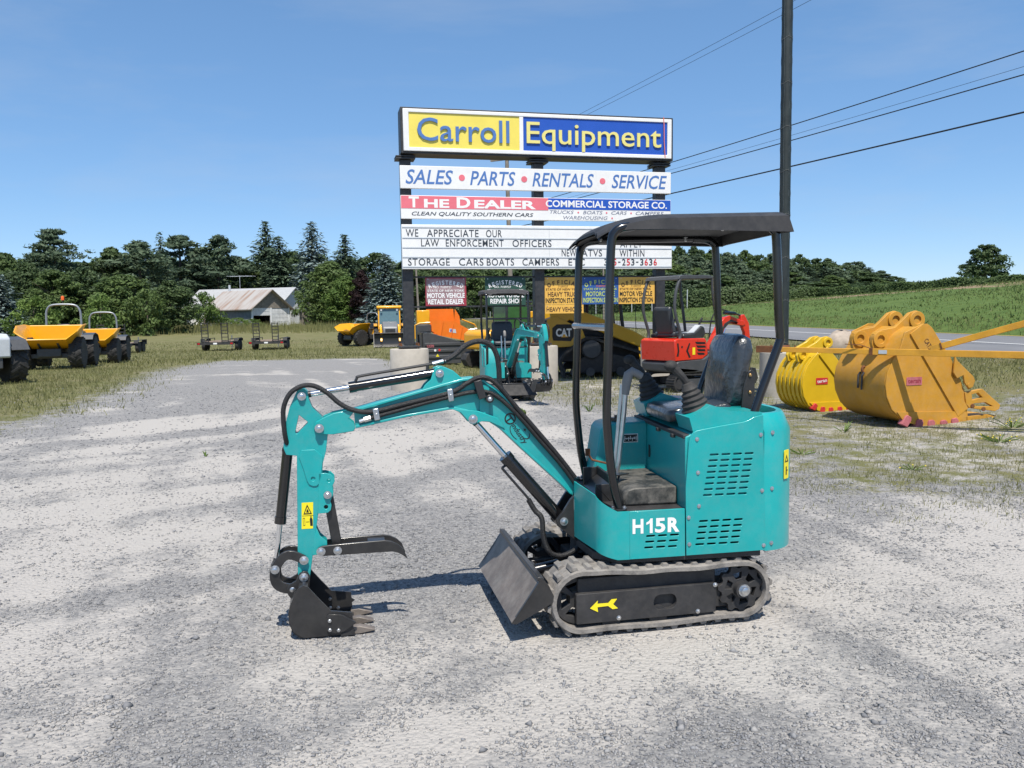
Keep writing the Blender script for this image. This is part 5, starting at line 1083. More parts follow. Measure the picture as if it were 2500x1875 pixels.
# ------------------------------------------------------------------ wheels
def wheel(par, c, r, w, rimm, side, lugs=16, tread=True, name='wheel'):
    # axis along local y; side = +1 / -1 outer face
    c = Vector(c); t = obj(name, B().lathe([(r*.56, -w*.46), (r*.80, -w*.5), (r*.93, -w*.46), (r*.965, -w*.3), (r*.97, w*.3), (r*.93, w*.46), (r*.80, w*.5), (r*.56, w*.46)], c, (0, 1, 0), 28), 'rubber', par, ang=40)
    if tread:
        b = B()
        for k in range(lugs):
            a = 2*PI*k/lugs
            for s in (1, -1):
                a2 = a+(PI/lugs if s > 0 else 0); p0 = c+Vector((math.cos(a2)*r*.955, 0, math.sin(a2)*r*.955)); a3 = a2+.26; p1 = c+Vector((math.cos(a3)*r*.95, s*w*.47, math.sin(a3)*r*.95))
                b.bar(p0, p1, r*.10, r*.10, up=(p0-c))
        obj('tread', b, 'rubber', t)
    obj('rim', B().lathe([(r*.08, side*w*.30), (r*.30, side*w*.30), (r*.46, side*w*.20), (r*.52, side*w*.44), (r*.57, side*w*.46), (r*.57, side*w*.2), (r*.05, side*w*.1)], c, (0, 1, 0), 22), rimm, t)
    return t

# ------------------------------------------------------------------ site dumpers
def dumper(name, label, loc, rz, skipm, bodym, beacon=False, scale=1.0, group='site dumpers on the grass'):
    t = thing(name, label, 'dumper', loc, rz, group, scale)
    # skip: front wide, flared, with lip; opening up and forwards
    def sec(x, hw, zt, zb, bw): return [(x, -hw, zt), (x, -bw, zb), (x, bw, zb), (x, hw, zt)]
    secs = [sec(.05, .95, 1.62, 1.0, .60), sec(.35, 1.05, 1.66, .72, .62), sec(1.25, 1.10, 1.62, .78, .62), sec(1.85, 1.02, 1.40, 1.12, .66)]
    b = B(); inner = [[(p[0]+(.03 if i == 0 else -.03 if i == 3 else 0), p[1]*.965, p[2]+(.03 if j in (1, 2) else 0.0)) for j, p in enumerate(s)] for i, s in enumerate(secs)]
    for S in (secs, inner):
        b.add([p for s in S for p in s], [(i*4+j, i*4+j+1, i*4+5+j, i*4+4+j) for i in range(3) for j in range(3)]+[(0, 1, 2, 3)])
    # rim between outer and inner, front closing face
    b.add([secs[3][1], secs[3][2], secs[3][3], inner[3][3], inner[3][2], inner[3][1], inner[3][0], secs[3][0]], [(0, 1, 4, 5), (1, 2, 3, 4), (7, 0, 5, 6)])
    for i in range(3):
        for j in (0, 3): b.add([secs[i][j], secs[i+1][j], inner[i+1][j], inner[i][j]], [(0, 1, 2, 3)])
    b.add([secs[0][0], secs[0][3], inner[0][3], inner[0][0]], [(0, 1, 2, 3)])
    sk = obj('skip', b, skipm, t, ang=20)
    obj('skip_lip', B().tube([secs[3][0], secs[3][1], secs[3][2], secs[3][3]], .03, 6), skipm, sk)
    obj('skip_rim', B().tube([secs[3][0], secs[2][0], secs[1][0], secs[0][0], secs[0][3], secs[1][3], secs[2][3], secs[3][3]], .028, 6), skipm, sk)
    for y in (-.32, .32): obj('skip_support', B().bar((.95, y, .62), (1.6, y, 1.0), .07, .10), 'dark_grey', sk)
    obj('front_chassis', B().box(.3, 1.55, -.40, .40, .48, .78).box(.55, 1.40, -.75, .75, .42, .60), 'dark_grey', t, bevel=.03)
    obj('rear_chassis', B().box(-1.9, .2, -.42, .42, .45, .82), 'dark_grey', t, bevel=.03)
    obj('engine_cover', B().prism([(-1.95, .75), (-1.95, 1.28), (-1.75, 1.40), (-.95, 1.42), (-.85, .85), (-.85, .75)], -.62, .62), bodym, t, bevel=.05)
    obj('console', B().prism([(-.35, .8), (-.35, 1.25), (-.1, 1.45), (.0, 1.40), (.0, .8)], -.45, .45), 'dark_grey', t, bevel=.02)
    obj('seat', B().box(-.95, -.50, -.25, .25, 1.18, 1.30).box(-1.02, -.90, -.24, .24, 1.28, 1.68), 'seat_plain', t, bevel=.05)
    obj('steering_wheel', B().tube([(-.32+.02*math.sin(a), .20*math.cos(a), 1.52+.20*math.sin(a)*.5) for a in [2*PI*k/16 for k in range(17)]], .016, 6), 'black_matt', t)
    obj('roll_bar', B().tube([(-1.02, -.62, .80), (-1.02, -.62, 1.95), (-1.02, -.56, 2.28), (-1.02, -.40, 2.42), (-1.02, 0, 2.45), (-1.02, .40, 2.42), (-1.02, .56, 2.28), (-1.02, .62, 1.95), (-1.02, .62, .80)], .042, 10, 4), 'steel_tube', t, ang=60)
    if beacon: bc = obj('beacon', B().lathe([(.06, 0), (.06, .12), (.04, .16), (.01, .17)], (-1.02, 0, 2.62), (0, 0, 1), 12), 'amber', t); obj('beacon_stalk', B().cyl((-1.02, 0, 2.44), (-1.02, 0, 2.62), .02), 'black', bc)
    for s in (1, -1):
        for x in (1.0, -1.25): wheel(t, (x, s*.86, .60), .60, .46, bodym if skipm != 'mid_grey' else 'pale_grey', s)
        obj('mudguard', B().ribbon([(-1.95, .95), (-1.72, 1.22), (-1.25, 1.30), (-.78, 1.22), (-.62, 1.05)], .03, min(s*.63, s*1.08), max(s*.63, s*1.08)), 'dark_grey', t)
        obj('headlight', B().lathe([(.02, 0), (.07, .0), (.07, .05), (.03, .06)], (.25, s*.52, .95), (1, 0, 0), 12), 'pale_grey', t)
    return t
dumper('site_dumper', 'yellow site dumper with orange beacon above its grey roll bar', (-16.6, 30.4, hz(-16.6, 30.4)), R(-74), 'jcb_yellow', 'jcb_yellow', True, scale=.95)
dumper('site_dumper', 'yellow site dumper partly hidden behind the one with the beacon', (-18.1, 36.4, hz(-18.1, 36.4)), R(-76), 'jcb_yellow', 'jcb_yellow', scale=.9)
dumper('site_dumper', 'pale grey dumper cut off by the left edge of the photo', (-14.75, 22.2, hz(-14.75, 22.2)), R(140), 'jcb_yellow', 'pale_grey', scale=.95)
dumper('site_dumper', 'yellow dumper parked beside the backhoe loader far off', (-10.75, 60.0, hz(-10.75, 60.0)), R(-128), 'jcb_yellow', 'jcb_yellow', scale=.95)

# ------------------------------------------------------------------ backhoe loader seen from the front
t = thing('backhoe_loader', 'yellow backhoe loader with black front bucket standing on the meadow', 'backhoe', (-8.6, 58.6, hz(-8.6, 58.6)), R(-80))
obj('chassis', B().box(-1.9, 1.5, -.45, .45, .55, .95), 'dark_grey', t, bevel=.04)
obj('bonnet', B().prism([(.3, .95), (.3, 1.75), (.8, 1.72), (1.75, 1.42), (1.85, 1.25), (1.85, .85), (.3, .85)], -.50, .50), 'mid_grey', t, bevel=.06)
obj('grille', B().box(1.852, 1.87, -.34, .34, .90, 1.25), 'black_matt', t)
cabb = obj('cab_frame', B().box(-1.5, -1.42, -.78, -.70, 1.0, 2.66).box(-1.5, -1.42, .70, .78, 1.0, 2.66).bar((.30, -.74, 1.2), (.05, -.72, 2.66), .08, .08).bar((.30, .74, 1.2), (.05, .72, 2.66), .08, .08).box(-1.5, .3, -.76, .76, 1.0, 1.15), 'jcb_yellow', t)
obj('windscreen', B().prism([(-.70, 1.2), (.70, 1.2), (.68, 2.62), (-.68, 2.62)], 0, .02, lambda u, v, w: (.28-(v-1.2)*.165+w, u, v)), mat('cab_glass', (.10, .17, .19), .06, coat=.5), cabb)
for s in (1, -1): obj('side_window', B().prism([(-1.4, 1.2), (.22, 1.2), (.02, 2.62), (-1.4, 2.62)], min(s*.74, s*.76), max(s*.74, s*.76)), 'glass_dark', cabb)
obj('cab_roof', B().prism([(-1.65, 2.66), (-1.65, 2.80), (-1.5, 2.86), (.1, 2.86), (.22, 2.80), (.22, 2.66)], -.86, .86), 'jcb_yellow', t, bevel=.05)
obj('steering_column', B().box(-.3, -.1, -.2, .2, 1.2, 1.75), 'dark_grey', cabb)
for s in (1, -1):
    wheel(t, (1.15, s*.82, .48), .48, .34, 'jcb_yellow', s); wheel(t, (-1.15, s*.85, .72), .72, .45, 'jcb_yellow', s)
    obj('loader_arm', B().prism([(.15, 1.10), (.35, 1.55), (1.1, 1.35), (2.1, .62), (2.2, .40), (2.05, .35), (1.0, 1.08)], s*.62-.07, s*.62+.07), 'jcb_yellow', t, bevel=.02)
    obj('fender', B().ribbon([(-1.95, .95), (-1.75, 1.42), (-1.15, 1.58), (-.6, 1.42)], .05, s*.62 if s > 0 else -1.08, 1.08 if s > 0 else s*.62), 'jcb_yellow', t)
    obj('headlight', B().cyl((.24, s*.55, 2.55), (.30, s*.55, 2.55), .07, 12), 'pale_grey', t)
obj('front_bucket', B().ribbon([(2.25, .98), (2.10, .85), (2.05, .55), (2.12, .22), (2.35, .05), (3.0, .03)], .035, -1.12, 1.12).prism([(2.25, .98), (2.06, .8), (2.05, .5), (2.14, .2), (2.35, .05), (3.0, .03), (2.95, .10)], -1.15, -1.12).prism([(2.25, .98), (2.06, .8), (2.05, .5), (2.14, .2), (2.35, .05), (3.0, .03), (2.95, .10)], 1.12, 1.15), 'black', t)
obj('backhoe_boom', B().prism([(-1.9, .7), (-2.3, 1.6), (-2.5, 2.5), (-2.3, 2.55), (-2.0, 1.7), (-1.7, .8)], -.16, .16).prism([(-2.6, 2.5), (-2.3, 2.6), (-2.6, 1.2), (-2.85, .7)], -.12, .12), 'jcb_yellow', t, bevel=.02)

# ------------------------------------------------------------------ black crusher bucket and the orange screener behind it
t = thing('crusher_bucket', 'black crusher bucket marked US70 beside the left sign footing', 'crusher bucket', (-2.95, 28.7, hz(-2.95, 28.7)), R(13))
prof = [(-.10, .06), (-.10, 1.12), (.10, 1.14), (1.18, .82), (1.22, .75), (1.22, .05)]
sd_ = obj('side_wall', B().prism(prof, 0, .03), 'dark_grey', t, bevel=.01); obj('side_wall', B().prism(prof, 1.2, 1.23), 'dark_grey', t, bevel=.01)
obj('shell', B().ribbon([(-.08, .06), (.6, .05), (1.2, .06), (1.2, .76), (1.1, .83), (.05, 1.13)], .03, .03, 1.2), 'black', t)
obj('mouth_frame', B().box(-.16, -.10, 0, .05, .06, 1.14).box(-.16, -.10, 1.18, 1.23, .06, 1.14).box(-.16, -.10, .05, 1.18, 1.06, 1.14).box(-.16, -.10, .05, 1.18, .06, .12), 'black', t)
for z in (.30, .52, .74): obj('rib', B().box(-.06, 1.2, -.035, -.001, z-.06, z+.04), 'dark_grey', sd_, bevel=.012)
b = B(); textflat(b, 'US70', .02, .26, .62, .72, lambda u, v, w: (u, -.038, v), bold=.03); obj('lettering', b, 'tooth_pink', sd_)
obj('decal_white', B().prism(circ(.30, .52, .04, 14), -.038, -.036), 'white', sd_); obj('decal_red', B().prism(circ(.45, .53, .045, 14), -.038, -.036), 'tooth_red', sd_); obj('warning_triangle', B().prism([(.32, .30), (.44, .30), (.38, .40)], -.038, -.036), 'decal_yellow', sd_)
t = thing('screener', 'orange screening hopper with ribbed side behind the black crusher bucket', 'screener', (-3.2, 32.3, hz(-3.2, 32.3)), R(10))
hop = [(.10, 1.62), (1.00, 1.55), (1.75, 1.12), (1.75, .72), (.35, 1.02), (.10, 1.2)]
hs_ = obj('hopper_side', B().prism(hop, 0, .03), 'orange', t); obj('hopper_side', B().prism(hop, 1.5, 1.53), 'orange', t)
obj('hopper_floor', B().bar((.3, .76, 1.05), (1.75, .76, .74), 1.48, .03), 'orange', t)
obj('tail_plate', B().prism([(.05, 1.35), (1.15, 1.45), (1.10, 2.05), (.0, 2.05)], 1.35, 1.38), 'orange', t); obj('wing_plate', B().prism([(1.08, 1.5), (1.35, 1.2), (1.30, 1.75), (1.12, 2.05)], .9, .93), 'orange', t)
for k, x in enumerate((.45, .85, 1.2, 1.5)): obj('hopper_rib', B().bar((x, -.02, 1.02-.2*(x-.35)), (x+.10, -.02, 1.56-.35*max(0, x-.6)), .03, .04, (0, 1, 0)), 'orange', hs_)
obj('emblem', B().prism([(.78, 1.14), (1.06, 1.09), (1.04, 1.24), (.80, 1.28)], -.006, 0), 'pale_grey', hs_); obj('emblem_mark', B().prism([(.82, 1.16), (.93, 1.14), (.92, 1.24), (.84, 1.25)], -.009, -.006), 'sign_blue', hs_)
obj('power_pack', B().box(-.45, .05, .2, .9, 1.45, 2.0), 'jcb_yellow', t, bevel=.03)
obj('hand_rail', B().tube([(-.55, .0, .9), (-.55, .0, 1.42), (-.35, .0, 1.50), (.05, .0, 1.52)], .03, 6).tube([(1.35, .5, 1.62), (1.85, .5, 1.42), (1.95, .5, 1.25), (1.6, .5, 1.2)], .03, 6), 'jcb_yellow', t)
obj('chassis', B().box(-.5, 1.8, .2, 1.3, .35, .75).box(-.45, .1, .2, 1.2, .75, 1.45), 'dark_grey', t, bevel=.03)
for x in (-.2, 1.3):
    for s, y in ((-1, .12), (1, 1.4)): wheel(t, (x, y, .38), .38, .26, 'orange', s, 12)

# ------------------------------------------------------------------ yellow cabbed excavator behind the small teal one
t = thing('cab_excavator', 'yellow excavator with dark glazed cab behind the small teal excavator', 'excavator', (-.35, 26.5, hz(-.35, 26.5)), R(35))
obj('body', B().prism([(-.95, .62), (-.95, 1.12), (-.8, 1.22), (.35, 1.22), (.42, 1.1), (.42, .62)], -.72, .72), 'jcb_yellow', t, bevel=.07)
cb = obj('cab', B().box(-.25, -.18, -.72, -.64, 1.2, 2.05).box(.62, .69, -.72, -.64, 1.0, 2.02).box(-.25, -.18, .0, .07, 1.2, 2.05).box(.62, .69, .0, .07, 1.0, 2.02).box(-.25, .69, -.72, .07, .62, 1.25), 'black', t, bevel=.02)
obj('cab_roof', B().box(-.32, .74, -.76, .12, 2.03, 2.12), 'black', cb, bevel=.04)
obj('side_window', B().box(-.18, .62, -.70, -.68, 1.27, 2.02), 'glass_green', cb); obj('rear_window', B().box(-.24, -.22, -.64, .0, 1.27, 2.02), 'glass_green', cb); obj('front_window', B().box(.64, .66, -.64, .0, 1.27, 2.02), 'glass_green', cb)
for s in (1, -1): obj('crawler_track', B().prism([(-1.05, .28), (-.98, .45), (-.8, .54), (.8, .54), (.98, .45), (1.05, .28), (.95, .08), (.75, .0), (-.75, .0), (-.95, .08)], min(s*.45, s*.75), max(s*.45, s*.75)), 'rubber', t, bevel=.02)
obj('slew_ring', B().cyl((0, 0, .4), (0, 0, .64), .4, 20), 'dark_grey', t)
obj('boom', B().prism([(.35, .8), (.35, 1.0), (1.0, 1.75), (1.5, 1.80), (1.9, 1.55), (1.85, 1.42), (1.45, 1.6), (1.1, 1.5), (.6, .8)], .18, .38), 'jcb_yellow', t, bevel=.02); obj('stick', B().prism([(1.95, 1.7), (1.8, 1.65), (1.7, .6), (1.82, .55)], .2, .36), 'jcb_yellow', t, bevel=.02)
obj('blade', B().prism([(1.0, .5), (1.12, .48), (1.2, .05), (1.1, .05)], -.75, .75), 'jcb_yellow', t, bevel=.01); obj('bucket', B().prism([(1.7, .62), (1.9, .55), (1.95, .3), (1.75, .12), (1.5, .2), (1.6, .4)], .05, .55), 'dark_grey', t, bevel=.02)

# ------------------------------------------------------------------ compact track loader
t = thing('track_loader', 'yellow compact track loader with black cab in the shade behind the sign', 'track loader', (2.40, 22.0, hz(2.40, 22.0)), R(6), scale=1.13)
for s in (1, -1):
    o = [(-1.05, .18), (-1.12, .38), (-1.0, .58), (-.62, .86), (-.40, .90), (-.15, .82), (.75, .55), (.98, .40), (1.02, .22), (.85, .03), (-.85, .0)]
    tr = obj('rubber_track', B().ribbon(catm2(o+[o[0]], 3), .06, min(s*.52, s*.90), max(s*.52, s*.90)), 'rubber', t, ang=50); obj('track_frame', B().prism([(-.9, .12), (-.5, .62), (-.2, .6), (.8, .38), (.85, .12)], min(s*.58, s*.82), max(s*.58, s*.82)), 'black_matt', tr, bevel=.02)
    obj('sprocket', B().lathe([(.02, -.06), (.20, -.06), (.23, 0), (.20, .06), (.02, .06)], (-.42, s*.84, .66), (0, 1, 0), 18), 'dark_grey', tr)
    for x in (-.8, -.45, -.1, .25, .6): obj('roller', B().cyl((x, s*.78, .14), (x, s*.86, .14), .10, 14), 'dark_grey', tr)
    arm = [(-1.32, 1.20), (-1.34, 1.55), (-1.18, 1.66), (-.95, 1.64), (.55, 1.06), (1.05, .78), (1.28, .52), (1.40, .25), (1.30, .18), (1.12, .30), (.92, .60), (.40, .80), (-.9, 1.32), (-1.1, 1.18)]
    obj('lift_arm', B().prism(arm, s*.72-.07, s*.72+.07), 'cat_yellow', t, bevel=.02)
    obj('lift_cylinder', B().cyl((-.85, s*.60, .95), (.15, s*.60, .88), .05, 12), 'black_gloss', t)
    plt = obj('rear_quarter_panel', B().prism([(-1.42, .70), (-1.42, 1.34), (-1.2, 1.40), (-.62, 1.10), (-.55, .92), (-.7, .72)], s*.80-.012, s*.80+.012), 'cat_yellow', t, bevel=.01)
    if s < 0:
        oc = [(-1.28, .86), (-1.30, .95), (-1.30, 1.14), (-1.20, 1.22), (-.88, 1.22), (-.74, 1.06), (-.88, .84)]; pl2 = obj('badge_plate', B().prism(oc, -.818, -.813), 'decal_black', plt)
        obj('badge_triangle', B().prism([(-1.10, .93), (-.94, .93), (-1.02, 1.05)], -.8215, -.819), 'jcb_yellow', pl2)
        b = B(); textflat(b, 'CAT', -1.22, -.86, .945, 1.13, lambda u, v, w: (u, -.824, v), bold=.04); obj('badge_lettering', b, 'white', pl2)
obj('engine_body', B().prism([(-1.40, .55), (-1.42, 1.30), (-1.1, 1.40), (-.35, 1.35), (.2, .95), (.75, .78), (.78, .35), (-1.2, .35)], -.52, .52), 'black_matt', t, bevel=.03)
cb = obj('cab_frame', B().box(-.55, -.47, -.48, -.40, 1.1, 2.08).box(-.55, -.47, .40, .48, 1.1, 2.08).bar((.42, -.44, .95), (.28, -.44, 2.08), .07, .07).bar((.42, .44, .95), (.28, .44, 2.08), .07, .07).prism([(-.7, 2.06), (-.7, 2.12), (-.5, 2.18), (.25, 2.16), (.38, 2.06)], -.52, .52), 'black', t, bevel=.01)
b = B()
for k in range(13): b.box(-.47+.066*k, -.462+.066*k, -.455, -.447, 1.15, 2.06)
for k in range(13): b.box(-.47, .34, -.457, -.450, 1.15+.072*k, 1.157+.072*k)
obj('window_mesh', b, 'black', cb); obj('seat', B().box(-.4, .0, -.24, .24, 1.15, 1.28).box(-.48, -.36, -.24, .24, 1.25, 1.75), mat('dark_red_seat', (.10, .012, .014), .6), t, bevel=.03)
obj('rear_window', B().box(-.53, -.51, -.40, .40, 1.2, 2.05), 'glass_dark', cb)
obj('coupler', B().prism([(1.25, .15), (1.45, .15), (1.40, .62), (1.28, .62)], -.60, .60), 'black_matt', t, bevel=.01)
obj('whip_aerial', B().cyl((.70, -.50, .8), (.66, -.50, 2.1), .008, 5), 'black', t)

# ------------------------------------------------------------------ red mini excavator
t = thing('mini_excavator', 'red mini excavator with grey canopy frame beside the right sign post', 'excavator', (3.56, 17.30, hz(3.56, 17.30)), R(33), scale=1.05)
for s in (1, -1):
    lp_ = catm2([(.0, .0), (.45, .0), (.60, .06), (.655, .18), (.60, .30), (.47, .345), (0, .33), (-.47, .345), (-.60, .30), (-.655, .18), (-.60, .06), (-.45, .0), (0, 0)], 3)
    tr = obj('track_belt', B().ribbon(lp_, .03, min(s*.25, s*.48), max(s*.25, s*.48)), 'rubber', t, ang=50)
    b = B()
    for k in range(0, len(lp_)-1): p, q = Vector(lp_[k]), Vector(lp_[k+1]); m_ = (p+q)/2; d = (q-p).normalized(); n_ = Vector((d.y, -d.x))*.018; b.bar((m_.x+n_.x, s*.26, m_.y+n_.y), (m_.x+n_.x, s*.47, m_.y+n_.y), .03, .02)
    obj('lugs', b, 'rubber', tr); obj('track_frame', B().prism([rrect(-.40, .48, .08, .25, .02), rrect(.0, .06, .12, .19, .01)], min(s*.44, s*.47), max(s*.44, s*.47)), 'dark_grey', tr, bevel=.006)
    obj('sprocket', B().cyl((-.5, s*.38, .17), (-.5, s*.45, .17), .11, 16), 'black_matt', tr); obj('idler', B().cyl((.52, s*.38, .17), (.52, s*.45, .17), .12, 16), 'black_matt', tr)
    obj('decal', B().prism([(.30, .13), (.36, .16), (.32, .16), (.32, .2), (.28, .16)], min(s*.470, s*.473), max(s*.470, s*.473)), 'jcb_yellow', tr)
obj('slew_ring', B().cyl((0, 0, .25), (0, 0, .42), .24, 24).box(-.35, .35, -.25, .25, .14, .26), 'black_matt', t)
sk = obj('skirt', B().prism([(-.62, .40), (-.64, .56), (-.58, .60), (.05, .62), (.28, .72), (.56, .74), (.60, .66), (.60, .40), (.3, .36), (-.5, .37)], -.49, .49), 'dark_grey', t, bevel=.03)
b = B(); textflat(b, 'MX15RX', .27, .57, .50, .57, lambda u, v, w: (u, -.493, v), bold=.015); obj('model_number', b, 'mid_grey', sk)
bd = obj('body_panel', B().prism([(-.64, .61), (-.66, 1.0), (-.58, 1.04), (.16, 1.03), (.20, .96), (.24, .72), (.10, .64), (-.0, .62)], -.478, .478), 'red', t, bevel=.035)
for k, (x0, x1, z) in enumerate(((-.12, .15, .935), (-.09, .16, .865), (-.07, .15, .795), (-.07, .13, .725))): obj('louvre', B().prism([(x0, z+.035), (x1, z+.022), (x1+.01, z-.015), (x0+.04, z-.012)], -.4815, -.4785), 'void', bd)
obj('air_scoop', B().prism([(-.28, .95), (-.36, .80), (-.28, .66), (-.24, .68), (-.31, .80), (-.25, .94)], -.4815, -.4785), 'void', bd); obj('groove', B().prism([(-.60, .95), (-.56, .95), (-.54, .80), (-.56, .70), (-.61, .70), (-.58, .80)], -.4815, -.4785), 'void', bd); obj('lock', B().cyl((-.47, -.485, .88), (-.47, -.475, .88), .02, 12), 'void', bd)
obj('warning_sticker', B().box(-.19, -.12, -.482, -.479, .72, .86), 'decal_yellow', bd)
obj('floor', B().box(.16, .60, -.46, .46, .70, .76), 'dark_grey', t, bevel=.01)
obj('seat', B().prism([(-.46, 1.06), (-.46, 1.16), (-.1, 1.16), (.0, 1.13), (.0, 1.06)], -.24, .24).prism([(-.47, 1.12), (-.58, 1.60), (-.54, 1.66), (-.47, 1.64), (-.36, 1.14)], -.22, .22), 'seat_plain', t, bevel=.04)
for s in (1, -1):
    c1 = obj('armrest_console', B().prism([(-.42, 1.04), (-.42, 1.12), (-.12, 1.14), (.06, 1.27), (.16, 1.25), (.20, 1.12), (.14, 1.04)], min(s*.26, s*.46), max(s*.26, s*.46)), 'black', t, bevel=.03)
    obj('armrest_trim', B().ribbon([(-.30, 1.145), (-.12, 1.152), (.06, 1.282), (.17, 1.262)], .02, min(s*.30, s*.44), max(s*.30, s*.44)), 'pale_grey', c1); obj('joystick', B().tube([(.10, s*.36, 1.26), (.13, s*.36, 1.36), (.19, s*.36, 1.42)], .022, 8), 'black', c1)
    fp = [(.53, .74), (.55, .95), (.50, 1.35), (.40, 1.9), (.37, 2.16), (.28, 2.21), (-.4, 2.21)]; rp = [(-.50, 1.03), (-.48, 1.15), (-.62, 1.55), (-.60, 1.9), (-.52, 2.12), (-.45, 2.21)]
    obj('front_post', B().tube([(x, s*.44, z) for x, z in fp], .03, 8, 3), 'dark_grey', t, ang=60); obj('rear_post', B().tube([(x, s*.44, z) for x, z in rp], .03, 8, 3), 'dark_grey', t, ang=60)
obj('roof_sheet', B().prism([(-.56, 2.16), (-.52, 2.23), (-.4, 2.25), (.30, 2.25), (.42, 2.21), (.42, 2.19), (-.5, 2.17)], -.47, .47), 'dark_grey', t, bevel=.02)
obj('front_bar', B().tube([(.50, -.44, 1.35), (.50, .44, 1.35)], .02, 8), 'dark_grey', t)
bo = [(.66, .56), (.60, .66), (.72, .92), (.98, 1.30), (1.10, 1.42), (1.26, 1.46), (1.70, 1.34), (1.74, 1.28), (1.66, 1.24), (1.25, 1.30), (1.12, 1.20), (.80, .70)]
bm_ = obj('boom', B().prism(bo, -.10, .02), 'red', t, bevel=.012); obj('boom_rib', B().prism([(.80, .82), (1.10, 1.30), (1.28, 1.38), (1.5, 1.32), (1.27, 1.33), (1.14, 1.24)], -.112, -.10), 'black_matt', bm_)
obj('king_post', B().prism([(.55, .42), (.55, .66), (.68, .70), (.76, .58), (.70, .45)], -.14, .06), 'dark_grey', t, bevel=.01)
obj('arm', B().prism([(1.62, 1.46), (1.72, 1.48), (1.86, 1.30), (1.90, 1.0), (1.86, .35), (1.78, .35), (1.74, 1.1), (1.62, 1.30)], -.08, .0), 'red', t, bevel=.01)
obj('arm_ram', B().cyl((1.15, -.04, 1.52), (1.48, -.04, 1.50), .035, 12).cyl((1.48, -.04, 1.50), (1.66, -.04, 1.45), .018, 10), 'black_gloss', t); obj('boom_ram', B().cyl((.74, -.16, .56), (.92, -.16, .92), .035, 12), 'black_gloss', t); obj('boom_ram_rod', B().cyl((.92, -.16, .92), (1.06, -.16, 1.20), .02, 10), 'chrome', t)
obj('boom_hose', B().tube([(.80, .04, .95), (.86, .04, 1.35), (1.0, .04, 1.55), (1.2, .04, 1.58), (1.4, .02, 1.53)], .015, 6, 4), 'hose', t)
obj('bucket', B().prism([(1.76, .38), (1.90, .36), (1.98, .15), (1.90, .02), (1.62, .02), (1.60, .10), (1.74, .20)], -.24, .16), 'black', t, bevel=.01)
obj('dozer_blade', B().prism([(.74, .32), (.78, .34), (.86, .06), (.80, .05)], -.5, .5), 'dark_grey', t, bevel=.01)

# ------------------------------------------------------------------ trailers with ladder ramps
def trailer(loc, rz, label):
    t = thing('equipment_trailer', label, 'trailer', loc, rz, 'equipment trailers in the meadow')
    fr = obj('frame', B().box(-2.0, 2.0, -.88, -.80, .48, .60).box(-2.0, 2.0, .80, .88, .48, .60).box(-2.05, -1.95, -1.15, 1.15, .44, .60).box(1.9, 2.0, -.8, .8, .48, .60), 'black_matt', t)
    obj('drawbar', B().bar((2.0, .75, .52), (3.3, 0, .50), .08, .10).bar((2.0, -.75, .52), (3.3, 0, .50), .08, .10), 'black_matt', fr); obj('jack', B().cyl((3.1, 0, .05), (3.1, 0, .95), .04, 8), 'mid_grey', fr)
    for k in range(7): y = -.72+.24*k; obj('plank', B().box(-1.94, 1.88, y-.105, y+.105, .60, .64), 'plank', t)
    for s in (1, -1):
        obj('fender', B().ribbon([(-.85, .62), (-.8, .80), (.8, .80), (.85, .62)], .02, min(s*.92, s*1.2), max(s*.92, s*1.2)), 'black_matt', t)
        for x in (-.42, .42): wheel(t, (x, s*1.06, .36), .36, .22, 'dark_grey', s, tread=False)
        obj('side_rail', B().box(-1.9, 1.9, s*.90-.02, s*.90+.02, .78, .82).box(-1.9, -1.86, s*.90-.02, s*.90+.02, .6, .8).box(1.86, 1.9, s*.90-.02, s*.90+.02, .6, .8), 'black_matt', t)
        y = s*.62; rp = B().bar((-1.98, y-.20, .62), (-2.12, y-.20, 1.86), .05, .05).bar((-1.98, y+.20, .62), (-2.12, y+.20, 1.86), .05, .05)
        rm = obj('loading_ramp', rp, 'black_matt', t)
        for k in range(6): u = (k+.4)/5.6; obj('rung', B().bar((-1.98-.14*u, y-.2, .62+1.24*u), (-1.98-.14*u, y+.2, .62+1.24*u), .05, .05), 'black_matt', rm)
    obj('plate_light', B().box(-2.07, -2.05, -.12, .12, .47, .57), 'white', t); obj('tail_light', B().box(-2.07, -2.05, .95, 1.1, .47, .57), 'red_tail', t); obj('tail_light', B().box(-2.07, -2.05, -1.1, -.95, .47, .57), 'red_tail', t)
for x, y, l in ((-19.4, 55.6, 'middle of three black trailers with upright ladder ramps'), (-16.7, 57.6, 'rightmost of three black trailers with upright ladder ramps'), (-25.3, 54.0, 'leftmost black ramp trailer, half hidden behind the yellow dumper')):
    trailer((x, y, hz(x, y)), R(97), l)

# ------------------------------------------------------------------ car on the road
cx, cy = -12.9, 187.0; t = thing('car', 'black sport utility vehicle driving away along the distant road', 'car', (cx, cy, float(road_z(cy))+.02), R(105))
obj('body', B().prism([(-2.35, .45), (-2.4, .95), (-2.28, 1.1), (1.15, 1.08), (2.2, .95), (2.35, .7), (2.3, .40), (-2.3, .35)], -.95, .95), 'suv', t, bevel=.08)
obj('cabin', B().prism([(-2.28, 1.08), (-2.05, 1.72), (-1.8, 1.82), (.2, 1.80), (1.1, 1.08)], -.84, .84), 'suv', t, bevel=.08)
obj('rear_window', B().prism([(-.68, 1.14), (.68, 1.14), (.62, 1.64), (-.62, 1.64)], 0, .02, lambda u, v, w: (-2.285+(v-1.14)*.36-w, u, v)), 'glass_dark', t); obj('number_plate', B().box(-2.43, -2.40, -.26, .26, .85, .98), 'white', t)
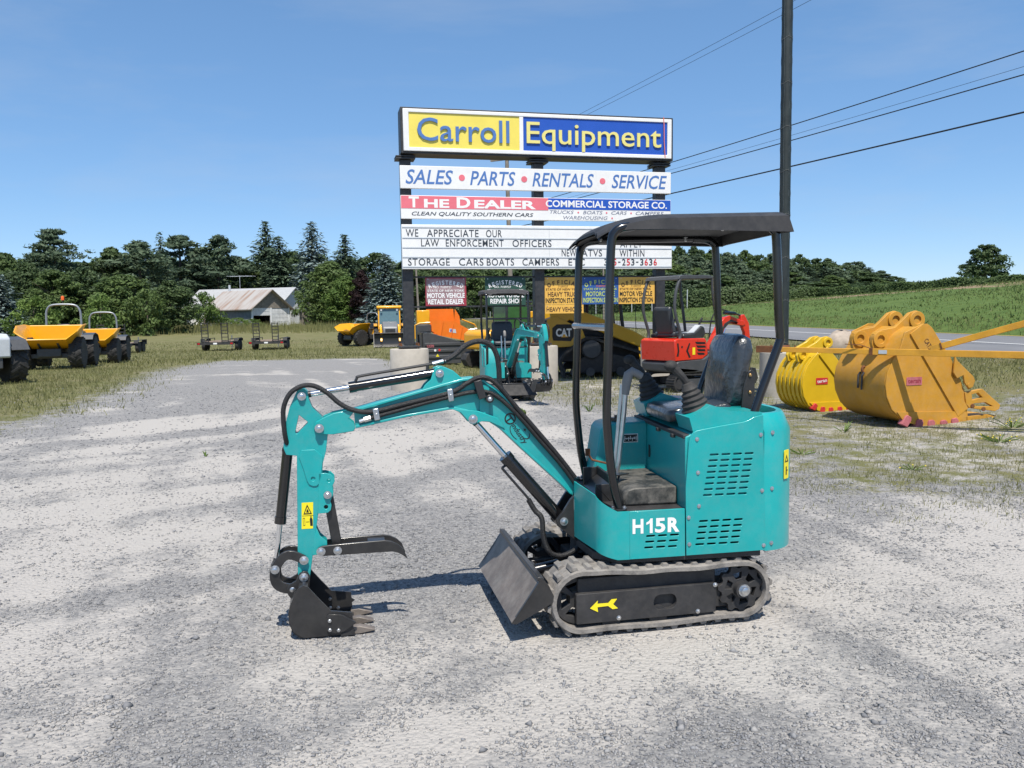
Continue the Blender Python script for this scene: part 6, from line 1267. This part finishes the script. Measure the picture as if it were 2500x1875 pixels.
for s in (1, -1):
    obj('tail_light', B().box(-2.42, -2.37, min(s*.62, s*.9), max(s*.62, s*.9), .92, 1.12), 'red_tail', t); obj('side_window', B().prism([(-1.9, 1.14), (-1.75, 1.66), (.15, 1.66), (.85, 1.14)], min(s*.845, s*.86), max(s*.845, s*.86)), 'glass_dark', t)
    for x in (-1.45, 1.45): wheel(t, (x, s*.86, .37), .37, .24, 'steel_tube', s, tread=False)

# ------------------------------------------------------------------ rocks
def rock(label, x, y, r, sc, seed):
    rr = random.Random(seed); b = B().ball((0, 0, r*.55), r, sc, 16, 11); b.move(lambda p: p+Vector((rr.uniform(-1, 1), rr.uniform(-1, 1), rr.uniform(-1, 1)))*r*.07+Vector((math.sin(p.z*9+seed), math.cos(p.x*8), math.sin(p.y*7)))*r*.06)
    o = obj('boulder', b, 'rock', None, loc=(x, y, hz(x, y)-.08), ang=50); tag(o, label, 'rock')
rock('tan boulder in the grass behind the red excavator', 5.75, 23.9, .36, (.95, .9, 1.1), 3); rock('pale boulder behind the smaller slotted yellow bucket', 9.15, 22.9, .50, (1.0, .9, .85), 8)

# ------------------------------------------------------------------ utility poles and power lines
def upole(label, x, y, h, lean=0.0, arms=((.35, 2.2),), tr=False):
    t = thing('utility_pole', label, 'utility pole', (x, y, hz(x, y)-.1), R(60), 'utility poles along the road')
    obj('shaft', B().cyl((0, 0, 0), (lean, 0, h), .16, 12, .11), 'pole_wood', t)
    for d, w in arms:
        ca = obj('crossarm', B().box(lean-.06, lean+.06, -w/2, w/2, h-d-.06, h-d+.06), 'pole_wood', t)
        for yy in (-w*.45, 0, w*.45): obj('insulator', B().lathe([(.03, 0), (.06, .05), (.05, .1), (.06, .14), (.02, .18)], (lean, yy, h-d+.06), (0, 0, 1), 8), 'pale_grey', ca)
    if tr: obj('transformer', B().lathe([(.20, 0), (.22, .05), (.22, .75), (.18, .82)], (.32, .0, h-3.6), (0, 0, 1), 14), 'mid_grey', t)
    return t
upole('weathered wooden utility pole seen between the sign boards', 0.05, 50, 11.6, -.35, arms=((.3, 2.2),), tr=False)
upole('slim leaning wooden pole left of the maroon licence plate', -12.2, 110, 9.2, -.5, arms=())
upole('far wooden pole seen below the letter board on the right', 13.6, 122, 9.5, .0, arms=())
upole('wooden utility pole standing out of frame on the right', 20.0, 10.0, 14.5, .0, arms=((.3, 2.4),))
for z0, z1, sag, r, l in ((8.95, 7.85, .25, .018, 'upper black cable crossing the sky on the right'), (8.15, 7.5, .2, .018, 'middle black cable crossing the sky on the right'), (7.0, 6.75, .15, .026, 'lowest and thickest black cable crossing the sky on the right'), (8.45, 7.65, .25, .006, 'thin wire just above the middle cable on the right'), (14.3, 11.3, .3, .0075, 'thin high wire rising steeply past the tall pole'), (14.0, 11.15, .35, .0075, 'second thin high wire just below the highest one')):
    p0, p1 = Vector((20 + (.5 if z0 > 13 else 0), 10, z0)), Vector((.05-.2, 50, z1)); pts = [p0.lerp(p1, i/16)+Vector((0, 0, -sag*4*(i/16)*(1-i/16))) for i in range(17)]
    o = obj('power_line', B().tube(pts, r, 5), 'wire'); tag(o, l, 'cable', 'overhead cables')
    far = [p1.lerp(Vector((-12.2, 110, z1-1.5)), i/10)+Vector((0, 0, -sag*4*(i/10)*(1-i/10))) for i in range(11)]
# ------------------------------------------------------------------ trees
def quads_at(P, Nn, size, asp=0.6, ax=None):
    n = len(P); Nn = Nn/np.linalg.norm(Nn, axis=1, keepdims=True)
    a = rng.normal(size=(n, 3)) if ax is None else ax; u = a-Nn*(a*Nn).sum(1, keepdims=True); u /= np.linalg.norm(u, axis=1, keepdims=True)+1e-9; w = np.cross(Nn, u)
    s = np.asarray(size)[:, None] if np.ndim(size) else size
    c = np.stack([P-u*s, P+w*s*asp*.8+u*s*.1, P+u*s, P-w*s*asp*.8-u*s*.1], 1)
    return c.reshape(-1, 3)
def crown_mesh(name, V, T): return npmesh(name, V, np.arange(len(V)).reshape(-1, 4), np.repeat(T, 4))
def decid(seed, nc=115, nl=105, H=10.0, Rr=3.2, base=.03, leaf=.21, shape=0, squash=.8, asp=.6):
    global rng; rng = np.random.default_rng(seed); V, T = [], []
    for k in range(nc):
        t = base+(1-base)*rng.random()**.85; pr = (math.sin(PI*min(1, max(0, (t-base)/(1-base))*.86+.14)))**(.6 if shape == 0 else .9)
        a = rng.random()*2*PI; r = Rr*pr*(.35+.65*rng.random()**.5)*(1+.22*math.sin(3*a+seed)); cr = (.42+.55*rng.random())*(.65+.5*pr)*Rr/3.2
        c = np.array([r*math.cos(a), r*math.sin(a), H*t-cr*.5]); n = nl
        d = rng.normal(size=(n, 3)); d /= np.linalg.norm(d, axis=1, keepdims=True); rad = cr*(.55+.5*rng.random(n))[:, None]*np.array([1.25, 1.25, squash])
        P = c+d*rad; P += rng.normal(size=(n, 3))*.08
        nn = d+rng.normal(size=(n, 3))*.55+np.array([0, 0, .35]); V.append(quads_at(P, nn, leaf*(.6+.8*rng.random(n)), asp)); T.append(np.clip(.45+.32*(rng.random()-.5)*2+.35*(rng.random(n)-.5), 0, 1))
    return crown_mesh(name_of('crown'), np.concatenate(V), np.concatenate(T))
def name_of(s): return s
def spruce(seed, H=10.0, Rr=2.1, lev=36, leaf=.22, dens=1.25, gap=.06):
    global rng; rng = np.random.default_rng(seed); P, Nn, A, S, T = [], [], [], [], []
    for k in range(lev):
        t = (k+.3)/lev; z0 = H*(.03+.97*t); L = Rr*(1-t)**.58*(.86+.28*rng.random())+.10; nb = max(6, int(14*(1-t)+8))
        for j in range(nb):
            a = 2*PI*(j+rng.random()*.9)/nb+k; l = L*(.70+.42*rng.random()); 
            if rng.random() < gap: continue
            m = max(4, int(l*8*dens)); u = (np.arange(m)+rng.random(m)*.8)/m; rr = l*(.12+.88*u); dz = -.32*l*u**1.1+.30*l*np.clip(u-.55, 0, 1)**1.3
            d = np.array([math.cos(a), math.sin(a)]); side = rng.normal(size=m)*.16*l*(.35+u*.6)
            p = np.stack([d[0]*rr-d[1]*side, d[1]*rr+d[0]*side, z0+dz+rng.normal(size=m)*.07], -1)
            P.append(p); A.append(np.stack([np.full(m, d[0])+rng.normal(size=m)*.5, np.full(m, d[1])+rng.normal(size=m)*.5, rng.normal(size=m)*.3-.25], -1)); Nn.append(np.stack([rng.normal(size=m)*.45+d[0]*.35, rng.normal(size=m)*.45+d[1]*.35, np.full(m, .85)], -1))
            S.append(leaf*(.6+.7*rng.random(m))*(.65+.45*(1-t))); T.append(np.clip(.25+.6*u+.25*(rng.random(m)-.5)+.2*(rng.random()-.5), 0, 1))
    P, Nn, A, S, T = map(np.concatenate, (P, Nn, A, S, T))
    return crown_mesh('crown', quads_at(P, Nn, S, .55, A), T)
def pine(seed, H=10.0, Rr=2.8, lev=17, leaf=.22, base=.22, tufts=16):
    global rng; rng = np.random.default_rng(seed); V, T = [], []
    for k in range(lev):
        t = base+(1-base)*(k+.5)/lev; L = Rr*(1-((t-.45)/.62)**2*.8 if t > .45 else .8+.2*t)*(.65+.5*rng.random()); L = max(.35, L*(1.02-t**3*.75))
        for j in range(5+int(3*rng.random())):
            a = rng.random()*2*PI; l = L*(.55+.55*rng.random()); up = .10+.45*t
            for q in range(tufts//3):
                u = .40+.6*rng.random(); c = np.array([math.cos(a)*l*u, math.sin(a)*l*u, H*t+l*u*up*.6-.1*l])+rng.normal(size=3)*np.array([.16, .16, .10])*l*.6; n = 20
                d = rng.normal(size=(n, 3)); d[:, 2] = np.abs(d[:, 2])*.8; d /= np.linalg.norm(d, axis=1, keepdims=True); cr = .34+.30*rng.random()
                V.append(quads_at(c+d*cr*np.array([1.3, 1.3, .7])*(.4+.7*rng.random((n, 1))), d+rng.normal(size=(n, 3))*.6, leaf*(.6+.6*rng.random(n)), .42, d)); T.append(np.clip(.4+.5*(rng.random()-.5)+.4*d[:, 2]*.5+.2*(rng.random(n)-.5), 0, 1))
    return crown_mesh('crown', np.concatenate(V), np.concatenate(T))
def trunkmesh(H, r, forks=5, seed=1, cone=False):
    rr = random.Random(seed); b = B(); b.tube([(0, 0, -.3), (.05, 0, H*.2), (-.04, .05, H*.5), (.03, 0, H*(.93 if cone else .78))], [r*1.15, r, r*.75, r*.15], 8)
    for k in range(forks):
        a = rr.random()*2*PI; z = H*(.22+.5*rr.random()); L = H*.24*(.6+.6*rr.random()); b.tube([(0, 0, z), (math.cos(a)*L*.5, math.sin(a)*L*.5, z+L*.35), (math.cos(a)*L, math.sin(a)*L, z+L*.75)], [r*.5, r*.35, r*.10], 5)
    return meshof('trunk', b)
CR = {'dec': [decid(s) for s in (21, 22, 23, 24)], 'tall': [decid(s, Rr=2.5, base=.10, shape=1) for s in (31, 32, 33)], 'spruce': [spruce(s) for s in (41, 42, 43)], 'slim': [spruce(44, Rr=1.45, lev=26)], 'pine': [decid(s, nc=120, nl=62, Rr=2.7, base=.06, leaf=.24, squash=.42, asp=.4, shape=1) for s in (51, 52, 53)], 'open': [pine(54, Rr=4.0, lev=16, tufts=21, base=.15)],
      'bush': [decid(s, nc=34, nl=70, H=4, Rr=2.4, base=.05, leaf=.17) for s in (61, 62, 63)], 'far': [decid(s, nc=80, nl=60, leaf=.30, base=.03) for s in (71, 72, 73, 74)]}
HB = {'bush': 4.0}; WB = {'dec': 2.9, 'tall': 2.2, 'spruce': 1.4, 'slim': 1.0, 'pine': 1.75, 'open': 3.4, 'bush': 2.1, 'far': 2.6}
TR = [trunkmesh(10, .20, 6, 1), trunkmesh(10, .17, 0, 2, True), trunkmesh(4, .08, 3, 3)]
_cnt = {}
def tree(kind, leaf, x, y, h, w, label, group, name='tree', cat='tree', flat=1.0):
    k = _cnt.get(kind, 0); _cnt[kind] = k+1; me = CR[kind][k % len(CR[kind])]
    t = thing(name, label, cat, (x, y, hz(x, y)-.1), random.random()*6.28, group)
    s = h/HB.get(kind, 10.0); wv = w/WB[kind]; t.scale = (wv, wv*flat, s)
    c = bpy.data.objects.new('crown', me); COL.objects.link(c); c.parent = t
    if not me.materials: me.materials.append(M['leaf'])
    c.material_slots[0].link = 'OBJECT'; c.material_slots[0].material = M[leaf]
    tm = TR[1] if kind in ('spruce', 'slim', 'pine', 'open') else TR[2] if kind == 'bush' else TR[0]
    if not tm.materials: tm.materials.append(M['bark'])
    o = bpy.data.objects.new('trunk', tm); COL.objects.link(o); o.parent = t
    return t
def hor(px): return 770-.014*(px-1250)
def treepx(kind, leaf, px, ytop, D, hwpx, label, group=None, name='tree', cat='tree'):
    # a tree D metres away whose crown is hwpx wide either side in the photograph's 2500 pixel frame
    x = (px-1250)/2021*D; g = hz(x, D); h = 1.6+(hor(px)-ytop)*D/2021-g; return tree(kind, leaf, x, D, h, hwpx*D/2021, label, group, name, cat)
G1 = 'trees along the back of the meadow'
L = [('spruce', 'needle_blue', 12, 668, 80, 50, 'dark bluish spruce at the left edge behind the dumpers', 'spruce_tree'),
 ('dec', 'leaf', 20, 615, 98, 55, 'green leafy tree at the far left of the tree line', 'leafy_tree'),
 ('open', 'needle_pine', 148, 566, 106, 98, 'tall open-branched pine rising above the left dumpers', 'pine_tree'),
 ('dec', 'leaf_dark', 75, 640, 92, 55, 'rounded green tree below the tall open pine, on its left', 'leafy_tree'),
 ('dec', 'leaf', 140, 660, 86, 62, 'leafy tree right behind the beacon of the yellow dumper', 'leafy_tree'),
 ('dec', 'leaf_dark', 212, 652, 90, 58, 'dark leafy tree behind the second yellow dumper', 'leafy_tree'),
 ('tall', 'leaf_dark', 285, 606, 112, 52, 'dark tree at the dip right of the tall open pine', 'leafy_tree'),
 ('pine', 'needle_pine', 352, 590, 112, 62, 'leftmost of three broad pines above the brush', 'pine_tree'),
 ('slim', 'needle', 405, 565, 120, 26, 'slim spruce spire poking out among the pines', 'spruce_tree'),
 ('pine', 'needle_pine', 452, 575, 130, 62, 'middle of three broad pines above the brush', 'pine_tree'),
 ('pine', 'needle_pine', 545, 577, 130, 55, 'rightmost of three broad pines, left of the tall spruces', 'pine_tree'),
 ('dec', 'leaf', 305, 668, 88, 70, 'bushy light tree in front of the leftmost broad pine', 'leafy_tree'),
 ('dec', 'leaf_dark', 425, 684, 89, 58, 'bushy dark tree left of the rusty roofed garage', 'leafy_tree'),
 ('bush', 'leaf', 365, 705, 84, 48, 'low bush between the two bushy trees left of the garage', 'bush'),
 ('bush', 'leaf_light', 252, 715, 80, 42, 'low light bush right of the second yellow dumper', 'bush'),
 ('bush', 'leaf_light', 90, 722, 78, 48, 'low light bush behind the front yellow dumper', 'bush'),
 ('tall', 'leaf', 605, 635, 132, 42, 'leafy tree between the pines and the tall spruces', 'leafy_tree'),
 ('spruce', 'needle', 660, 540, 134, 48, 'tallest dark spruce behind the garage', 'spruce_tree'),
 ('spruce', 'needle', 690, 576, 129, 50, 'shorter dark spruce touching the tallest one', 'spruce_tree'),
 ('spruce', 'needle_blue', 772, 542, 128, 52, 'big blue spruce right of the dark spruces', 'spruce_tree'),
 ('spruce', 'needle', 850, 572, 128, 48, 'greenish spruce between the two blue spruces', 'spruce_tree'),
 ('dec', 'leaf', 815, 640, 110, 58, 'leafy tree in front of the greenish spruce', 'leafy_tree'),
 ('dec', 'leaf_light', 850, 672, 105, 45, 'light green leafy tree right of the wooden fence', 'leafy_tree'),
 ('bush', 'leaf', 765, 690, 114, 42, 'leafy bush behind the wooden fence', 'bush'),
 ('tall', 'leaf_plum', 888, 660, 103, 27, 'dark plum coloured tree left of the pale blue spruce', 'plum_tree'),
 ('spruce', 'needle_blue', 948, 618, 88, 50, 'pale blue spruce beside the left sign post', 'spruce_tree'),
 ('tall', 'leaf_dark', 1015, 640, 118, 42, 'dark tree seen just right of the left sign post', 'leafy_tree'),
 ('dec', 'leaf_dark', 1085, 655, 135, 50, 'dark tree behind the maroon licence plate', 'leafy_tree'),
 ('dec', 'leaf', 1160, 660, 155, 50, 'green tree seen between the maroon and green plates', 'leafy_tree'),
 ('bush', 'leaf_light', 505, 712, 101, 34, 'leafy shrub growing against the left end of the garage', 'shrub'),
 ('bush', 'leaf_light', 545, 772, 103, 26, 'low bright bush at the foot of the garage wall, left', 'shrub'),
 ('bush', 'leaf_light', 585, 774, 103, 26, 'low bright bush at the foot of the garage wall, middle', 'shrub'),
 ('bush', 'leaf_light', 622, 776, 102, 22, 'low bright bush at the foot of the garage wall, right', 'shrub')]
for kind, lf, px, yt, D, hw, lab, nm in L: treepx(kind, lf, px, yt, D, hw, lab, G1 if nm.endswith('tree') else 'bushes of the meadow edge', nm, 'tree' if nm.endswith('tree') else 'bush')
for k in range(17):
    px = -40+64*k+random.uniform(-12, 12); treepx('far', 'leaf_dark', px, random.uniform(612, 640), 142+random.uniform(-6, 8), 56, 'dark tree standing in the shadowed back row of the tree line', 'back row of the tree line', 'leafy_tree')
# far wood on the hill
rnd = random.Random(5)
wx = [960, 1200, 1400, 1600, 1680, 1750, 1850, 1950, 2050, 2120, 2170, 2200]; wy = [640, 622, 606, 598, 602, 611, 620, 630, 640, 654, 672, 700]
for D, st, dy, x1 in ((318, 27, 0, 2188), (290, 34, 20, 2160), (262, 40, 42, 2110), (238, 46, 62, 2020)):
    px = 985
    while px < x1:
        yt = np.interp(px, wx, wy)+dy+rnd.uniform(-9, 9); kd = rnd.random()
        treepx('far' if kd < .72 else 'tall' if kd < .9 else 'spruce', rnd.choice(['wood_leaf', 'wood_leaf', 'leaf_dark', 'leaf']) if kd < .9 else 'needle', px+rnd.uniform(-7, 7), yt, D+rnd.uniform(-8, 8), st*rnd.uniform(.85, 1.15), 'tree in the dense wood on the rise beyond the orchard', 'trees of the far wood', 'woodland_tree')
        px += st
treepx('far', 'leaf_dark', 2400, 598, 150, 40, 'lone round tree on the ridge at the right', None, 'leafy_tree')

# orchard rows and the low crop along the ridge
def row(name, label, pts, hfn, wid, nper, leafm, posts=0, group=None, leaf=.2, ph=2.9):
    global rng; rng = np.random.default_rng(len(label)*7); P = [Vector((a, b, 0)) for a, b in pts]; segs = [(P[i+1]-P[i]).length for i in range(len(P)-1)]; L_ = sum(segs); n = int(L_*nper)
    s = rng.random(n)*L_; xs, ys_ = np.zeros(n), np.zeros(n); acc = 0; nx_ = np.zeros(n); ny_ = np.zeros(n)
    for i, l in enumerate(segs):
        m = (s >= acc) & (s <= acc+l); f = (s[m]-acc)/l; xs[m] = P[i].x+(P[i+1].x-P[i].x)*f; ys_[m] = P[i].y+(P[i+1].y-P[i].y)*f; d = (P[i+1]-P[i])/l; nx_[m] = -d.y; ny_[m] = d.x; acc += l
    h = np.array([hfn(v) for v in s/L_])*(.75+.5*vnoise(s*.45, s*0)); u = rng.random(n)**.7; off = (rng.random(n)-.5)*wid*(1.1-.6*u); x, y = xs+nx_*off, ys_+ny_*off
    z = height(x, y)+u*h*(.8+.4*rng.random(n)); nn = np.stack([nx_*np.sign(off)+rng.normal(size=n)*.6, ny_*np.sign(off)+rng.normal(size=n)*.6, .4+rng.random(n)], -1)
    me = crown_mesh('foliage', quads_at(np.stack([x, y, z], -1), nn, leaf*(.6+.8*rng.random(n))), np.clip(.35+.3*(vnoise(s*1.5, s*0+3)-.5)+.5*(rng.random(n)-.3)*u, 0, 1)); me.materials.append(M[leafm])
    t = thing(name, label, 'crop row', (P[0].x, P[0].y, 0), 0, group); o = bpy.data.objects.new('foliage', me); COL.objects.link(o); o.parent = t; o.location = (-P[0].x, -P[0].y, 0)
    for k in range(posts):
        f = (k+.5)/posts*L_; acc = 0
        for i, l in enumerate(segs):
            if f <= acc+l: q = P[i].lerp(P[i+1], (f-acc)/l); break
            acc += l
        d = (P[i+1]-P[i]).normalized(); q = q+Vector((-d.y, d.x, 0))*(-wid*.62); q = q if q.length < (q+Vector((-d.y, d.x, 0))*wid).length else q+Vector((-d.y, d.x, 0))*wid*1.24
        g = hz(q.x, q.y); obj('post', B().cyl((q.x-P[0].x, q.y-P[0].y, g-.2), (q.x-P[0].x+rnd.uniform(-.12, .12), q.y-P[0].y, g+ph), .07, 6), 'pale_grey', t)
OG = 'orchard rows beyond the road'
row('orchard_row', 'front orchard row with pale posts beyond the road', [(-17, 252), (4, 178), (24, 130), (30, 126)], lambda u: 2.3, 1.5, 330, 'orchard_leaf', 22, OG)
row('orchard_row', 'second orchard row just behind the one with posts', [(-12, 254), (9, 181), (29, 134), (37, 131)], lambda u: 2.3, 1.6, 200, 'orchard_leaf', 0, OG, .26)
row('orchard_row', 'third orchard row, last before the wood', [(-6, 257), (15, 185), (35, 139), (45, 137)], lambda u: 2.4, 1.6, 180, 'orchard_leaf', 0, OG, .28)
row('crop_row', 'dark green crop line along the ridge below the lone tree', [(26, 127), (36, 134), (50, 136), (57, 112), (62, 92), (66, 72), (68, 58)], lambda u: 1.7-1.2*min(1, u*1.3), 1.4, 420, 'leaf', 0, None, .19)
row('crop_row', 'taller crop line just behind the ridge on the right', [(40, 140), (54, 139), (61, 114), (66, 94), (70, 74), (72, 60)], lambda u: 1.7-1.2*min(1, u*1.4), 1.6, 240, 'leaf_dark', 0, None, .24)

# ------------------------------------------------------------------ garage, house, fence
def gable(t, W, L_, ez, az, wallm, roofm, over=.35, th=.12, name='wall'):
    # local: front gable on +x end (x=0), length runs to x=-L_, width along y
    obj('side_wall', B().box(-L_, 0, -W/2, -W/2+.12, 0, ez), wallm, t); obj('side_wall', B().box(-L_, 0, W/2-.12, W/2, 0, ez), wallm, t); obj('back_wall', B().prism([(-W/2, 0), (W/2, 0), (W/2, ez), (0, az), (-W/2, ez)], -L_, -L_+.12, lambda u, v, w: (w, u, v)), wallm, t)
    sl = (az-ez)/(W/2)
    for s in (1, -1):
        y1 = s*(W/2+over); z1 = ez-over*sl; obj('roof_slope', B().add([(over, 0, az+th), (over, y1, z1+th), (-L_-over, y1, z1+th), (-L_-over, 0, az+th), (over, 0, az), (over, y1, z1), (-L_-over, y1, z1), (-L_-over, 0, az)], [(0,1,2,3),(4,7,6,5),(0,4,5,1),(1,5,6,2),(2,6,7,3)]), roofm, t)
gx_, gy_ = -30.6, 106.0; g0 = hz(gx_, gy_)
t = thing('garage', 'old two-door garage with a rusty metal roof among the trees', 'garage', (gx_, gy_, g0), R(-36)); W = 5.8
gable(t, W, 9.5, 2.35, 4.55, 'garage_side', 'rusty_roof', .4)
obj('gable_boards', B().prism([(-W/2, 2.3), (W/2, 2.3), (0, 4.5)], -.1, .0, lambda u, v, w: (w, u, v)), 'grey_wood', t)
for y0, y1, z0 in ((-2.75, -.12, 0.0), (.12, 2.70, 1.35)):
    lo, hi = -y1, -y0
    dr = obj('garage_door', B().box(-.10, -.04, lo, hi, z0 if z0 else .0, 2.25), 'garage_white', t)
    for k in range(4 if not z0 else 2): zz = (z0 or .05)+.5*k+.02; obj('door_board', B().box(-.04, -.015, lo+.06, hi-.06, zz, zz+.44), 'garage_white', dr)
for y in (-2.84, 0, 2.84): obj('door_post', B().box(-.12, .05, y-.10, y+.10, 0, 2.34), 'house_white', t)
obj('interior_shade', B().box(-9.3, -.2, -2.7, 2.7, .02, .04).box(-5.0, -4.9, -2.7, 2.7, 0, 2.3), 'void', t)  # near-black floor and cross sheet paint the shade behind the doors
for s in (1, -1): obj('barge_board', B().bar((.42, 0, 4.62), (.42, s*(W/2+.4), 2.13), .06, .20, (1, 0, 0)), 'grey_wood', t)
hx, hy = -30.4, 116.5
t = thing('house', 'white house with a pale shingle roof behind the garage', 'house', (hx, hy, hz(hx, hy)), R(-19)); W = 7.0
gable(t, W, 15.5, 2.7, 5.0, 'house_white', 'shingle', .45)
obj('gable_wall', B().prism([[(-W/2, 0), (W/2, 0), (W/2, 2.7), (0, 4.95), (-W/2, 2.7)], [(-1.6, .9), (-.8, .9), (-.8, 2.1), (-1.6, 2.1)]], -.12, 0, lambda u, v, w: (w, u, v)), 'house_white', t)
wn_ = obj('window', B().box(-.10, -.08, -1.6, -.8, .9, 2.1), 'glass_dark', t); obj('window_frame', B().box(-.06, .03, -1.66, -1.56, .84, 2.16).box(-.06, .03, -.84, -.74, .84, 2.16).box(-.06, .03, -1.66, -.74, 2.08, 2.18), 'house_white', wn_)
for x in (-13.5, -10.5): w_ = obj('window', B().box(x-.5, x+.5, -W/2-.03, -W/2-.005, .9, 2.1), 'glass_dark', t); obj('window_frame', B().box(x-.58, x-.5, -W/2-.05, -W/2, .85, 2.15).box(x+.5, x+.58, -W/2-.05, -W/2, .85, 2.15), 'house_white', w_)
obj('chimney_pipe', B().cyl((-9.5, -1.5, 4.0), (-9.5, -1.5, 5.6), .16, 10), 'pale_grey', t)
an = obj('aerial', B().cyl((-9.0, .2, 4.9), (-9.0, .2, 7.0), .03, 6), 'pale_grey', t)
b = B().cyl((-10.6, .2, 6.9), (-7.4, .9, 6.9), .025, 5)
for k in range(6): b.cyl((-10.4+.55*k, -.9+.12*k, 6.9), (-10.4+.55*k, 1.5+.12*k, 6.95), .02, 4)
obj('aerial_rods', b, 'pale_grey', an)
fx0, fy0, fx1, fy1 = -27.6, 108.5, -23.4, 112.5
t = thing('board_fence', 'weathered grey board fence right of the garage', 'fence', (fx0, fy0, hz(fx0, fy0))); d = Vector((fx1-fx0, fy1-fy0, 0)); n = 24
for k in range(n):
    p = d*((k+.5)/n); zz = hz(fx0+p.x, fy0+p.y)-hz(fx0, fy0); q = d.normalized()*(d.length/n*.47); h_ = 1.75+random.uniform(-.08, .1)
    obj('board', B().bar(p-q+Vector((0, 0, zz+h_/2)), p+q+Vector((0, 0, zz+h_/2)), .03, h_), 'grey_wood', t)
for k in range(4):
    p = d*(k/3); zz = hz(fx0+p.x, fy0+p.y)-hz(fx0, fy0); obj('fence_post', B().cyl(p+Vector((0, .08, zz)), p+Vector((0, .08, zz+2.15)), .07, 8), 'grey_wood', t)

# ------------------------------------------------------------------ weeds by name
for x, y, h, n, sp, lab, fl in ((1.28, 13.6, .22, 9, .12, 'bright weed beside the small bucket of the far teal excavator', 0), (.22, 13.35, .16, 8, .12, 'bright weed left of the far teal excavator bucket', 0), (-.9, 17.0, .14, 8, .18, 'low green weed behind the boom tip of the near excavator', 0), (5.75, 9.7, .16, 14, .25, 'yellow flowering weed in front of the big bucket', 12), (6.45, 10.6, .18, 14, .3, 'yellow flowering weed at the tip of the big bucket', 14), (3.25, 9.2, .10, 7, .12, 'small weed in the gravel right of the near excavator', 0), (4.0, 8.2, .10, 7, .12, 'small weed in the gravel at the right', 3), (-3.6, 9.6, .10, 6, .10, 'small weed in the drive left of the boom', 0), (4.4, 10.9, .22, 9, .15, 'tall dry weed left of the big bucket', 0)):
    weed(x, y, h*.6, n, sp*.8, lab=lab, flowers=fl)
